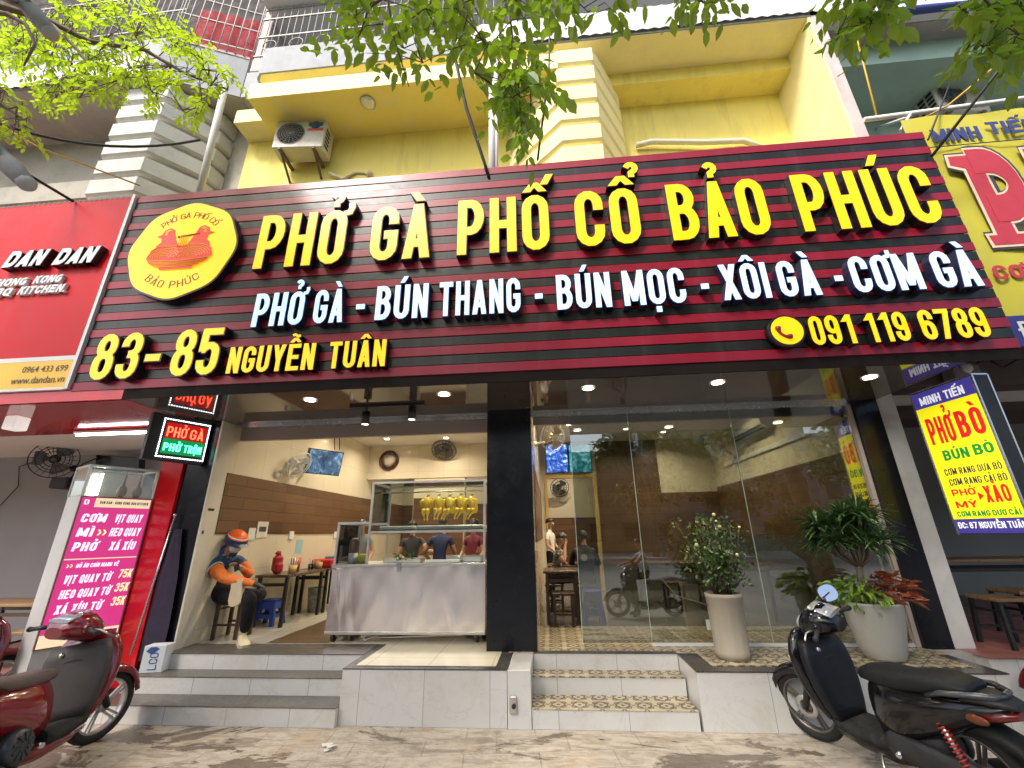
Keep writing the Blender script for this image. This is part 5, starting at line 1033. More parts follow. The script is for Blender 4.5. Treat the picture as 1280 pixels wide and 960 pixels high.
fr.box(cx0, cx0 + .03, cy0 + .02, cy1 - .02, zl - .03, zl); fr.box(lx, cx1, cy0 + .01, cy0 + .04, 1.635, 1.66); fr.box(lx, cx1, cy1 - .04, cy1 - .01, 1.635, 1.66)
fr.tube([(lx, cy0 + .33, 2.15), (cx1, cy0 + .33, 2.15)], .009, 8); fr.build('case_frame', M['steel'], fc)
gl.box(lx + .015, cx1 - .03, cy0 + .014, cy0 + .019, 1.665, zt - .028).box(cx0 + .03, lx - .015, cy0 + .014, cy0 + .019, cz1 + .035, zl - .032).box(cx0 + .008, cx0 + .012, cy0 + .04, cy1 - .04, cz1 + .035, zl - .032).box(lx - .003, lx + .003, cy0 + .04, cy1 - .04, zl, zt - .03).box(lx + .015, cx1 - .03, cy0 + .05, cy1 - .05, zt - .012, zt - .006)
gl.build('case_glass', M['glass'], fc)
MB().bbox(lx + .02, cx1 - .03, cy0 + .05, cy1 - .05, 1.662, 1.672, .003).build('shelf', M['glass'], fc)
MB().tube([(cx0 + .02, cy0 - .006, 1.235), (cx0 + .12, cy0 - .02, 1.235), (cx0 + .16, cy0 - .006, 1.235)], .01, 6).bbox(-1.86, -1.80, cy0 - .02, cy0 - .009, 1.20, 1.29, .004).build('latch', M['chrome'], fc)
skin = paint('poached_chicken_skin', (.95, .60, .075), .3, .14, 14)
def chicken(c, lab, a, sway):
    """poached chicken hung by the neck: plump body, wings, two legs, hook"""
    t = empty('poached_chicken', c, a, lab, 'chicken', 'chickens hanging in the cart'); m = MB()
    prof = [(.012, .0), (.030, -.012), (.048, -.04), (.060, -.075), (.066, -.11), (.064, -.145), (.052, -.18), (.036, -.205), (.016, -.22)]
    m.loft([[(sway * z * .4 + r * .92 * math.cos(i * .5236) * (1.12 if z > -.1 else .95), r * 1.02 * math.sin(i * .5236), z) for i in range(12)] for r, z in prof])
    m.build('body', skin, t, True)
    for s in (-1, 1):
        MB().tube([(s * .022, -.045, -.165), (s * .030, -.055, -.20), (s * .022 + sway * .06, -.055, -.245), (s * .018 + sway * .08, -.05, -.275)], [.034, .026, .012, .010], 8).ball((s * .018 + sway * .085, -.05, -.285), (.012, .014, .018)).build('leg', skin, t, True)
        MB().tube([(s * .045, -.005, -.035), (s * .078, -.02, -.07), (s * .066, -.035, -.125), (s * .062, -.03, -.15)], [.020, .022, .014, .006], 8).build('wing', skin, t, True)
    MB().tube([(0, 0, -.01), (.01, -.01, .02), (.028, -.008, .03), (.03, 0, .012)], [.018, .014, .012, .006], 7).build('neck', skin, t, True)
    MB().tube([(0, 0, .0), (0, 0, .05), (0, .012, .066), (0, .02, .05)], .0035, 5).build('hook', M['steel'], t, True)
    return t
CL = ['plump yellow chicken hung at the open end of the five', 'yellow chicken hung second from the open end', 'yellow chicken hung in the middle of the five', 'yellow chicken hung with a pale leg pointing down, fourth along', 'orange yellow chicken hung nearest the black column']
for i in range(5): chicken((-1.62 + i * .148, cy0 + .33, 2.085 + .006 * (i % 2)), CL[i], .25 * math.sin(i * 2.2), (.1, -.2, -.7, -.5, -.6)[i])
for i, (x, w) in enumerate(((-1.93, .44), (-1.42, .5), (-.99, .34))):
    t = empty('white_tray', (x, 5.62, 1.673), 0, ('white enamel tray on the cart shelf at its glass end', 'white enamel tray in the middle of the cart shelf', 'short white tray at the column end of the cart shelf')[i], 'tray', 'white trays on the cart shelf')
    MB().bbox(-w / 2, w / 2, -.16, .14, 0, .045, .01).build('body', M['white_pl'], t, True)
zc = cz1 + .031
one(MB().bbox(-2.1, -1.62, 5.55, 5.75, zc, zc + .05, .008), 'food_tray', M['steel'], 'steel tray inside the cart near its low glass case', 'tray', 'steel trays in the cart')
one(MB().bbox(-1.3, -.86, 5.55, 5.8, zc, zc + .07, .01), 'food_tray', M['steel'], 'steel tray inside the cart by the black column', 'tray', 'steel trays in the cart')
one(MB().bbox(-1.52, -1.1, 5.43, 5.55, zc, zc + .035, .006), 'cutting_board', M['white_pl'], 'white cutting board at the front of the cart', 'board')
m = MB(); 
for i in range(60): p = Vector((rnd.uniform(-1.95, -1.72), rnd.uniform(5.5, 5.62), zc + .02 + rnd.uniform(0, .09))); m.add([p + Vector((rnd.uniform(-.03, .03), rnd.uniform(-.03, .03), rnd.uniform(-.02, .03))) for _ in range(3)], [(0, 1, 2)], False)
tag(m.build('herbs', paint('green_herbs', (.05, .16, .02), .6, .3, 20)), 'heap of green herbs inside the cart', 'herbs', kind='stuff')
one(MB().lathe([(0, 0), (.06, 0), (.065, .11), (.06, .11)], 14, (-2.34, 5.5, zc)), 'yellow_jar', paint('yellow_jar_plastic', (.62, .52, .02), .4), 'bright yellow jar in the corner of the cart', 'jar')
one(MB().lathe([(0, 0), (.06, 0), (.06, .26), (.03, .30), (.0, .30)], 14, (-2.52, 5.62, zc)), 'sauce_bottle', paint('brown_bottle', (.22, .10, .05), .3), 'brown bottle inside the low glass case', 'bottle')
one(MB().lathe([(0, 0), (.05, 0), (.055, .12), (.05, .12)], 14, (-2.47, 5.5, zc)), 'white_cup', M['white_pl'], 'white cup inside the low glass case', 'cup')

# ------------------------------------------------------------------ glazed room
wall_fan('cream wall fan near the window on the partition wall', (.10, 6.35, 2.98), (.55, -.85, 0), .21, .25, crf, 'wall fans', (-.185, 6.55, 2.92))
wall_fan('small dark wall fan in the room behind the varnished door frame', (.30, 12.0, 2.78), (.2, -1, 0), .26, .4, blk, 'wall fans', (.15, 12.26, 2.75))
wall_fan('white wall fan beside the split air conditioner', (3.35, 8.75, 3.16), (-1, -.3, 0), .24, .8, whf, 'wall fans', (3.73, 8.8, 3.0))
tv('television showing blue shapes nearest the partition wall', on_y(696, 573, 9.9), (1, 0, 0), (0, -.06, 1), .52, .66, screen('tv_picture_cobalt', (.005, .01, .05), (.02, .08, .35), (.55, .7, .95), 1.2))
tv('television showing teal shapes beside the tall wood panel', on_y(725, 573, 9.9), (1, 0, 0), (0, -.06, 1), .52, .66, screen('tv_picture_teal', (.005, .02, .03), (.02, .22, .28), (.35, .6, .6), 1.0))
t = empty('split_air_conditioner', (3.6, 7.9, 3.3), 0, 'cream split air conditioner high on the side wall of the glazed room', 'air conditioner')
MB().loft([[(3.73 - x, y, 3.2 + z) for x, z in ((0, .0), (.10, .0), (.19, .07), (.21, .17), (.19, .30), (.12, .34), (0, .34))] for y in (7.15, 8.35)], True, False).build('casing', M['cream_pl'], t); MB().box(3.55, 3.62, 7.2, 8.3, 3.192, 3.20).bar((3.545, 7.2, 3.245), (3.545, 8.3, 3.245), .03, .004).build('outlet', M['dark'], t)
one(MB().bbox(3.70, 3.735, 6.2, 9.3, 2.86, 2.94, .008), 'wall_trunking', M['white_pl'], 'white cable trunking along the side wall of the glazed room', 'trunking')
one(MB().ball((3.55, 9.8, 3.45), (.05, .05, .05)).tube([(3.55, 9.8, 3.48), (3.55, 9.85, 3.6)], .02, 6), 'camera_dome', M['dark'], 'small black camera under the ceiling corner', 'camera')
one(MB().box(3.715, 3.727, 5.62, 5.76, 1.75, 2.0), 'wall_notice', plain('cream_card', (.62, .55, .36), .6), 'cream card on the wood panel behind the spiky plant', 'notice')
table('dark wood dining table just inside the shop window', (.12, 6.72, Z0), .50, .62, .66, M['table_dark'], M['wood_dark'], 'dark wood tables of the glazed room')
table('dark wood dining table where the diners sit', (.30, 7.75, Z0), .75, .75, .66, M['table_dark'], M['wood_dark'], 'dark wood tables of the glazed room')
table('dark wood dining table in the middle of the glazed room', (2.1, 8.2, Z0), 1.2, .7, .66, M['table_dark'], M['wood_dark'], 'dark wood tables of the glazed room')
table('dark wood dining table along the side wall of the glazed room', (3.2, 7.2, Z0), .6, 1.2, .66, M['table_dark'], M['wood_dark'], 'dark wood tables of the glazed room')
stool('dark wood stool pushed under the table by the window', (.13, 6.42, Z0), .40, .30, M['wood_dark'], M['wood_dark'], 'dark wood stools')
stool('dark wood stool in front of the middle table', (1.9, 7.6, Z0), .40, .30, M['wood_dark'], M['wood_dark'], 'dark wood stools')
stool('dark wood stool behind the rose pot', (2.45, 7.6, Z0), .40, .30, M['wood_dark'], M['wood_dark'], 'dark wood stools')
plastic_stool('blue plastic stool beside the table by the window', (.54, 6.58, Z0), (.015, .05, .30), .40, .30)
# ------------------------------------------------------------------ people
SKIN = paint('skin', (.42, .24, .155), .5, .08, 8); HAIR = paint('black_hair', (.012, .010, .009), .45, .3, 20)
def hand_chain(J, E, side, wrist, d, nrm, mat, curl=.5, sc=1.0):
    """palm, four bent fingers of unequal length and a thumb off the palm's side"""
    w = J[wrist][0]; d = Vector(d).normalized(); nrm = Vector(nrm).normalized(); lat = d.cross(nrm).normalized() * side
    J[wrist + '_p'] = (w + d * .055 * sc, .026 * sc); E.append((wrist, wrist + '_p', mat))
    for i, ln in enumerate((.072, .082, .076, .060)):
        k = wrist + '_f%d' % i; off = lat * (.027 - .018 * i) * sc; b = w + d * .085 * sc + off; m1 = b + (d * (1 - curl * .3) + nrm * curl * .6) * ln * .5 * sc; m2 = m1 + (d * (1 - curl) + nrm * curl) * ln * .5 * sc
        J[k + 'a'] = (b, .0105 * sc); J[k + 'b'] = (m1, .0092 * sc); J[k + 'c'] = (m2, .0075 * sc); E += [(wrist + '_p', k + 'a', mat), (k + 'a', k + 'b', mat), (k + 'b', k + 'c', mat)]
    k = wrist + '_t'; b = w + d * .03 * sc + lat * .028 * sc; J[k + 'a'] = (b + lat * .012 * sc + d * .02 * sc, .0115 * sc); J[k + 'b'] = (b + lat * .02 * sc + d * .055 * sc + nrm * .012 * sc, .009 * sc); E += [(wrist, k + 'a', mat), (k + 'a', k + 'b', mat)]
def body_mesh(J, E, mats, parent, name='body', levels=1):
    names = list(J); idx = {n: i for i, n in enumerate(names)}
    me = bpy.data.meshes.new('tmp_skin'); me.from_pydata([tuple(J[n][0]) for n in names], [(idx[a], idx[b]) for a, b, _ in E], [])
    o = bpy.data.objects.new('tmp_skin', me); COL.objects.link(o); md = o.modifiers.new('skin', 'SKIN'); md.use_smooth_shade = True; md.branch_smoothing = .6
    for n in names:
        sv = me.skin_vertices[0].data[idx[n]]; r = J[n][1]; sv.radius = r if isinstance(r, tuple) else (r, r); sv.use_root = n == 'pelvis'
    ss = o.modifiers.new('sub', 'SUBSURF'); ss.levels = levels; ss.render_levels = levels
    dg = bpy.context.evaluated_depsgraph_get(); out = bpy.data.meshes.new_from_object(o.evaluated_get(dg)); out.name = name
    bpy.data.objects.remove(o); bpy.data.meshes.remove(me)
    for m in mats: out.materials.append(m)
    seg = [(J[a][0], J[b][0] - J[a][0], max(1e-6, (J[b][0] - J[a][0]).length_squared), m) for a, b, m in E]
    for p in out.polygons:
        c = p.center; best = 1e9; bm = 0
        for a, d, l2, m in seg:
            t = max(0, min(1, (c - a).dot(d) / l2)); q = (c - a - d * t).length_squared
            if q < best: best, bm = q, m
        p.material_index = bm; p.use_smooth = True
    b = bpy.data.objects.new(name, out); COL.objects.link(b); b.parent = parent; return b
def head_joints(J, neck, c, f, s=1.0):
    """neck -> jaw -> skull and a nose, the face towards f"""
    f = Vector(f).normalized(); c = Vector(c); u = (c - J[neck][0]).normalized()
    J['jaw'] = (c - u * .055 * s + f * .02 * s, .062 * s); J['head'] = (c + u * .015 * s, .088 * s); J['crown'] = (c + u * .085 * s - f * .012 * s, .062 * s); J['nose'] = (c + f * .098 * s - u * .015 * s, .014 * s)
    return [(neck, 'jaw', 0), ('jaw', 'head', 0), ('head', 'crown', 0), ('head', 'nose', 0)], u, f
def hair_cap(parent, c, u, f, mt=None, r=.104, back=.5, s=1.0):
    c = Vector(c); M3 = Matrix((f.cross(u).normalized(), f, u)).transposed(); m = MB()
    n, k = 16, 8; vs = []
    for i in range(k + 1):
        for j in range(n):
            t = 2 * math.pi * j / n; fr_ = math.sin(t)                              # +1 to the face
            ph = (1.15 - .42 * fr_ * (1 if fr_ > 0 else back * 1.6)) * i / k * 1.25
            vs.append(c + M3 @ Vector((r * .93 * math.sin(ph) * math.cos(t), r * 1.08 * math.sin(ph) * fr_ - .006, r * 1.06 * math.cos(ph) + .018)) * s)
    m.add(vs, [(i * n + j, (i + 1) * n + j, (i + 1) * n + (j + 1) % n, i * n + (j + 1) % n) for i in range(k) for j in range(n)], True)
    return m.build('hair', mt or HAIR, parent, True)
def face_bits(parent, c, u, f, s=1.0):
    c = Vector(c); r_ = f.cross(u).normalized(); m = MB()
    for q in (-1, 1): m.mat(0).ball(c + f * .076 * s + r_ * q * .032 * s + u * .012 * s, .011 * s, 8, 6); m.mat(1).ball(c + f * .084 * s + r_ * q * .032 * s + u * .012 * s, .006 * s, 6, 5); m.mat(1).bar(c + f * .08 * s + r_ * q * .018 * s + u * .034 * s, c + f * .074 * s + r_ * q * .05 * s + u * .032 * s, .006 * s, .008 * s)
    m.build('eyes', [plain('eye_white', (.65, .63, .60), .3), HAIR], parent, True)
    m = MB(); m.tube([c + f * .078 * s - u * .052 * s - r_ * .022 * s, c + f * .086 * s - u * .054 * s, c + f * .078 * s - u * .052 * s + r_ * .022 * s], .006 * s, 6); m.build('mouth', plain('lips', (.36, .13, .10), .4), parent, True)
    for q in (-1, 1): MB().ball(c + r_ * q * .088 * s - f * .005 * s - u * .005 * s, (.014 * s, .02 * s, .03 * s)).build('ear', SKIN, parent, True)
def standing(label, loc, rz, cl_top, cl_leg, h=1.62, arms=None, look=(0, -1, -.15), lean=0.0, hair=True, sleeve=.5, group=None):
    k = h / 1.70; t = empty('person', loc, rz, label, 'person', group); V = lambda x, y, z: Vector((x, y, z)) * k
    J = {'pelvis': (V(0, 0, .94), (.150 * k, .105 * k)), 'spine': (V(0, -.01 - lean * .3, 1.10), (.135 * k, .10 * k)), 'chest': (V(0, -lean * .7, 1.28), (.155 * k, .11 * k)), 'neck': (V(0, -lean, 1.45), .052 * k)}
    E = [('pelvis', 'spine', 1), ('spine', 'chest', 1), ('chest', 'neck', 1)]
    hc = V(0, -.02 - lean * 1.25, 1.595); he, u, f = head_joints(J, 'neck', hc, look, k); E += he
    arms = arms or {}
    for s, q in ((-1, 'l'), (1, 'r')):
        J['sh' + q] = (V(s * .165, -lean * .85, 1.375), .062 * k); el, wr = arms.get(q, ((s * .25, -.02 - lean, 1.12), (s * .22, -.20 - lean, .98)))
        J['el' + q] = (V(*el), .044 * k); J['wr' + q] = (V(*wr), .029 * k); md = (J['sh' + q][0] + (J['el' + q][0] - J['sh' + q][0]) * sleeve); J['sl' + q] = (md, .052 * k)
        E += [('chest', 'sh' + q, 1), ('sh' + q, 'sl' + q, 1), ('sl' + q, 'el' + q, 0), ('el' + q, 'wr' + q, 0)]
        d = J['wr' + q][0] - J['el' + q][0]; hand_chain(J, E, s, 'wr' + q, d, (0, -.3, -1), 0, .5, k)
        J['hip' + q] = (V(s * .085, 0, .88), .088 * k); J['kn' + q] = (V(s * .10, -.02, .50), .062 * k); J['an' + q] = (V(s * .105, .02, .10), .042 * k); J['to' + q] = (V(s * .115, -.13, .045), .038 * k)
        E += [('pelvis', 'hip' + q, 2), ('hip' + q, 'kn' + q, 2), ('kn' + q, 'an' + q, 2), ('an' + q, 'to' + q, 3)]
    body_mesh(J, E, [SKIN, cl_top, cl_leg, M['dark']], t); face_bits(t, hc, u, f, k)
    if hair: hair_cap(t, hc, u, f, s=k)
    return t
def sitting(label, loc, rz, seat, cl_top, cl_leg, k=1.0, arms=None, look=(0, -1, -.2), lean=.10, knee=(.13, -.42, 0), foot=(.13, -.40), hair=True, sleeve=.5, hands=0, group=None):
    t = empty('person', loc, rz, label, 'person', group); V = lambda x, y, z: Vector((x * k, y * k, seat + z * k))
    J = {'pelvis': (V(0, 0, .10), (.155 * k, .12 * k)), 'spine': (V(0, -lean * .4, .27), (.14 * k, .11 * k)), 'chest': (V(0, -lean * .9, .45), (.16 * k, .115 * k)), 'neck': (V(0, -lean * 1.25, .62), .054 * k)}
    E = [('pelvis', 'spine', 1), ('spine', 'chest', 1), ('chest', 'neck', 1)]
    hc = V(0, -.03 - lean * 1.5, .765); he, u, f = head_joints(J, 'neck', hc, look, k); E += he
    arms = arms or {}
    for s, q in ((-1, 'l'), (1, 'r')):
        J['sh' + q] = (V(s * .17, -lean * 1.1, .55), .064 * k); el, wr = arms.get(q, ((s * .24, -.16 - lean, .30), (s * .13, -.36 - lean, .33)))
        J['el' + q] = (V(*el), .046 * k); J['wr' + q] = (V(*wr), .030 * k); J['sl' + q] = (J['sh' + q][0] + (J['el' + q][0] - J['sh' + q][0]) * sleeve, .053 * k)
        E += [('chest', 'sh' + q, 1), ('sh' + q, 'sl' + q, 1), ('sl' + q, 'el' + q, hands if sleeve < .9 else 1), ('el' + q, 'wr' + q, hands if sleeve < .9 else 1)]
        hand_chain(J, E, s, 'wr' + q, J['wr' + q][0] - J['el' + q][0], (0, -.2, -1), hands, .6, k)
        J['hip' + q] = (V(s * .09, -.02, .08), .092 * k); J['kn' + q] = (V(s * knee[0], knee[1], .07 + knee[2]), .066 * k); J['an' + q] = (Vector((s * foot[0] * k, foot[1] * k, .09)), .042 * k); J['to' + q] = (Vector((s * (foot[0] + .01) * k, foot[1] * k - .15, .045)), .040 * k)
        E += [('pelvis', 'hip' + q, 2), ('hip' + q, 'kn' + q, 2), ('kn' + q, 'an' + q, 2), ('an' + q, 'to' + q, 3)]
    body_mesh(J, E, [SKIN, cl_top, cl_leg, M['dark']], t); face_bits(t, hc, u, f, k)
    if hair: hair_cap(t, hc, u, f, s=k)
    return t, hc, u, f
def helmet(parent, c, u, f, top, low, stripe=None, r=.135, vis=None):
    c = Vector(c); M3 = Matrix((f.cross(u).normalized(), f, u)).transposed(); n = 20
    def band(a0, a1, rr, k=5):
        vs = []; q = MB()
        for i in range(k + 1):
            ph = a0 + (a1 - a0) * i / k
            for j in range(n): t = 2 * math.pi * j / n; vs.append(c + M3 @ Vector((rr * .95 * math.sin(ph) * math.cos(t), rr * 1.08 * math.sin(ph) * math.sin(t), rr * 1.0 * math.cos(ph) + .02)))
        return q.add(vs, [(i * n + j, (i + 1) * n + j, (i + 1) * n + (j + 1) % n, i * n + (j + 1) % n) for i in range(k) for j in range(n)], True)
    h = band(0, 1.25, r, 7).build('helmet', top, parent, True); b = band(1.2, 1.72, r * 1.012, 4).build('helmet_rim', low, parent, True)
    vs = [c + M3 @ Vector((r * (.9 if k == 0 else 1.0) * math.cos(a), r * (1.0 if k == 0 else 1.42) * math.sin(a), r * (.18 if k == 0 else .02) + .02)) for k in (0, 1) for a in [R(35 + 110 * i / 8) for i in range(9)]]
    MB().add(vs, [(i, i + 1, 10 + i, 9 + i) for i in range(8)], True).build('helmet_peak', low, parent, True)
    if stripe: band(1.02, 1.10, r * 1.008, 1).build('helmet_stripe', stripe, parent, True)
def shoe(parent, heel, toe, up, mt, sole, L=.28, name='shoe', ws=1.0):
    heel, toe, up = Vector(heel), Vector(toe), Vector(up).normalized(); d = (toe - heel).normalized(); up = (up - d * up.dot(d)).normalized(); r_ = d.cross(up)
    P = lambda x, y, z: heel + d * x * L + r_ * y + up * z
    st_ = ((-.06, .030, .0, .075), (.08, .038, .0, .10), (.28, .036, .0, .095), (.5, .043, .0, .070), (.75, .048, .0, .052), (.95, .038, .0, .036), (1.02, .016, .002, .024))
    MB().loft([[P(x, ws * w * math.cos(a), z0 + .022 + (z1 - .022 - z0) * (.5 + .5 * math.sin(a))) for a in [i * .5236 for i in range(12)]] for x, w, z0, z1 in st_]).build(name, mt, parent, True)
    MB().loft([[P(x, ws * (w + .006) * q, z) for q, z in ((-1, 0), (1, 0), (1, .028), (-1, .028))] for x, w, z0, z1 in st_], True, False).build('sole', sole, parent, True)
# the delivery rider resting on the stool
ORG = paint('orange_jacket', (.66, .15, .014), .65, .22, 9, bump=.9, bs=11); BLU = paint('petrol_blue_jacket', (.020, .075, .16), .65, .22, 9, bump=.9, bs=11); BLK = paint('black_trousers', (.007, .008, .012), .75, .25, 6, bump=.9, bs=12, spec=.2)
PB = Vector((-4.05, 5.62, Z0)); rp = empty('person', PB, 0, 'seated rider in orange and blue jacket, orange helmet and white mask with a phone', 'person')
Q = lambda px, py, y: on_y(px, py, y) - PB
J = {'pelvis': (Q(264, 738, 5.62), (.185, .16)), 'spine': (Q(266, 722, 5.60), (.20, .165)), 'chest': (Q(273, 706, 5.58), (.195, .155)), 'upper': (Q(279, 697, 5.57), (.155, .13)), 'neck': (Q(286, 690, 5.54), .085)}
E = [('pelvis', 'spine', 1), ('spine', 'chest', 1), ('chest', 'upper', 2), ('upper', 'neck', 2)]
fd = Vector((.80, -.45, -.42)).normalized(); HC = Q(294, 678, 5.50); he, hu, hf = head_joints(J, 'neck', HC, fd); E += he; hu = (hu - hf * hu.dot(hf)).normalized()
J.update({'sha': (Q(268, 701, 5.42), .090), 'sla': (Q(268, 711, 5.36), .086), 'ela': (Q(281, 723, 5.30), .070), 'wra': (Q(318, 730, 5.24), .046), 'shb': (Q(298, 698, 5.70), .085), 'slb': (Q(305, 707, 5.68), .078), 'elb': (Q(312, 719, 5.60), .060), 'wrb': (Q(303, 711, 5.40), .044),
          'hipa': (Q(281, 746, 5.46), .100), 'kna': (Q(314, 747, 5.22), .085), 'ana': (Q(305, 792, 5.30), .060), 'hipb': (Q(286, 743, 5.72), .098), 'knb': (Q(330, 744, 5.72), .072), 'anb': (Q(305, 740, 5.28), .046)})
E += [('upper', 'sha', 2), ('sha', 'sla', 2), ('sla', 'ela', 1), ('ela', 'wra', 1), ('upper', 'shb', 2), ('shb', 'slb', 2), ('slb', 'elb', 1), ('elb', 'wrb', 1), ('pelvis', 'hipa', 3), ('hipa', 'kna', 3), ('kna', 'ana', 3), ('pelvis', 'hipb', 3), ('hipb', 'knb', 3), ('knb', 'anb', 3)]
hand_chain(J, E, 1, 'wra', J['wra'][0] - J['ela'][0], (.2, -.2, -1), 4, .5); hand_chain(J, E, -1, 'wrb', (-.6, -.4, .5), (-.3, -.8, -.2), 0, .8)
body_mesh(J, E, [SKIN, ORG, BLU, BLK, M['dark']], rp, levels=2); face_bits(rp, HC, hu, hf)
helmet(rp, HC, hu, hf, paint('orange_helmet', (.78, .12, .02), .2, .05, 6), paint('navy_helmet_rim', (.012, .03, .09), .3), M['white_pl'], .142)
MB().ball(HC + hf * .060 - hu * .045, (.072, .070, .060)).build('face_mask', paint('white_mask', (.70, .68, .68), .7), rp, True)
MB().ball(J['neck'][0] - hf * .05 - hu * .02, (.13, .13, .10)).build('hood', BLU, rp, True)
m = MB(); sa, ea = J['sla'][0], J['ela'][0]; dd = (ea - sa).normalized(); uu, vv = frame_of(dd); m.tube([sa + dd * .02 + (uu * math.cos(i * .524) + vv * math.sin(i * .524)) * .093 for i in range(12)], .010, 5, True); m.build('reflective_band', paint('silver_band', (.45, .46, .48), .4), rp, True)
cream = paint('cream_trainers', (.60, .52, .36), .6, .12, 10); solem = paint('tan_sole', (.48, .40, .27), .7, .1, 10)
a = J['ana'][0]; shoe(rp, Vector((a.x - .05, a.y + .05, .0)), Vector((a.x + .15, a.y - .16, .0)), (0, 0, 1), cream, solem, ws=1.25)
b = J['anb'][0]; shoe(rp, b + Vector((-.075, -.06, .13)), b + Vector((-.02, -.10, -.16)), (.15, .95, .05), cream, solem, .27, ws=1.75)
w = J['wrb'][0]; one(MB().obox(PB + w + Vector((-.05, -.05, .05)), Vector((.035, -.01, .012)), Vector((-.02, .0, .07)), Vector((.003, .004, .001))), 'mobile_phone', M['black_gloss'], 'black mobile phone in the hand of the orange jacketed rider', 'phone')
# people behind the cart
standing('cook with black hair behind the low end of the food cart, only the head showing', (-3.02, 6.95, Z0), R(10), paint('grey_shirt', (.20, .20, .22), .7), BLK, 1.40, look=(.2, -1, -.1))
standing('woman in dark top reaching across the cart from behind, facing the street', (-2.16, 6.9, Z0), R(8), paint('charcoal_top', (.03, .03, .035), .7), BLK, 1.36, {'r': ((.33, -.22, 1.16), (.56, -.40, 1.14)), 'l': ((-.24, -.08, 1.1), (-.14, -.3, 1.08))}, look=(.25, -1, -.25), lean=.04)
standing('man in navy shirt and cap seen from behind at the food cart', (-1.62, 6.45, Z0), R(172), paint('navy_shirt', (.012, .022, .075), .7), paint('dark_apron', (.02, .025, .04), .7), 1.38, {'r': ((.30, -.02, 1.12), (.26, -.25, .98))}, lean=.10, look=(0, -1, -.5))
standing('woman in maroon dress standing by the column end of the cart', (-1.16, 6.75, Z0), R(-30), paint('maroon_dress', (.13, .012, .03), .7), paint('maroon_dress_skirt', (.11, .01, .028), .7), 1.37, look=(-.5, -1, -.2))
# diners of the glazed room
sitting('diner in a black and white patterned shirt with hand at the mouth', (.02, 7.45, Z0), R(85), .40, planks('patterned_shirt', 'xz0', (.45, .42, .36), (.03, .03, .03), .05, .04, .7, (.02, .02, .02), .01), BLK, .86, {'l': ((-.22, -.22, .36), (-.06, -.24, .66)), 'r': ((.24, -.20, .30), (.12, -.42, .32))}, look=(.1, -1, -.3))
stool('dark wood stool under the diner in patterned shirt', (.02, 7.45, Z0), .40, .30, M['wood_dark'], M['wood_dark'], 'dark wood stools')
blk_d, *_ = sitting('diner in black jacket with a white back emblem seen from behind', (.52, 7.22, Z0), R(178), .40, paint('black_jacket', (.008, .008, .010), .6), BLK, .90, sleeve=1.0, hair=True, lean=.16)
MB().lathe([(.05, 0), (.0, -.006)], 16, (.02, .112, .40 + .39), 'y').build('emblem', plain('white_emblem', (.62, .64, .62), .6), blk_d, True).rotation_euler = (0, 0, 0)
stool('dark wood stool under the diner in black jacket', (.52, 7.22, Z0), .40, .30, M['wood_dark'], M['wood_dark'], 'dark wood stools')
standing('waiter in white shirt standing in the varnished door frame', (-.02, 8.7, Z0), R(70), paint('white_shirt', (.60, .58, .52), .7), BLK, 1.42)
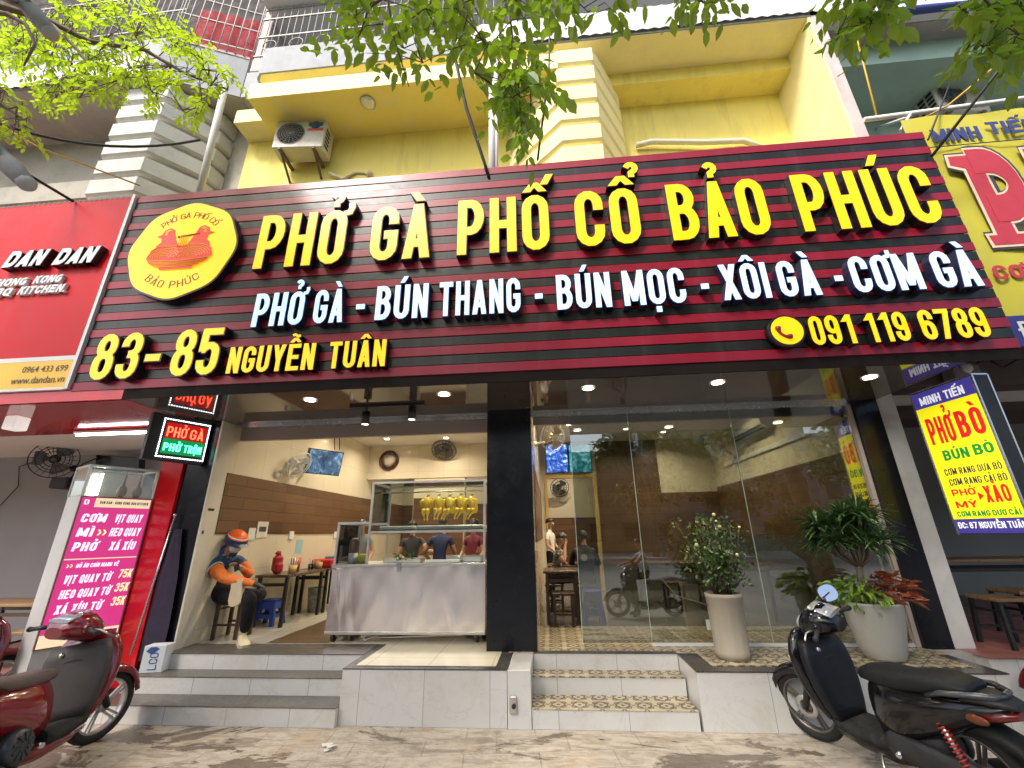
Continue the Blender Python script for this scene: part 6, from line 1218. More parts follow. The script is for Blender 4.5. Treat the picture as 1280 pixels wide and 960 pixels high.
# ------------------------------------------------------------------ scooters (local axes: x forward, y left, z up, origin on the ground midway between the wheels)
def ring_xy(z, xf, xb, hw, n=18, e=2.3, nose=.0):
    cx, a = (xf + xb) / 2, (xf - xb) / 2
    return [(x, y, z) for x, y in sel(cx, 0, a, hw, e, n)]
def ring_yz(x, cz, hh, hw, n=18, e=2.5, y0=0.0): return [(x, y, z) for y, z in sel(y0, cz, hw, hh, e, n)]
def make_scooter(label, body, inner, seat, rimc, spring, steer, lean, steelc, group, mirrors=(-1,)):
    t = empty('motor_scooter', (0, 0, 0), 0, label, 'scooter', group); dk = M['dark']; gry = paint('engine_grey', (.035, .036, .038), .5, .25, 10, .3, spec=.3); ru = paint('tyre_rubber', (.014, .014, .014), .8, .2, 10)
    WB = .64; rF, rRr = .285, .275
    # steering group is turned about the steering axis
    ax0 = Vector((WB - .04, 0, rF)); axd = Vector((-.44, 0, .90)).normalized(); hx = ax0 + axd * .80
    T = Matrix.Translation(ax0) @ Matrix.Rotation(steer, 4, axd) @ Matrix.Translation(-ax0)
    def wheel(c, r, M4, rim, disc):
        w = empty('wheel', (0, 0, 0)); w.parent = t
        m = MB().at(M4); k = 30; n = 10
        m.tube([(c[0] + (r - .043) * math.cos(i * 2 * math.pi / k), c[1], c[2] + (r - .043) * math.sin(i * 2 * math.pi / k)) for i in range(k)], .043, n, True)
        m.build('tyre', ru, w, True)
        m = MB().at(M4); m.lathe([(r - .088, -.028), (r - .072, -.032), (r - .066, -.02), (r - .072, 0), (r - .066, .02), (r - .072, .032), (r - .088, .028), (r - .092, 0), (r - .088, -.028)], 30, c, 'y', caps=False)
        m.lathe([(.0, -.05), (.045, -.05), (.05, -.02), (.05, .02), (.045, .05), (0, .05)], 16, c, 'y')
        for i in range(5):
            a = i * 2 * math.pi / 5 + .3
            for s_ in (-.16, .16):
                m.bar((c[0] + .04 * math.cos(a + s_ * 2), c[1], c[2] + .04 * math.sin(a + s_ * 2)), (c[0] + (r - .085) * math.cos(a + s_ * .6 + .25), c[1], c[2] + (r - .085) * math.sin(a + s_ * .6 + .25)), .022, .016)
        m.build('rim', rim, w, True)
        if disc:
            m = MB().at(M4); m.lathe([(.055, .052), (.092, .052), (.092, .057), (.055, .057)], 24, c, 'y', caps=False); m.build('brake_disc', M['steel'], w, True)
        return w
    wheel((WB, 0, rF), rF, T, rimc, True); wheel((-WB, 0, rRr), rRr, Matrix.Identity(4), rimc, False)
    m = MB().at(T)
    for s in (-1, 1): m.tube([(WB, s * .075, rF), (WB - .06, s * .075, rF + .12), (WB - .19, s * .07, rF + .40)], [.024, .028, .026], 10)
    m.build('fork', gry, t, True)
    m = MB().at(T); rings = []                     # front mudguard: curved strip over the tyre
    for i in range(11):
        a = R(8 + 128 * i / 10); r = rF + .022; w = .070 * (1 - .35 * abs(i / 10 - .45) * 2 * .6)
        c = Vector((WB + r * math.cos(a), 0, rF + r * math.sin(a))); nr = Vector((math.cos(a), 0, math.sin(a)))
        rings.append([c + Vector((0, y, 0)) + nr * q for y, q in ((-w, -.045), (-w * .92, .0), (-w * .5, .018), (0, .024), (w * .5, .018), (w * .92, 0), (w, -.045), (w * .85, -.045), (w * .8, -.008), (0, .010), (-w * .8, -.008), (-w * .85, -.045))])
    m.loft(rings); m.build('front_mudguard', body, t, True)
    # leg shield: outer shell and inner panel
    lv = ((.30, .36, .22, .16), (.40, .42, .24, .215), (.52, .47, .26, .255), (.64, .505, .28, .272), (.76, .52, .30, .265), (.86, .515, .32, .225), (.93, .49, .35, .15))
    MB().loft([ring_xy(z, xf, xb + .05, hw, 22, 2.2) for z, xf, xb, hw in lv]).build('leg_shield', body, t, True)
    MB().loft([ring_xy(z, xb + .075, xb - .030, hw * .93, 26, 4.6) for z, xf, xb, hw in lv[:6]]).build('inner_panel', inner, t, True)
    for s in (-1, 1): MB().ball((.475, s * .185, .72), (.05, .055, .03)).build('indicator', paint('amber_clear_lens', (.42, .36, .30), .12, .05, 4), t, True)
    # handlebar cover, instrument, headlight
    m = MB().at(T)
    m.loft([[(hx.x + x + dx, y, hx.z + z) for y, z in sel(0, cz, hw, hh, 2.4, 18)] for x, dx, cz, hh, hw in ((-.17, 0, -.01, .045, .09), (-.12, 0, .015, .085, .15), (-.03, 0, .022, .115, .18), (.06, 0, .0, .125, .17), (.13, 0, -.03, .095, .13), (.18, 0, -.05, .05, .075))] )
    for s in (-1, 1): m.tube([(hx.x - .01, s * .10, hx.z + .0), (hx.x - .04, s * .18, hx.z + .01), (hx.x - .06, s * .22, hx.z + .01)], [.055, .040, .026], 10)
    m.build('handlebar_cover', body, t, True)
    MB().at(T).loft([[(hx.x - .150 + .02 * q + .15 * q, y, hx.z + .080 + .050 * q + z) for y, z in sel(0, 0, .112 - .012 * q, .016, 2.6, 16)] for q in (0, .33, .66, 1)]).build('instrument_panel', paint('clear_instrument', (.50, .52, .56), .10, .3, 30, .5), t, True)
    MB().at(T).ball((hx.x + .140, 0, hx.z - .02), (.065, .105, .065)).build('headlight', paint('headlight_glass', (.52, .54, .58), .06, .1, 20, .5), t, True)
    for s in (-1, 1):
        MB().at(T).tube([(hx.x - .06, s * .21, hx.z + .01), (hx.x - .10, s * .35, hx.z - .005)], .018, 10).build('grip', dk, t, True); MB().at(T).lathe([(.0, -.0), (.022, .0), (.022, .02), (0, .02)], 10, (hx.x - .10, s * .35 if s > 0 else s * .37, hx.z - .005), 'y').build('bar_end', gry, t, True)
        MB().at(T).tube([(hx.x - .02, s * .20, hx.z + .0), (hx.x + .03, s * .24, hx.z - .015), (hx.x - .0, s * .345, hx.z - .03)], [.007, .007, .008], 7).build('brake_lever', M['steel'], t, True)
        if s not in mirrors: continue
        mr = empty('mirror', (0, 0, 0)); mr.parent = t
        b0 = Vector((hx.x - .03, s * .16, hx.z + .05)); b1 = Vector((hx.x - .03, s * .27, hx.z + .15)); MB().at(T).tube([b0, b0 + Vector((.01, s * .015, .09)), b1], .0065, 7).build('stalk', dk, mr, True)
        hd = Vector((-.80, -s * .30, .42)).normalized(); u = Vector((0, 0, 1)).cross(hd).normalized(); v = hd.cross(u)
        sh = [b1 + u * x + v * z for x, z in sel(s * .02, .0, .105, .072, 2.5, 18)]
        MB().at(T).loft([[p - hd * .028 * .2 + (b1 - p) * .5 - hd * .03 for p in sh], [p - hd * .015 for p in sh], sh, [p + hd * .004 for p in sh]]).build('housing', dk, mr, True)
        MB().at(T).add([b1 + (p - b1) * .93 + hd * .0045 for p in sh], [list(range(18))], False).build('glass', paint('mirror_glass', (.82, .80, .80), .03, .02, 3, 1.0), mr, True)
    # floorboard, skirts, body, tail
    MB().loft([ring_yz(x, cz, hh, hw, 16, 3.4) for x, cz, hh, hw in ((.33, .32, .04, .14), (.25, .285, .045, .17), (.10, .275, .045, .185), (-.08, .28, .05, .19), (-.16, .30, .06, .18))]).build('floorboard', paint('dusty_floorboard', (.022, .022, .022), .75, .4, 14, dirt=(.12, .11, .10), dirt_amt=.6, spec=.2), t, True)
    MB().loft([ring_yz(x, cz, hh, hw, 16, 2.6) for x, cz, hh, hw in ((.30, .23, .045, .12), (.10, .215, .06, .15), (-.15, .225, .075, .16), (-.34, .27, .08, .12))]).build('lower_fairing', body, t, True)
    MB().loft([ring_yz(x, cz, hh, hw, 22, 2.3) for x, cz, hh, hw in ((-.08, .50, .18, .12), (-.13, .50, .235, .165), (-.28, .53, .21, .195), (-.45, .57, .175, .195), (-.62, .62, .135, .18), (-.78, .665, .09, .145), (-.90, .69, .055, .10), (-.96, .71, .03, .06))]).build('body_panel', body, t, True)
    MB().loft([ring_yz(x, cz, hh, hw, 20, 2.8) for x, cz, hh, hw in ((-.03, .70, .02, .08), (-.06, .708, .045, .125), (-.18, .718, .06, .155), (-.36, .722, .062, .165), (-.50, .752, .062, .17), (-.64, .772, .055, .16), (-.77, .78, .034, .125), (-.80, .78, .014, .08))]).build('seat', seat, t, True)
    MB().loft([ring_yz(x, cz, hh, hw, 16, 2.8) for x, cz, hh, hw in ((-.74, .735, .03, .14), (-.82, .745, .032, .13), (-.92, .742, .028, .10), (-1.0, .735, .016, .06))]).build('tail_cowl', dk, t, True)
    m = MB()
    for s in (-1, 1): m.tube([(-.56, s * .17, .715), (-.66, s * .178, .755), (-.80, s * .15, .775), (-.91, s * .08, .775), (-.93, 0, .772)], [.012, .017, .019, .02, .02], 9)
    m.build('grab_rail', paint('grab_rail_metal', steelc, .3, .1, 6, .7), t, True)
    MB().loft([ring_yz(x, cz, hh, hw, 14, 2.6) for x, cz, hh, hw in ((-.82, .655, .038, .137), (-.90, .672, .036, .112), (-.985, .69, .022, .065))]).build('tail_light', paint('red_lens', (.13, .006, .008), .12, .1, 10, coat=.5), t, True)
    for s in (-1, 1): MB().ball((-.80, s * .142, .645), (.07, .014, .028)).build('indicator', paint('orange_lens', (.13, .035, .012), .15, .1, 10), t, True)
    m = MB(); m.loft([[(x, y * w, z + q) for y, q in ((-1, -.05), (-.9, 0), (-.45, .018), (.45, .018), (.9, 0), (1, -.05), (.85, -.05), (.8, -.01), (-.8, -.01), (-.85, -.05))] for x, z, w in ((-.66, .58, .10), (-.80, .575, .10), (-.92, .53, .095), (-1.0, .46, .088), (-1.05, .38, .08))]); m.build('rear_mudguard', paint('matt_black_plastic', (.010, .011, .011), .6, .2, 10, spec=.25), t, True)
    pl = empty('number_plate', (0, 0, 0)); pl.parent = t
    pd = Vector((-.93, 0, .30)).normalized(); pu = Vector((.30, 0, .93)).normalized(); pc = Vector((-1.045, 0, .475)); py_ = Vector((0, 1, 0))
    MB().obox(pc, py_ * .095, pu * .07, pd * .003).build('plate', paint('number_plate_white', (.66, .68, .64), .4, .04, 6), pl, True)
    m = MB(); flat_text(m, '90', pc + pd * .0035 + py_ * .06 + pu * .010, -py_, pu, .045, .045, .002, s=.12); flat_text(m, '-B', pc + pd * .0035 + py_ * .0 + pu * .010, -py_, pu, .05, .045, .002, s=.12); m.build('digits', M['dark'], pl, True)
    MB().obox(pc + pu * .095 - pd * .005, py_ * .05, pu * .022, pd * .008).build('reflector', paint('red_reflector', (.34, .01, .01), .2), t, True)
    # engine, belt case on the left, cooling shroud and silencer on the right
    MB().loft([ring_yz(x, cz, hh, .045, 14, 2.6, .135) for x, cz, hh in ((-.14, .31, .05), (-.20, .31, .095), (-.36, .30, .085), (-.55, .285, .085), (-.68, .275, .105), (-.76, .275, .06))]).build('belt_case', gry, t, True)
    MB().loft([ring_yz(x, cz, hh, hw, 14, 2.4) for x, cz, hh, hw in ((-.12, .34, .06, .09), (-.22, .34, .11, .12), (-.42, .36, .11, .11), (-.52, .36, .06, .08))]).build('engine', gry, t, True)
    m = MB().lathe([(.0, -.21), (.05, -.212), (.095, -.20), (.115, -.17), (.12, -.11)], 22, (-.40, 0, .33), 'y')
    for i in range(10): a = i * .628; m.bar((-.40 + .03 * math.cos(a), -.213, .33 + .03 * math.sin(a)), (-.40 + .085 * math.cos(a + .3), -.207, .33 + .085 * math.sin(a + .3)), .010, .012)
    m.build('cooling_shroud', paint('shroud_black', (.03, .034, .036), .4, .2, 8), t, True)
    MB().tube([(-.28, -.12, .24), (-.42, -.16, .19), (-.55, -.17, .23), (-.72, -.175, .29), (-.90, -.178, .35)], [.018, .022, .05, .055, .045], 12).build('silencer', gry, t, True)
    sh_ = empty('rear_shock', (0, 0, 0)); sh_.parent = t
    for q in (0, 1): MB().loft([[(xb_ - .035, y, z) for y, z in sel(0, zc_, w_, h_, 3, 12)] for xb_, zc_, w_, h_ in ((.335, .70, .10, .06), (.300, .70, .085, .045))]).build('glove_box', dk, t, True) if q == 0 else MB().lathe([(.0, -.0), (.016, 0), (.018, .02)], 10, (.262, .10, .80), 'x').build('ignition_switch', M['steel'], t, True)
    a, b = Vector((-.66, .155, .31)), Vector((-.56, .15, .60)); MB().tube([a, b], .016, 8).build('damper', M['steel'], sh_, True); MB().helix(a + (b - a) * .12, a + (b - a) * .9, .025, .006, 10).build('coil_spring', spring, sh_, True)
    MB().tube([(-.05, .14, .22), (-.10, .24, .02), (-.06, .26, .008)], .011, 7).build('side_stand', M['steel'], t, True)
    for s in (-1, 1): MB().tube([(-.22, s * .14, .28), (-.24, s * .21, .27)], .018, 8).build('footpeg', M['chrome'], t, True)
    return t
blackp = paint('black_scooter_paint', (.005, .0055, .007), .14, .25, 3, coat=.25, spec=.4); redp = paint('dark_red_scooter_paint', (.20, .006, .013), .14, .15, 3, coat=.7)
sc1 = make_scooter('black scooter with red spring parked before the window ledge, its rear towards the viewer', blackp, paint('dark_inner_panel', (.008, .009, .013), .5, .2, 6, spec=.3), paint('black_vinyl_seat', (.009, .010, .013), .55, .2, 8, spec=.3), paint('dark_alloy', (.16, .15, .145), .35, .15, 8, .8), paint('red_spring', (.30, .02, .016), .4), R(16), 0, (.10, .105, .115), 'parked scooters')
sc2 = make_scooter('dark red scooter parked by the white steps', redp, paint('grey_brown_inner_panel', (.060, .052, .050), .55, .2, 5, spec=.3), paint('dusty_brown_seat', (.12, .085, .085), .55, .15, 6), paint('silver_alloy', (.48, .47, .46), .35, .08, 8, .7), paint('silver_spring', (.4, .4, .4), .35), R(-22), 0, (.08, .02, .02), 'parked scooters', ())
def place(o, x, y, heading, lean=0.0): o.rotation_mode = 'XYZ'; o.rotation_euler = (lean, 0, heading); o.location = (x, y, 0)
def place_scaled(o, x, y, z, heading, lean, sc): o.rotation_mode = 'XYZ'; o.rotation_euler = (lean, 0, heading); o.location = (x, y, z); o.scale = (sc, sc, sc)
place_scaled(sc1, 2.28, 3.82, -.004, R(111), -.12, .87); sc1.scale.z = .92
place_scaled(sc2, -3.77, 3.48, -.008, R(104), -.16, .94)
sc3 = copy_tree(sc2); sc3['label'] = 'second dark red scooter, only its front end in view at the pavement edge'; place_scaled(sc3, -5.62, 4.05, -.008, R(100), -.14, .92)
# ------------------------------------------------------------------ plants
def rv(s=1.0): return Vector((rnd.uniform(-1, 1), rnd.uniform(-1, 1), rnd.uniform(-1, 1))) * s
def leaf(mb, p, d, L, w, droop=.25, nrm=None):
    p, d = Vector(p), Vector(d).normalized(); u = d.cross(nrm if nrm is not None else rv()); u = u.normalized() if u.length > 1e-4 else frame_of(d)[0]; n = u.cross(d)
    q = lambda a, b, c: p + d * L * a + u * w * b + n * L * c - Vector((0, 0, droop * L * a * a))
    mb.add([q(0, 0, 0), q(.3, .42, .05), q(.65, .40, .05), q(1, 0, -.02), q(.65, -.40, .05), q(.3, -.42, .05), q(.35, 0, -.02), q(.7, 0, -.02)], [(0, 6, 1), (1, 6, 7, 2), (2, 7, 3), (0, 5, 6), (5, 4, 7, 6), (4, 3, 7)], False)
def blade(mb, p, d, L, w, droop):
    d = Vector(d).normalized(); u = d.cross(Vector((0, 0, 1))); u = u.normalized() if u.length > 1e-3 else Vector((1, 0, 0)); vs = []
    for i in range(5):
        t = i / 4; c = Vector(p) + d * L * t - Vector((0, 0, droop * L * t * t)); k = w * (1 - t) ** .6 * (.6 + t) if i < 4 else .001; vs += [c - u * k, c + u * k + Vector((0, 0, .0)), c - Vector((0, 0, w * .3))]
    mb.add(vs, [f for i in range(4) for f in ((3 * i, 3 * i + 2, 3 * i + 5, 3 * i + 3), (3 * i + 2, 3 * i + 1, 3 * i + 4, 3 * i + 5))], False)
BARK = paint('bark', (.16, .125, .095), .85, .25, 8, bump=.5, bs=30); TWIG = paint('twig_bark', (.085, .062, .045), .8, .25, 12)
G_ROSE = leaf_mat('rose_leaf', (.022, .060, .010), (.075, .15, .022), .25); G_DARK = leaf_mat('dracaena_leaf', (.012, .045, .012), (.05, .12, .03), .2); G_POT = leaf_mat('pothos_leaf', (.05, .14, .012), (.22, .36, .035), .3); G_RED = leaf_mat('croton_leaf', (.16, .022, .008), (.30, .075, .022), .25)
G_LIME = leaf_mat('young_tree_leaf', (.17, .36, .012), (.38, .58, .03), .70); G_TREE = leaf_mat('tree_leaf', (.055, .16, .014), (.26, .45, .03), .60); G_FAR = leaf_mat('far_tree_leaf', (.020, .060, .012), (.07, .14, .02), .3, .5)
POT = paint('buff_stone_pot', (.33, .295, .23), .7, .08, 5, dirt=(.30, .27, .20), dirt_amt=.4); POTW = paint('pale_grey_pot', (.40, .40, .36), .4, .05, 4); SOIL = paint('potting_soil', (.03, .022, .016), .95, .4, 20)
rb = empty('rose_bush', (1.69, 4.86, .449), 0, 'rose bush with small cream blooms in a ribbed buff pot before the window', 'potted plant')
c0 = Vector((1.69, 4.86, .449)); m = MB(); n = 48
m.loft([[(r * (1 + (.018 if (j // 2) % 2 and 0.05 < h < .5 else 0)) * math.cos(2 * math.pi * j / n), r * (1 + (.018 if (j // 2) % 2 and .05 < h < .5 else 0)) * math.sin(2 * math.pi * j / n), h) for j in range(n)] for r, h in ((.150, 0), (.155, .06), (.150, .065), (.158, .3), (.168, .52), (.172, .525), (.174, .56), (.160, .565), (.155, .52))], True)
m.build('pot', POT, rb, True); MB().lathe([(.155, .53), (0, .535)], 20).build('soil', SOIL, rb, True)
wd, lf, fl = MB(), MB(), MB(); tips = []
for i in range(34):
    a = rnd.uniform(0, 6.28); e = rnd.uniform(.04, .34); lean = -.10 if i % 3 else -.2; top = Vector((e * math.cos(a) + lean * rnd.random(), e * math.sin(a) * .7 - .02, rnd.uniform(.85, 1.30)))
    b = Vector((.07 * math.cos(a), .07 * math.sin(a), .53)); mid = (b + top) / 2 + rv(.05); wd.tube([b, mid, top], [.007, .005, .003], 5)
    for k in range(46):
        t = rnd.uniform(.3, 1.02); p = (b * (1 - t) ** 2 + mid * 2 * t * (1 - t) + top * t * t) + rv(.085); leaf(lf, p, rv() + Vector((0, 0, .2)), rnd.uniform(.035, .060), rnd.uniform(.022, .034))
    if rnd.random() < .55: fl.ball(top + rv(.03), rnd.uniform(.012, .02), 7, 5)
wd.build('stems', TWIG, rb, True); lf.build('foliage', G_ROSE, rb, True); fl.build('blooms', plain('cream_bloom', (.62, .55, .30), .6), rb, True)
one(MB().bar((1.24, 4.82, .99), (1.54, 4.85, .90), .012).bar((1.22, 4.82, 1.0), (1.1, 4.82, 1.15), .01), 'garden_cane', TWIG, 'thin cane slanting out of the rose pot', 'cane')
dp = empty('dragon_plant', (3.06, 4.86, .449), 0, 'round pale pot with a spiky dragon plant over green and red foliage', 'potted plant')
m = MB().lathe([(.145, 0), (.165, .02), (.19, .12), (.225, .30), (.245, .46), (.247, .48), (.235, .485), (.225, .45)], 40); m.build('pot', POTW, dp, True); MB().lathe([(.228, .455), (0, .46)], 20).build('soil', SOIL, dp, True)
wd, lf, gp, rp_ = MB(), MB(), MB(), MB()
wd.tube([(0, .02, .45), (-.02, .02, .65), (-.015, .0, .80)], [.035, .032, .03], 8)
for i in range(24):
    a = i * 2.399; e = rnd.uniform(.06, .34); h = rnd.uniform(1.02, 1.34); tp = Vector((-.03 + e * math.cos(a), e * math.sin(a) * .8, h)); wd.tube([(-.015, 0, .78), (-.02 + e * .55 * math.cos(a), e * .5 * math.sin(a), .90), tp], [.014, .010, .008], 6)
    for k in range(62):
        b = rnd.uniform(0, 6.28); el = rnd.uniform(-.25, 1.3); blade(lf, tp + Vector((0, 0, rnd.uniform(-.04, .03))), (math.cos(b) * math.cos(el), math.sin(b) * math.cos(el), math.sin(el)), rnd.uniform(.16, .29), rnd.uniform(.011, .017), rnd.uniform(.15, .5))
wd.build('trunk', BARK, dp, True); lf.build('spiky_crown', G_DARK, dp, True)
for i in range(190):
    a = rnd.uniform(1.9, 4.9); e = rnd.uniform(.03, .34); p = Vector((e * math.cos(a) - .03, e * math.sin(a) * .8, .48 + rnd.uniform(-.02, .24) * (1.1 - e * 1.6))); leaf(gp, p, Vector((math.cos(a), math.sin(a), rnd.uniform(-.3, .6))) + rv(.5), rnd.uniform(.07, .13), rnd.uniform(.03, .055), .5)
for i in range(95):
    a = rnd.uniform(-1.3, 1.0); e = rnd.uniform(.02, .30); p = Vector((.06 + e * math.cos(a) * .75, e * math.sin(a) - .05, .50 + rnd.uniform(.0, .26) * (1 - e))); leaf(rp_, p, Vector((math.cos(a), math.sin(a), rnd.uniform(.0, .9))) + rv(.4), rnd.uniform(.09, .16), rnd.uniform(.04, .06), .35)
gp.build('green_foliage', G_POT, dp, True); rp_.build('red_foliage', G_RED, dp, True)

# ------------------------------------------------------------------ street trees; their lower boughs hang into the view
def proj(p):
    v = CM @ (Vector(p) - EYEV)
    return (640 + F_PX * v.x / v.z, 480 + F_PX * v.y / v.z) if v.z > .05 else (-9999, -9999)
def inside(q, poly):
    c = False; j = len(poly) - 1
    for i in range(len(poly)):
        (x0, y0), (x1, y1) = poly[i], poly[j]
        if (y0 > q[1]) != (y1 > q[1]) and q[0] < (x1 - x0) * (q[1] - y0) / (y1 - y0) + x0: c = not c
        j = i
    return c
def bough(wd, lf, path, r0, poly, y0, y1, nt, size, per, seed, droop=.3, twig=.007):
    """a bent bough with side twigs that carry paired leaflets"""
    rg = random.Random(seed); path = [Vector(p) for p in path]; wd.tube(path, [r0 * (1 - .75 * i / (len(path) - 1)) for i in range(len(path))], 7)
    x0, x1 = min(p[0] for p in poly), max(p[0] for p in poly); ya, yb = min(p[1] for p in poly), max(p[1] for p in poly); k = 0
    anchors = [path[i] + (path[i + 1] - path[i]) * t for i in range(len(path) - 1) for t in (0, .33, .66)] + [path[-1]]
    while k < nt:
        q = (rg.uniform(x0, x1), rg.uniform(ya, yb))
        if not inside(q, poly): continue
        k += 1; tip = on_y(q[0], q[1], rg.uniform(y0, y1)); a = min(anchors, key=lambda b: (b - tip).length + rg.uniform(0, .15))
        mid = (a + tip) / 2 + Vector((rg.uniform(-.05, .05), rg.uniform(-.05, .05), .06)); wd.tube([a, mid, tip], [twig, twig * .6, twig * .35], 4, caps=False)
        if rg.random() < .5: anchors.append(tip * .6 + mid * .4)
        d = (tip - mid).normalized(); sd = frame_of(d)[0]
        L0 = size * 3.2; ax = (d + Vector((rg.uniform(-.5, .5), rg.uniform(-.5, .5), rg.uniform(-.7, .2)))).normalized()
        for i in range(per):
            t = (i // 2 + .5) / (per / 2); s = 1 if i % 2 else -1; p = tip + ax * L0 * (t - .4)
            leaf(lf, p, sd * s + ax * .7 + Vector((rg.uniform(-.3, .3), rg.uniform(-.3, .3), -rg.uniform(0, droop * 2))), size * rg.uniform(.75, 1.2), size * rg.uniform(.50, .68), .15, Vector((rg.uniform(-.5, .5), rg.uniform(-.5, .5), 1)))
def crown(lf, c, rx, ry, rz, n, size, seed, keep_out=True, clumps=26):
    rg = random.Random(seed); cs = []
    for i in range(clumps):
        a, b = rg.uniform(0, 6.283), rg.uniform(-.8, 1); e = rg.uniform(.35, 1) ; cs.append((Vector((c[0] + rx * e * math.cos(a) * math.sqrt(max(0, 1 - b * b)), c[1] + ry * e * math.sin(a) * math.sqrt(max(0, 1 - b * b)), c[2] + rz * b * .9)), rg.uniform(.22, .42)))
    k = 0
    while k < n:
        cc, rr = rg.choice(cs); p = cc + Vector((rg.gauss(0, rr * rx * .42), rg.gauss(0, rr * ry * .42), rg.gauss(0, rr * rz * .42))); k += 1
        if keep_out:
            q = proj(p)
            if -60 < q[0] < 1340 and -50 < q[1] < 1000: continue
            if p.z < 4.2: continue
        leaf(lf, p, Vector((rg.uniform(-1, 1), rg.uniform(-1, 1), rg.uniform(-.8, .4))), size * rg.uniform(.7, 1.2), size * rg.uniform(.45, .65), .2, Vector((rg.uniform(-.7, .7), rg.uniform(-.7, .7), 1)))
    return cs
def limbs(wd, base, cs, r, seed):
    rg = random.Random(seed)
    for c, _ in cs[:11]: b = Vector(base) + Vector((0, 0, rg.uniform(-.9, .3))); wd.tube([b, (b + c) / 2 + Vector((rg.uniform(-.2, .2), rg.uniform(-.2, .2), -.15)), c], [r, r * .6, r * .2], 7)
# the tree on the left
tl = empty('street_tree', (-5.4, 1.35, 0), 0, 'street tree with lime green leaves reaching in over the red sign', 'tree', 'street trees along the kerb')
wd, lf, ld_ = MB(), MB(), MB()
wd.tube([(-5.4, 1.35, -.02), (-5.35, 1.35, 1.2), (-5.3, 1.4, 3.0), (-5.1, 1.45, 4.8), (-4.9, 1.5, 6.0)], [.24, .19, .17, .15, .12], 12)
Pm = [(-4.95, 1.5, 5.8), on_y(-60, -10, 2.4), on_y(60, 25, 2.75), on_y(112, 52, 2.95), on_y(180, 62, 3.1), on_y(232, 92, 3.2), on_y(285, 112, 3.25)]
PL_ = [(-10, 20), (60, 10), (110, 0), (190, 0), (215, 25), (240, 30), (262, 62), (272, 80), (300, 95), (296, 108), (272, 118), (262, 140), (238, 152), (215, 135), (180, 138), (165, 125), (115, 118), (80, 135), (55, 130), (30, 95), (-10, 88)]
bough(wd, lf, Pm, .045, PL_, 2.75, 3.35, 330, .068, 8, 3)
bough(wd, lf, [on_y(60, 25, 2.75), on_y(95, 60, 2.9), on_y(118, 88, 2.95), on_y(122, 118, 2.95)], .022, [(40, 60), (120, 60), (170, 100), (120, 125), (70, 140), (40, 110)], 2.75, 3.1, 38, .062, 8, 4)
bough(wd, lf, [(-5.2, 1.4, 4.3), on_y(-50, 120, 2.3), on_y(0, 130, 2.4), on_y(30, 150, 2.5)], .02, [(-20, 105), (28, 112), (36, 135), (30, 145), (55, 175), (48, 190), (20, 182), (-20, 165)], 2.2, 2.7, 26, .056, 8, 5)
wd.tube([on_y(-40, 10, 2.3), on_y(10, 18, 2.35), on_y(32, 30, 2.4), on_y(44, 55, 2.4), on_y(30, 82, 2.4)], [.03, .024, .018, .014, .008], 6)
wd.build('trunk', BARK, tl); lf.build('foliage', G_LIME, tl)
st_ = MB()                                          # sawn grey limbs close to the lens
st_.tube([(-3.1, .62, 4.2), on_y(18, -6, 1.7), on_y(40, 14, 1.75), on_y(62, 40, 1.8)], [.085, .075, .062, .050], 10); st_.ball(on_y(63, 42, 1.8), .05, 10, 7)
st_.tube([(-2.6, .5, 3.1), on_y(-12, 186, 1.4), on_y(10, 205, 1.43), on_y(32, 228, 1.46)], [.062, .055, .048, .040], 10); st_.ball(on_y(33, 229, 1.46), .04, 10, 7)
st_.tube([(-5.3, 1.4, 3.2), (-4.0, .9, 4.0), (-3.1, .62, 4.2)], [.13, .10, .085], 10); st_.tube([(-5.3, 1.4, 2.6), (-3.8, .8, 3.0), (-2.6, .5, 3.1)], [.10, .08, .062], 10)
st_.build('limb', paint('pale_grey_bark', (.40, .385, .38), .75, .18, 9, bump=.4, bs=40), tl, label='pale grey sawn limb')
cs = crown(ld_, (-5.6, -1.7, 7.8), 3.6, 3.0, 2.6, 6000, .25, 11); ld_.build('crown', G_TREE, tl); w2 = MB(); limbs(w2, (-4.95, 1.45, 5.6), cs, .07, 5); w2.build('limb', BARK, tl)  # unseen crown, leaves enlarged to shade the pavement below
# the tree whose twigs hang over the middle and the right
tr_ = empty('street_tree', (5.4, .9, 0), 0, 'street tree with drooping twigs of dark and lime leaves over the shop sign', 'tree', 'street trees along the kerb')
wd, lf, ld_ = MB(), MB(), MB()
wd.tube([(5.4, .9, -.02), (5.4, .9, 1.5), (5.2, .85, 3.2), (4.7, .8, 5.2)], [.22, .18, .16, .13], 12)
top = on_y(760, -70, 1.75)
wd.tube([(4.7, .8, 5.1), (3.4, 1.2, 5.6), on_y(1120, -90, 1.7), on_y(900, -80, 1.72), top, on_y(560, -60, 1.8), on_y(440, -40, 1.9)], [.11, .085, .06, .05, .045, .035, .02], 8)
CEN = [(396, -20), (402, 45), (425, 62), (445, 60), (470, 78), (500, 100), (520, 78), (545, 92), (575, 75), (595, 110), (618, 130), (640, 150), (652, 150), (672, 130), (690, 110), (676, 70), (690, 45), (700, -20)]
bough(wd, lf, [on_y(560, -60, 1.8), on_y(575, -10, 1.85), on_y(590, 30, 1.9), on_y(610, 60, 1.92)], .012, CEN, 1.75, 2.15, 86, .098, 7, 21, .6, .005)
bough(wd, lf, [on_y(630, -40, 1.85), on_y(640, 40, 1.85), on_y(648, 100, 1.86), on_y(652, 170, 1.86)], .008, [(625, 60), (680, 50), (690, 105), (672, 140), (665, 185), (648, 192), (640, 150), (615, 120)], 1.8, 1.95, 24, .078, 7, 22, .7, .004)
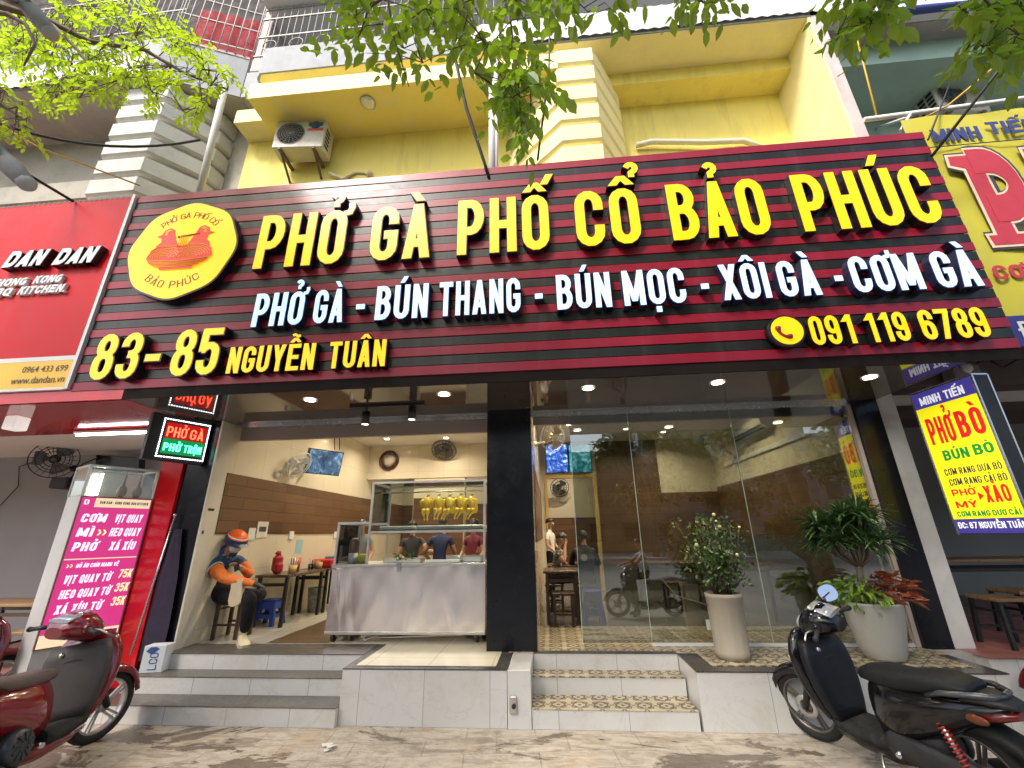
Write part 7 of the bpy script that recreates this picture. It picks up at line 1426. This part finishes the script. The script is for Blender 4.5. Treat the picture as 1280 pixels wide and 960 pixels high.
bough(wd, lf, [top, on_y(720, 0, 1.75), on_y(735, 15, 1.78)], .008, [(690, -20), (790, -20), (770, 15), (745, 28), (720, 22), (700, 12)], 1.7, 1.9, 9, .09, 7, 23, .5, .004)
bough(wd, lf, [on_y(860, -80, 1.75), on_y(862, -10, 1.8)], .008, [(790, -20), (920, -20), (900, 6), (870, 12), (842, 18), (832, 5)], 1.7, 1.9, 7, .085, 7, 24, .5, .004)
bough(wd, lf, [on_y(1060, -80, 1.7), on_y(1075, -5, 1.75), on_y(1085, 25, 1.78)], .010, [(1028, -20), (1125, -20), (1120, 10), (1108, 28), (1096, 50), (1080, 38), (1062, 50), (1036, 52), (1034, 25)], 1.65, 1.9, 26, .09, 7, 25, .5, .005)
bough(wd, lf, [on_y(1290, -60, 1.6), on_y(1250, 0, 1.65), on_y(1235, 40, 1.68), on_y(1225, 70, 1.7)], .010, [(1192, -20), (1300, -20), (1300, 60), (1262, 78), (1240, 70), (1225, 88), (1202, 82), (1198, 60), (1215, 40), (1195, 18)], 1.55, 1.8, 36, .085, 7, 26, .5, .005)
wd.tube([on_y(480, -60, 1.85), on_y(485, 0, 1.85), on_y(492, 45, 1.85), on_y(511, 108, 1.86)], [.010, .009, .007, .003], 6); wd.tube([on_y(462, -50, 1.9), on_y(464, 0, 1.9), on_y(452, 38, 1.9), on_y(439, 62, 1.9)], [.009, .008, .006, .003], 6)
wd.build('trunk', TWIG, tr_); lf.build('foliage', G_TREE, tr_)
cs = crown(ld_, (4.6, -2.0, 7.6), 3.8, 3.0, 2.4, 6000, .25, 12); crown(ld_, (.6, -2.2, 7.6), 3.4, 2.6, 1.8, 5000, .25, 13); ld_.build('crown', G_TREE, tr_); w2 = MB(); limbs(w2, (4.7, .8, 5.1), cs, .07, 6); w2.build('limb', BARK, tr_)  # unseen crowns overhead, thickened to cut daylight on the lower front
# trees and houses across the road, seen as reflections in the shop window
def far_tree(label, x, y, h, r, seed):
    t = empty('roadside_tree', (x, y, 0), 0, label, 'tree', 'trees across the road'); wd, lf = MB(), MB()
    wd.tube([(x, y, -.15), (x + .1, y, h * .3), (x, y + .1, h * .6)], [.25, .2, .12], 9); cs = crown(lf, (x, y, h * .68), r * 1.25, r * 1.1, h * .34, 2200, .55, seed, False, 18); limbs(wd, (x, y, h * .45), cs, .09, seed)
    wd.build('trunk', BARK, t); lf.build('crown', G_FAR, t)
FT = ['far leafy tree opposite the red kitchen sign', 'far leafy tree opposite the open dining room', 'far leafy tree opposite the black column', 'far leafy tree opposite the shop window', 'far leafy tree opposite the noodle lightbox', 'far leafy tree beyond the noodle shop']
for i, x in enumerate((-17, -9, -1.5, 6, 13, 21)): far_tree(FT[i], x + rnd.uniform(-1, 1), -20.6, rnd.uniform(7.5, 9.5), rnd.uniform(3.0, 3.8), 40 + i)
HB = [(-40, -14, 9, (.26, .25, .23), 'pale far house across the road behind the trees, furthest to the west'), (-14, -3, 12, (.20, .19, .18), 'grey far house across the road, tallest of the row'), (-3, 8, 8, (.24, .18, .11), 'ochre far house across the road opposite the restaurant'), (8, 22, 11, (.18, .21, .23), 'blue grey far house across the road'), (22, 44, 9, (.26, .25, .23), 'pale far house across the road furthest to the east')]
for x0, x1, hh, cc, lab in HB:
    t = empty('far_house', ((x0 + x1) / 2, -30, 0), 0, lab, 'building', 'houses across the road'); MB().box(x0, x1, -36, -27, -.1, hh).build('wall', paint('far_house_wall', cc, .8, .15, .6), t); MB().box(x0 - .2, x1 + .2, -36.2, -26.8, hh, hh + .3).build('roof', M['kerb'], t)
    k = int((x1 - x0) / 2.4)
    for i in range(k):
        for f in range(int(hh / 3)): xx = x0 + (i + .5) * (x1 - x0) / k; MB().box(xx - .6, xx + .6, -26.99, -26.95, .9 + f * 3, 2.3 + f * 3).build('window', M['black_gloss'], t)
bs_ = empty('bank_sign', (1.0, -26.8, 3.2), 0, 'small blue BIDV bank sign across the road', 'sign'); MB().box(.2, 2.2, -26.85, -26.7, 2.6, 3.2).build('board', glow('blue_sign_face', (.02, .10, .5), .8, (.02, .08, .4)), bs_)
m = MB(); flat_text(m, 'BIDV', (2.0, -26.695, 2.7), (-1, 0, 0), EZ, 1.5, .38, .02, W=.6, s=.16); m.build('lettering', glow('white_sign_ink', (.85, .9, 1), .9), bs_)
# ------------------------------------------------------------------ loose things outside
def cable(label, pts, r=.012, mt='cable', name='cable', extra=None):
    m = MB().tube(pts, r, 6); one(m, name, M[mt], label, 'cable')
def sag(a, b, s, n=10): a, b = Vector(a), Vector(b); return [a + (b - a) * i / n - Vector((0, 0, s * 4 * (i / n) * (1 - i / n))) for i in range(n + 1)]
cable('thick black cable falling over the middle of the sign through the leaves', [on_y(556, -80, 3.3), on_y(560, 0, 3.4), on_y(566, 60, 3.55), on_y(583, 135, 3.75), on_y(606, 205, 3.96), on_y(612, 225, 4.02)], .022)
cable('thin black cable hanging before the pale yellow pilaster', [on_y(690, -80, 3.6), on_y(688, 0, 3.7), on_y(686, 90, 3.8), on_y(672, 200, 3.97)], .014)
cable('black cable swinging across the dirty white pilaster', sag(on_y(-60, 130, 3.0), on_y(250, 175, 4.5), .35), .018)
cable('black cable dropping behind the red sign', [on_y(-20, 175, 3.2), on_y(30, 215, 3.5), on_y(92, 252, 3.97)], .018)
cable('thin yellow cable running behind the red sign', [on_y(-20, 145, 3.2), on_y(50, 185, 3.6), on_y(175, 232, 4.2)], .010, 'ycable')
cable('black cable slanting past the grey air conditioner', [on_y(1330, -10, 3.3), on_y(1282, 45, 3.5), on_y(1165, 195, 3.96)], .016)
cable('yellow cable slanting past the grey air conditioner', [on_y(1320, 20, 3.5), on_y(1260, 70, 3.9), on_y(1185, 132, 4.3), on_y(1150, 150, 4.36)], .012, 'ycable')
cable('yellow cord hanging from the stained grey slab', [on_y(1066, 30, 4.55), on_y(1078, 75, 4.5), on_y(1096, 145, 4.4)], .012, 'ycable')
cable('thin black cable crossing the grey air conditioner', [on_y(1200, 60, 4.5), on_y(1185, 110, 4.4), on_y(1160, 175, 4.05)], .010)
bx = on_z(190, 838, .302); bx.y = max(bx.y, 4.72)
cb = empty('carton', (-4.22, 4.86, .303), R(12), 'white carton with blue print standing on the left end of the steps', 'box'); cb.scale = (.82, .82, .82); MB().bbox(-.13, .13, -.09, .09, 0, .30, .004).build('box', paint('white_carton', (.56, .60, .64), .6, .06, 6), cb, True)
m = MB(); font_text(m, 'lco', (-.10, -.0915, .05), EZ, Vector((-1, 0, 0)), .10, .001, bold=.01) if False else flat_text(m, 'LCO', (.06, -.0912, .03), EZ, Vector((-1, 0, 0)), .19, .10, .002, W=.6, s=.12); m.add([(-.10, -.0925, .24), (-.02, -.0925, .20), (.06, -.0925, .26), (.02, -.0925, .285), (-.05, -.0925, .285)], [(0, 1, 2, 3, 4)], False); m.build('blue_print', plain('blue_print', (.03, .07, .25), .5), cb, True)
one(MB().tube([on_y(163, 818, 4.93), on_y(219, 645, 4.98)], .012, 8).ball(on_y(219, 644, 4.98), .022), 'metal_pole', M['trim'], 'thin metal pole leaning on the black pier beside the red panel', 'pole')
m = MB().add([on_y(222, 660, 5.0), on_y(238, 700, 5.02), on_y(222, 800, 4.98), on_y(180, 806, 4.94), on_y(200, 720, 4.94)], [(0, 1, 2, 3, 4)], False)
one(MB().loft([[Vector((x, 4.99 + yy, z)) for x, yy in ((xc - w, 0), (xc - w * .3, -.035), (xc + w * .3, -.02), (xc + w, 0), (xc, .02))] for xc, w, z in ((-4.44, .05, 1.72), (-4.43, .12, 1.2), (-4.42, .14, .7), (-4.42, .13, .36))], True, False), 'folded_tarp', paint('dark_violet_cloth', (.022, .014, .040), .7, .3, 6), 'folded dark cloth hung on the black pier behind the metal pole', 'cloth')
# a passing rider behind the viewer, seen in the window's reflection
rd = copy_tree(sc1); rd['label'] = 'black scooter ridden along the road, seen mirrored in the window'; rd['group'] = 'ridden scooters'; place_scaled(rd, 2.0, .1, -.135, R(176), 0, .95)
sitting('passing rider in pale patterned shirt and dark helmet, mirrored in the shop window', (2.09, .1, -.135), R(-94), .75, paint('pale_shirt', (.55, .57, .68), .7, .5, 14), BLK, .95, {'l': ((-.24, -.28, .36), (-.22, -.52, .30)), 'r': ((.24, -.28, .36), (.22, -.52, .30))}, knee=(.14, -.36, -.02), foot=(.15, -.30), lean=.06)[0]
sc4 = copy_tree(sc2); sc4['label'] = 'dark red scooter barely in view beyond the tail of the black scooter'; place_scaled(sc4, 4.37, 4.02, -.012, R(118), -.12, .85)

q = on_z(402, 938, .004); m = MB()
for i in range(5): p = q + Vector((rnd.uniform(-.05, .05), rnd.uniform(-.04, .04), .002 + .004 * i)); m.add([p, p + Vector((.05, .01, .012)), p + Vector((.04, .05, .004)), p + Vector((-.02, .03, .01))], [(0, 1, 2, 3)], False)
one(m, 'paper_scrap', paper, 'torn white paper scrap on the pavement before the white landing', 'litter')
for i, (px, py) in enumerate(((1150, 452), (1205, 448), (1240, 452))):
    p = on_y(px, py, 4.9); one(MB().tube([p, p + Vector((.15, .05, -.06)), p + Vector((.32, .0, .03)), p + Vector((.55, .05, -.02))], .014, 6), 'cable', M['cable'], ('black cable loop under the noodle shop ceiling nearest the pillar', 'black cable loop in the middle of the noodle shop ceiling edge', 'black cable loop above the top corner of the noodle lightbox')[i], 'cable')
mb_ = empty('meter_box', (4.9, 5.0, 3.3), 0, 'grey meter box under the noodle shop ceiling', 'meter box'); MB().bbox(4.75, 5.05, 5.02, 5.18, 3.18, 3.46, .01).build('box', paint('meter_grey', (.25, .25, .25), .5), mb_); MB().lathe([(.07, -.0), (.06, -.02), (0, -.022)], 16, (4.9, 5.02, 3.34), 'y').build('dial', M['white_pl'], mb_)
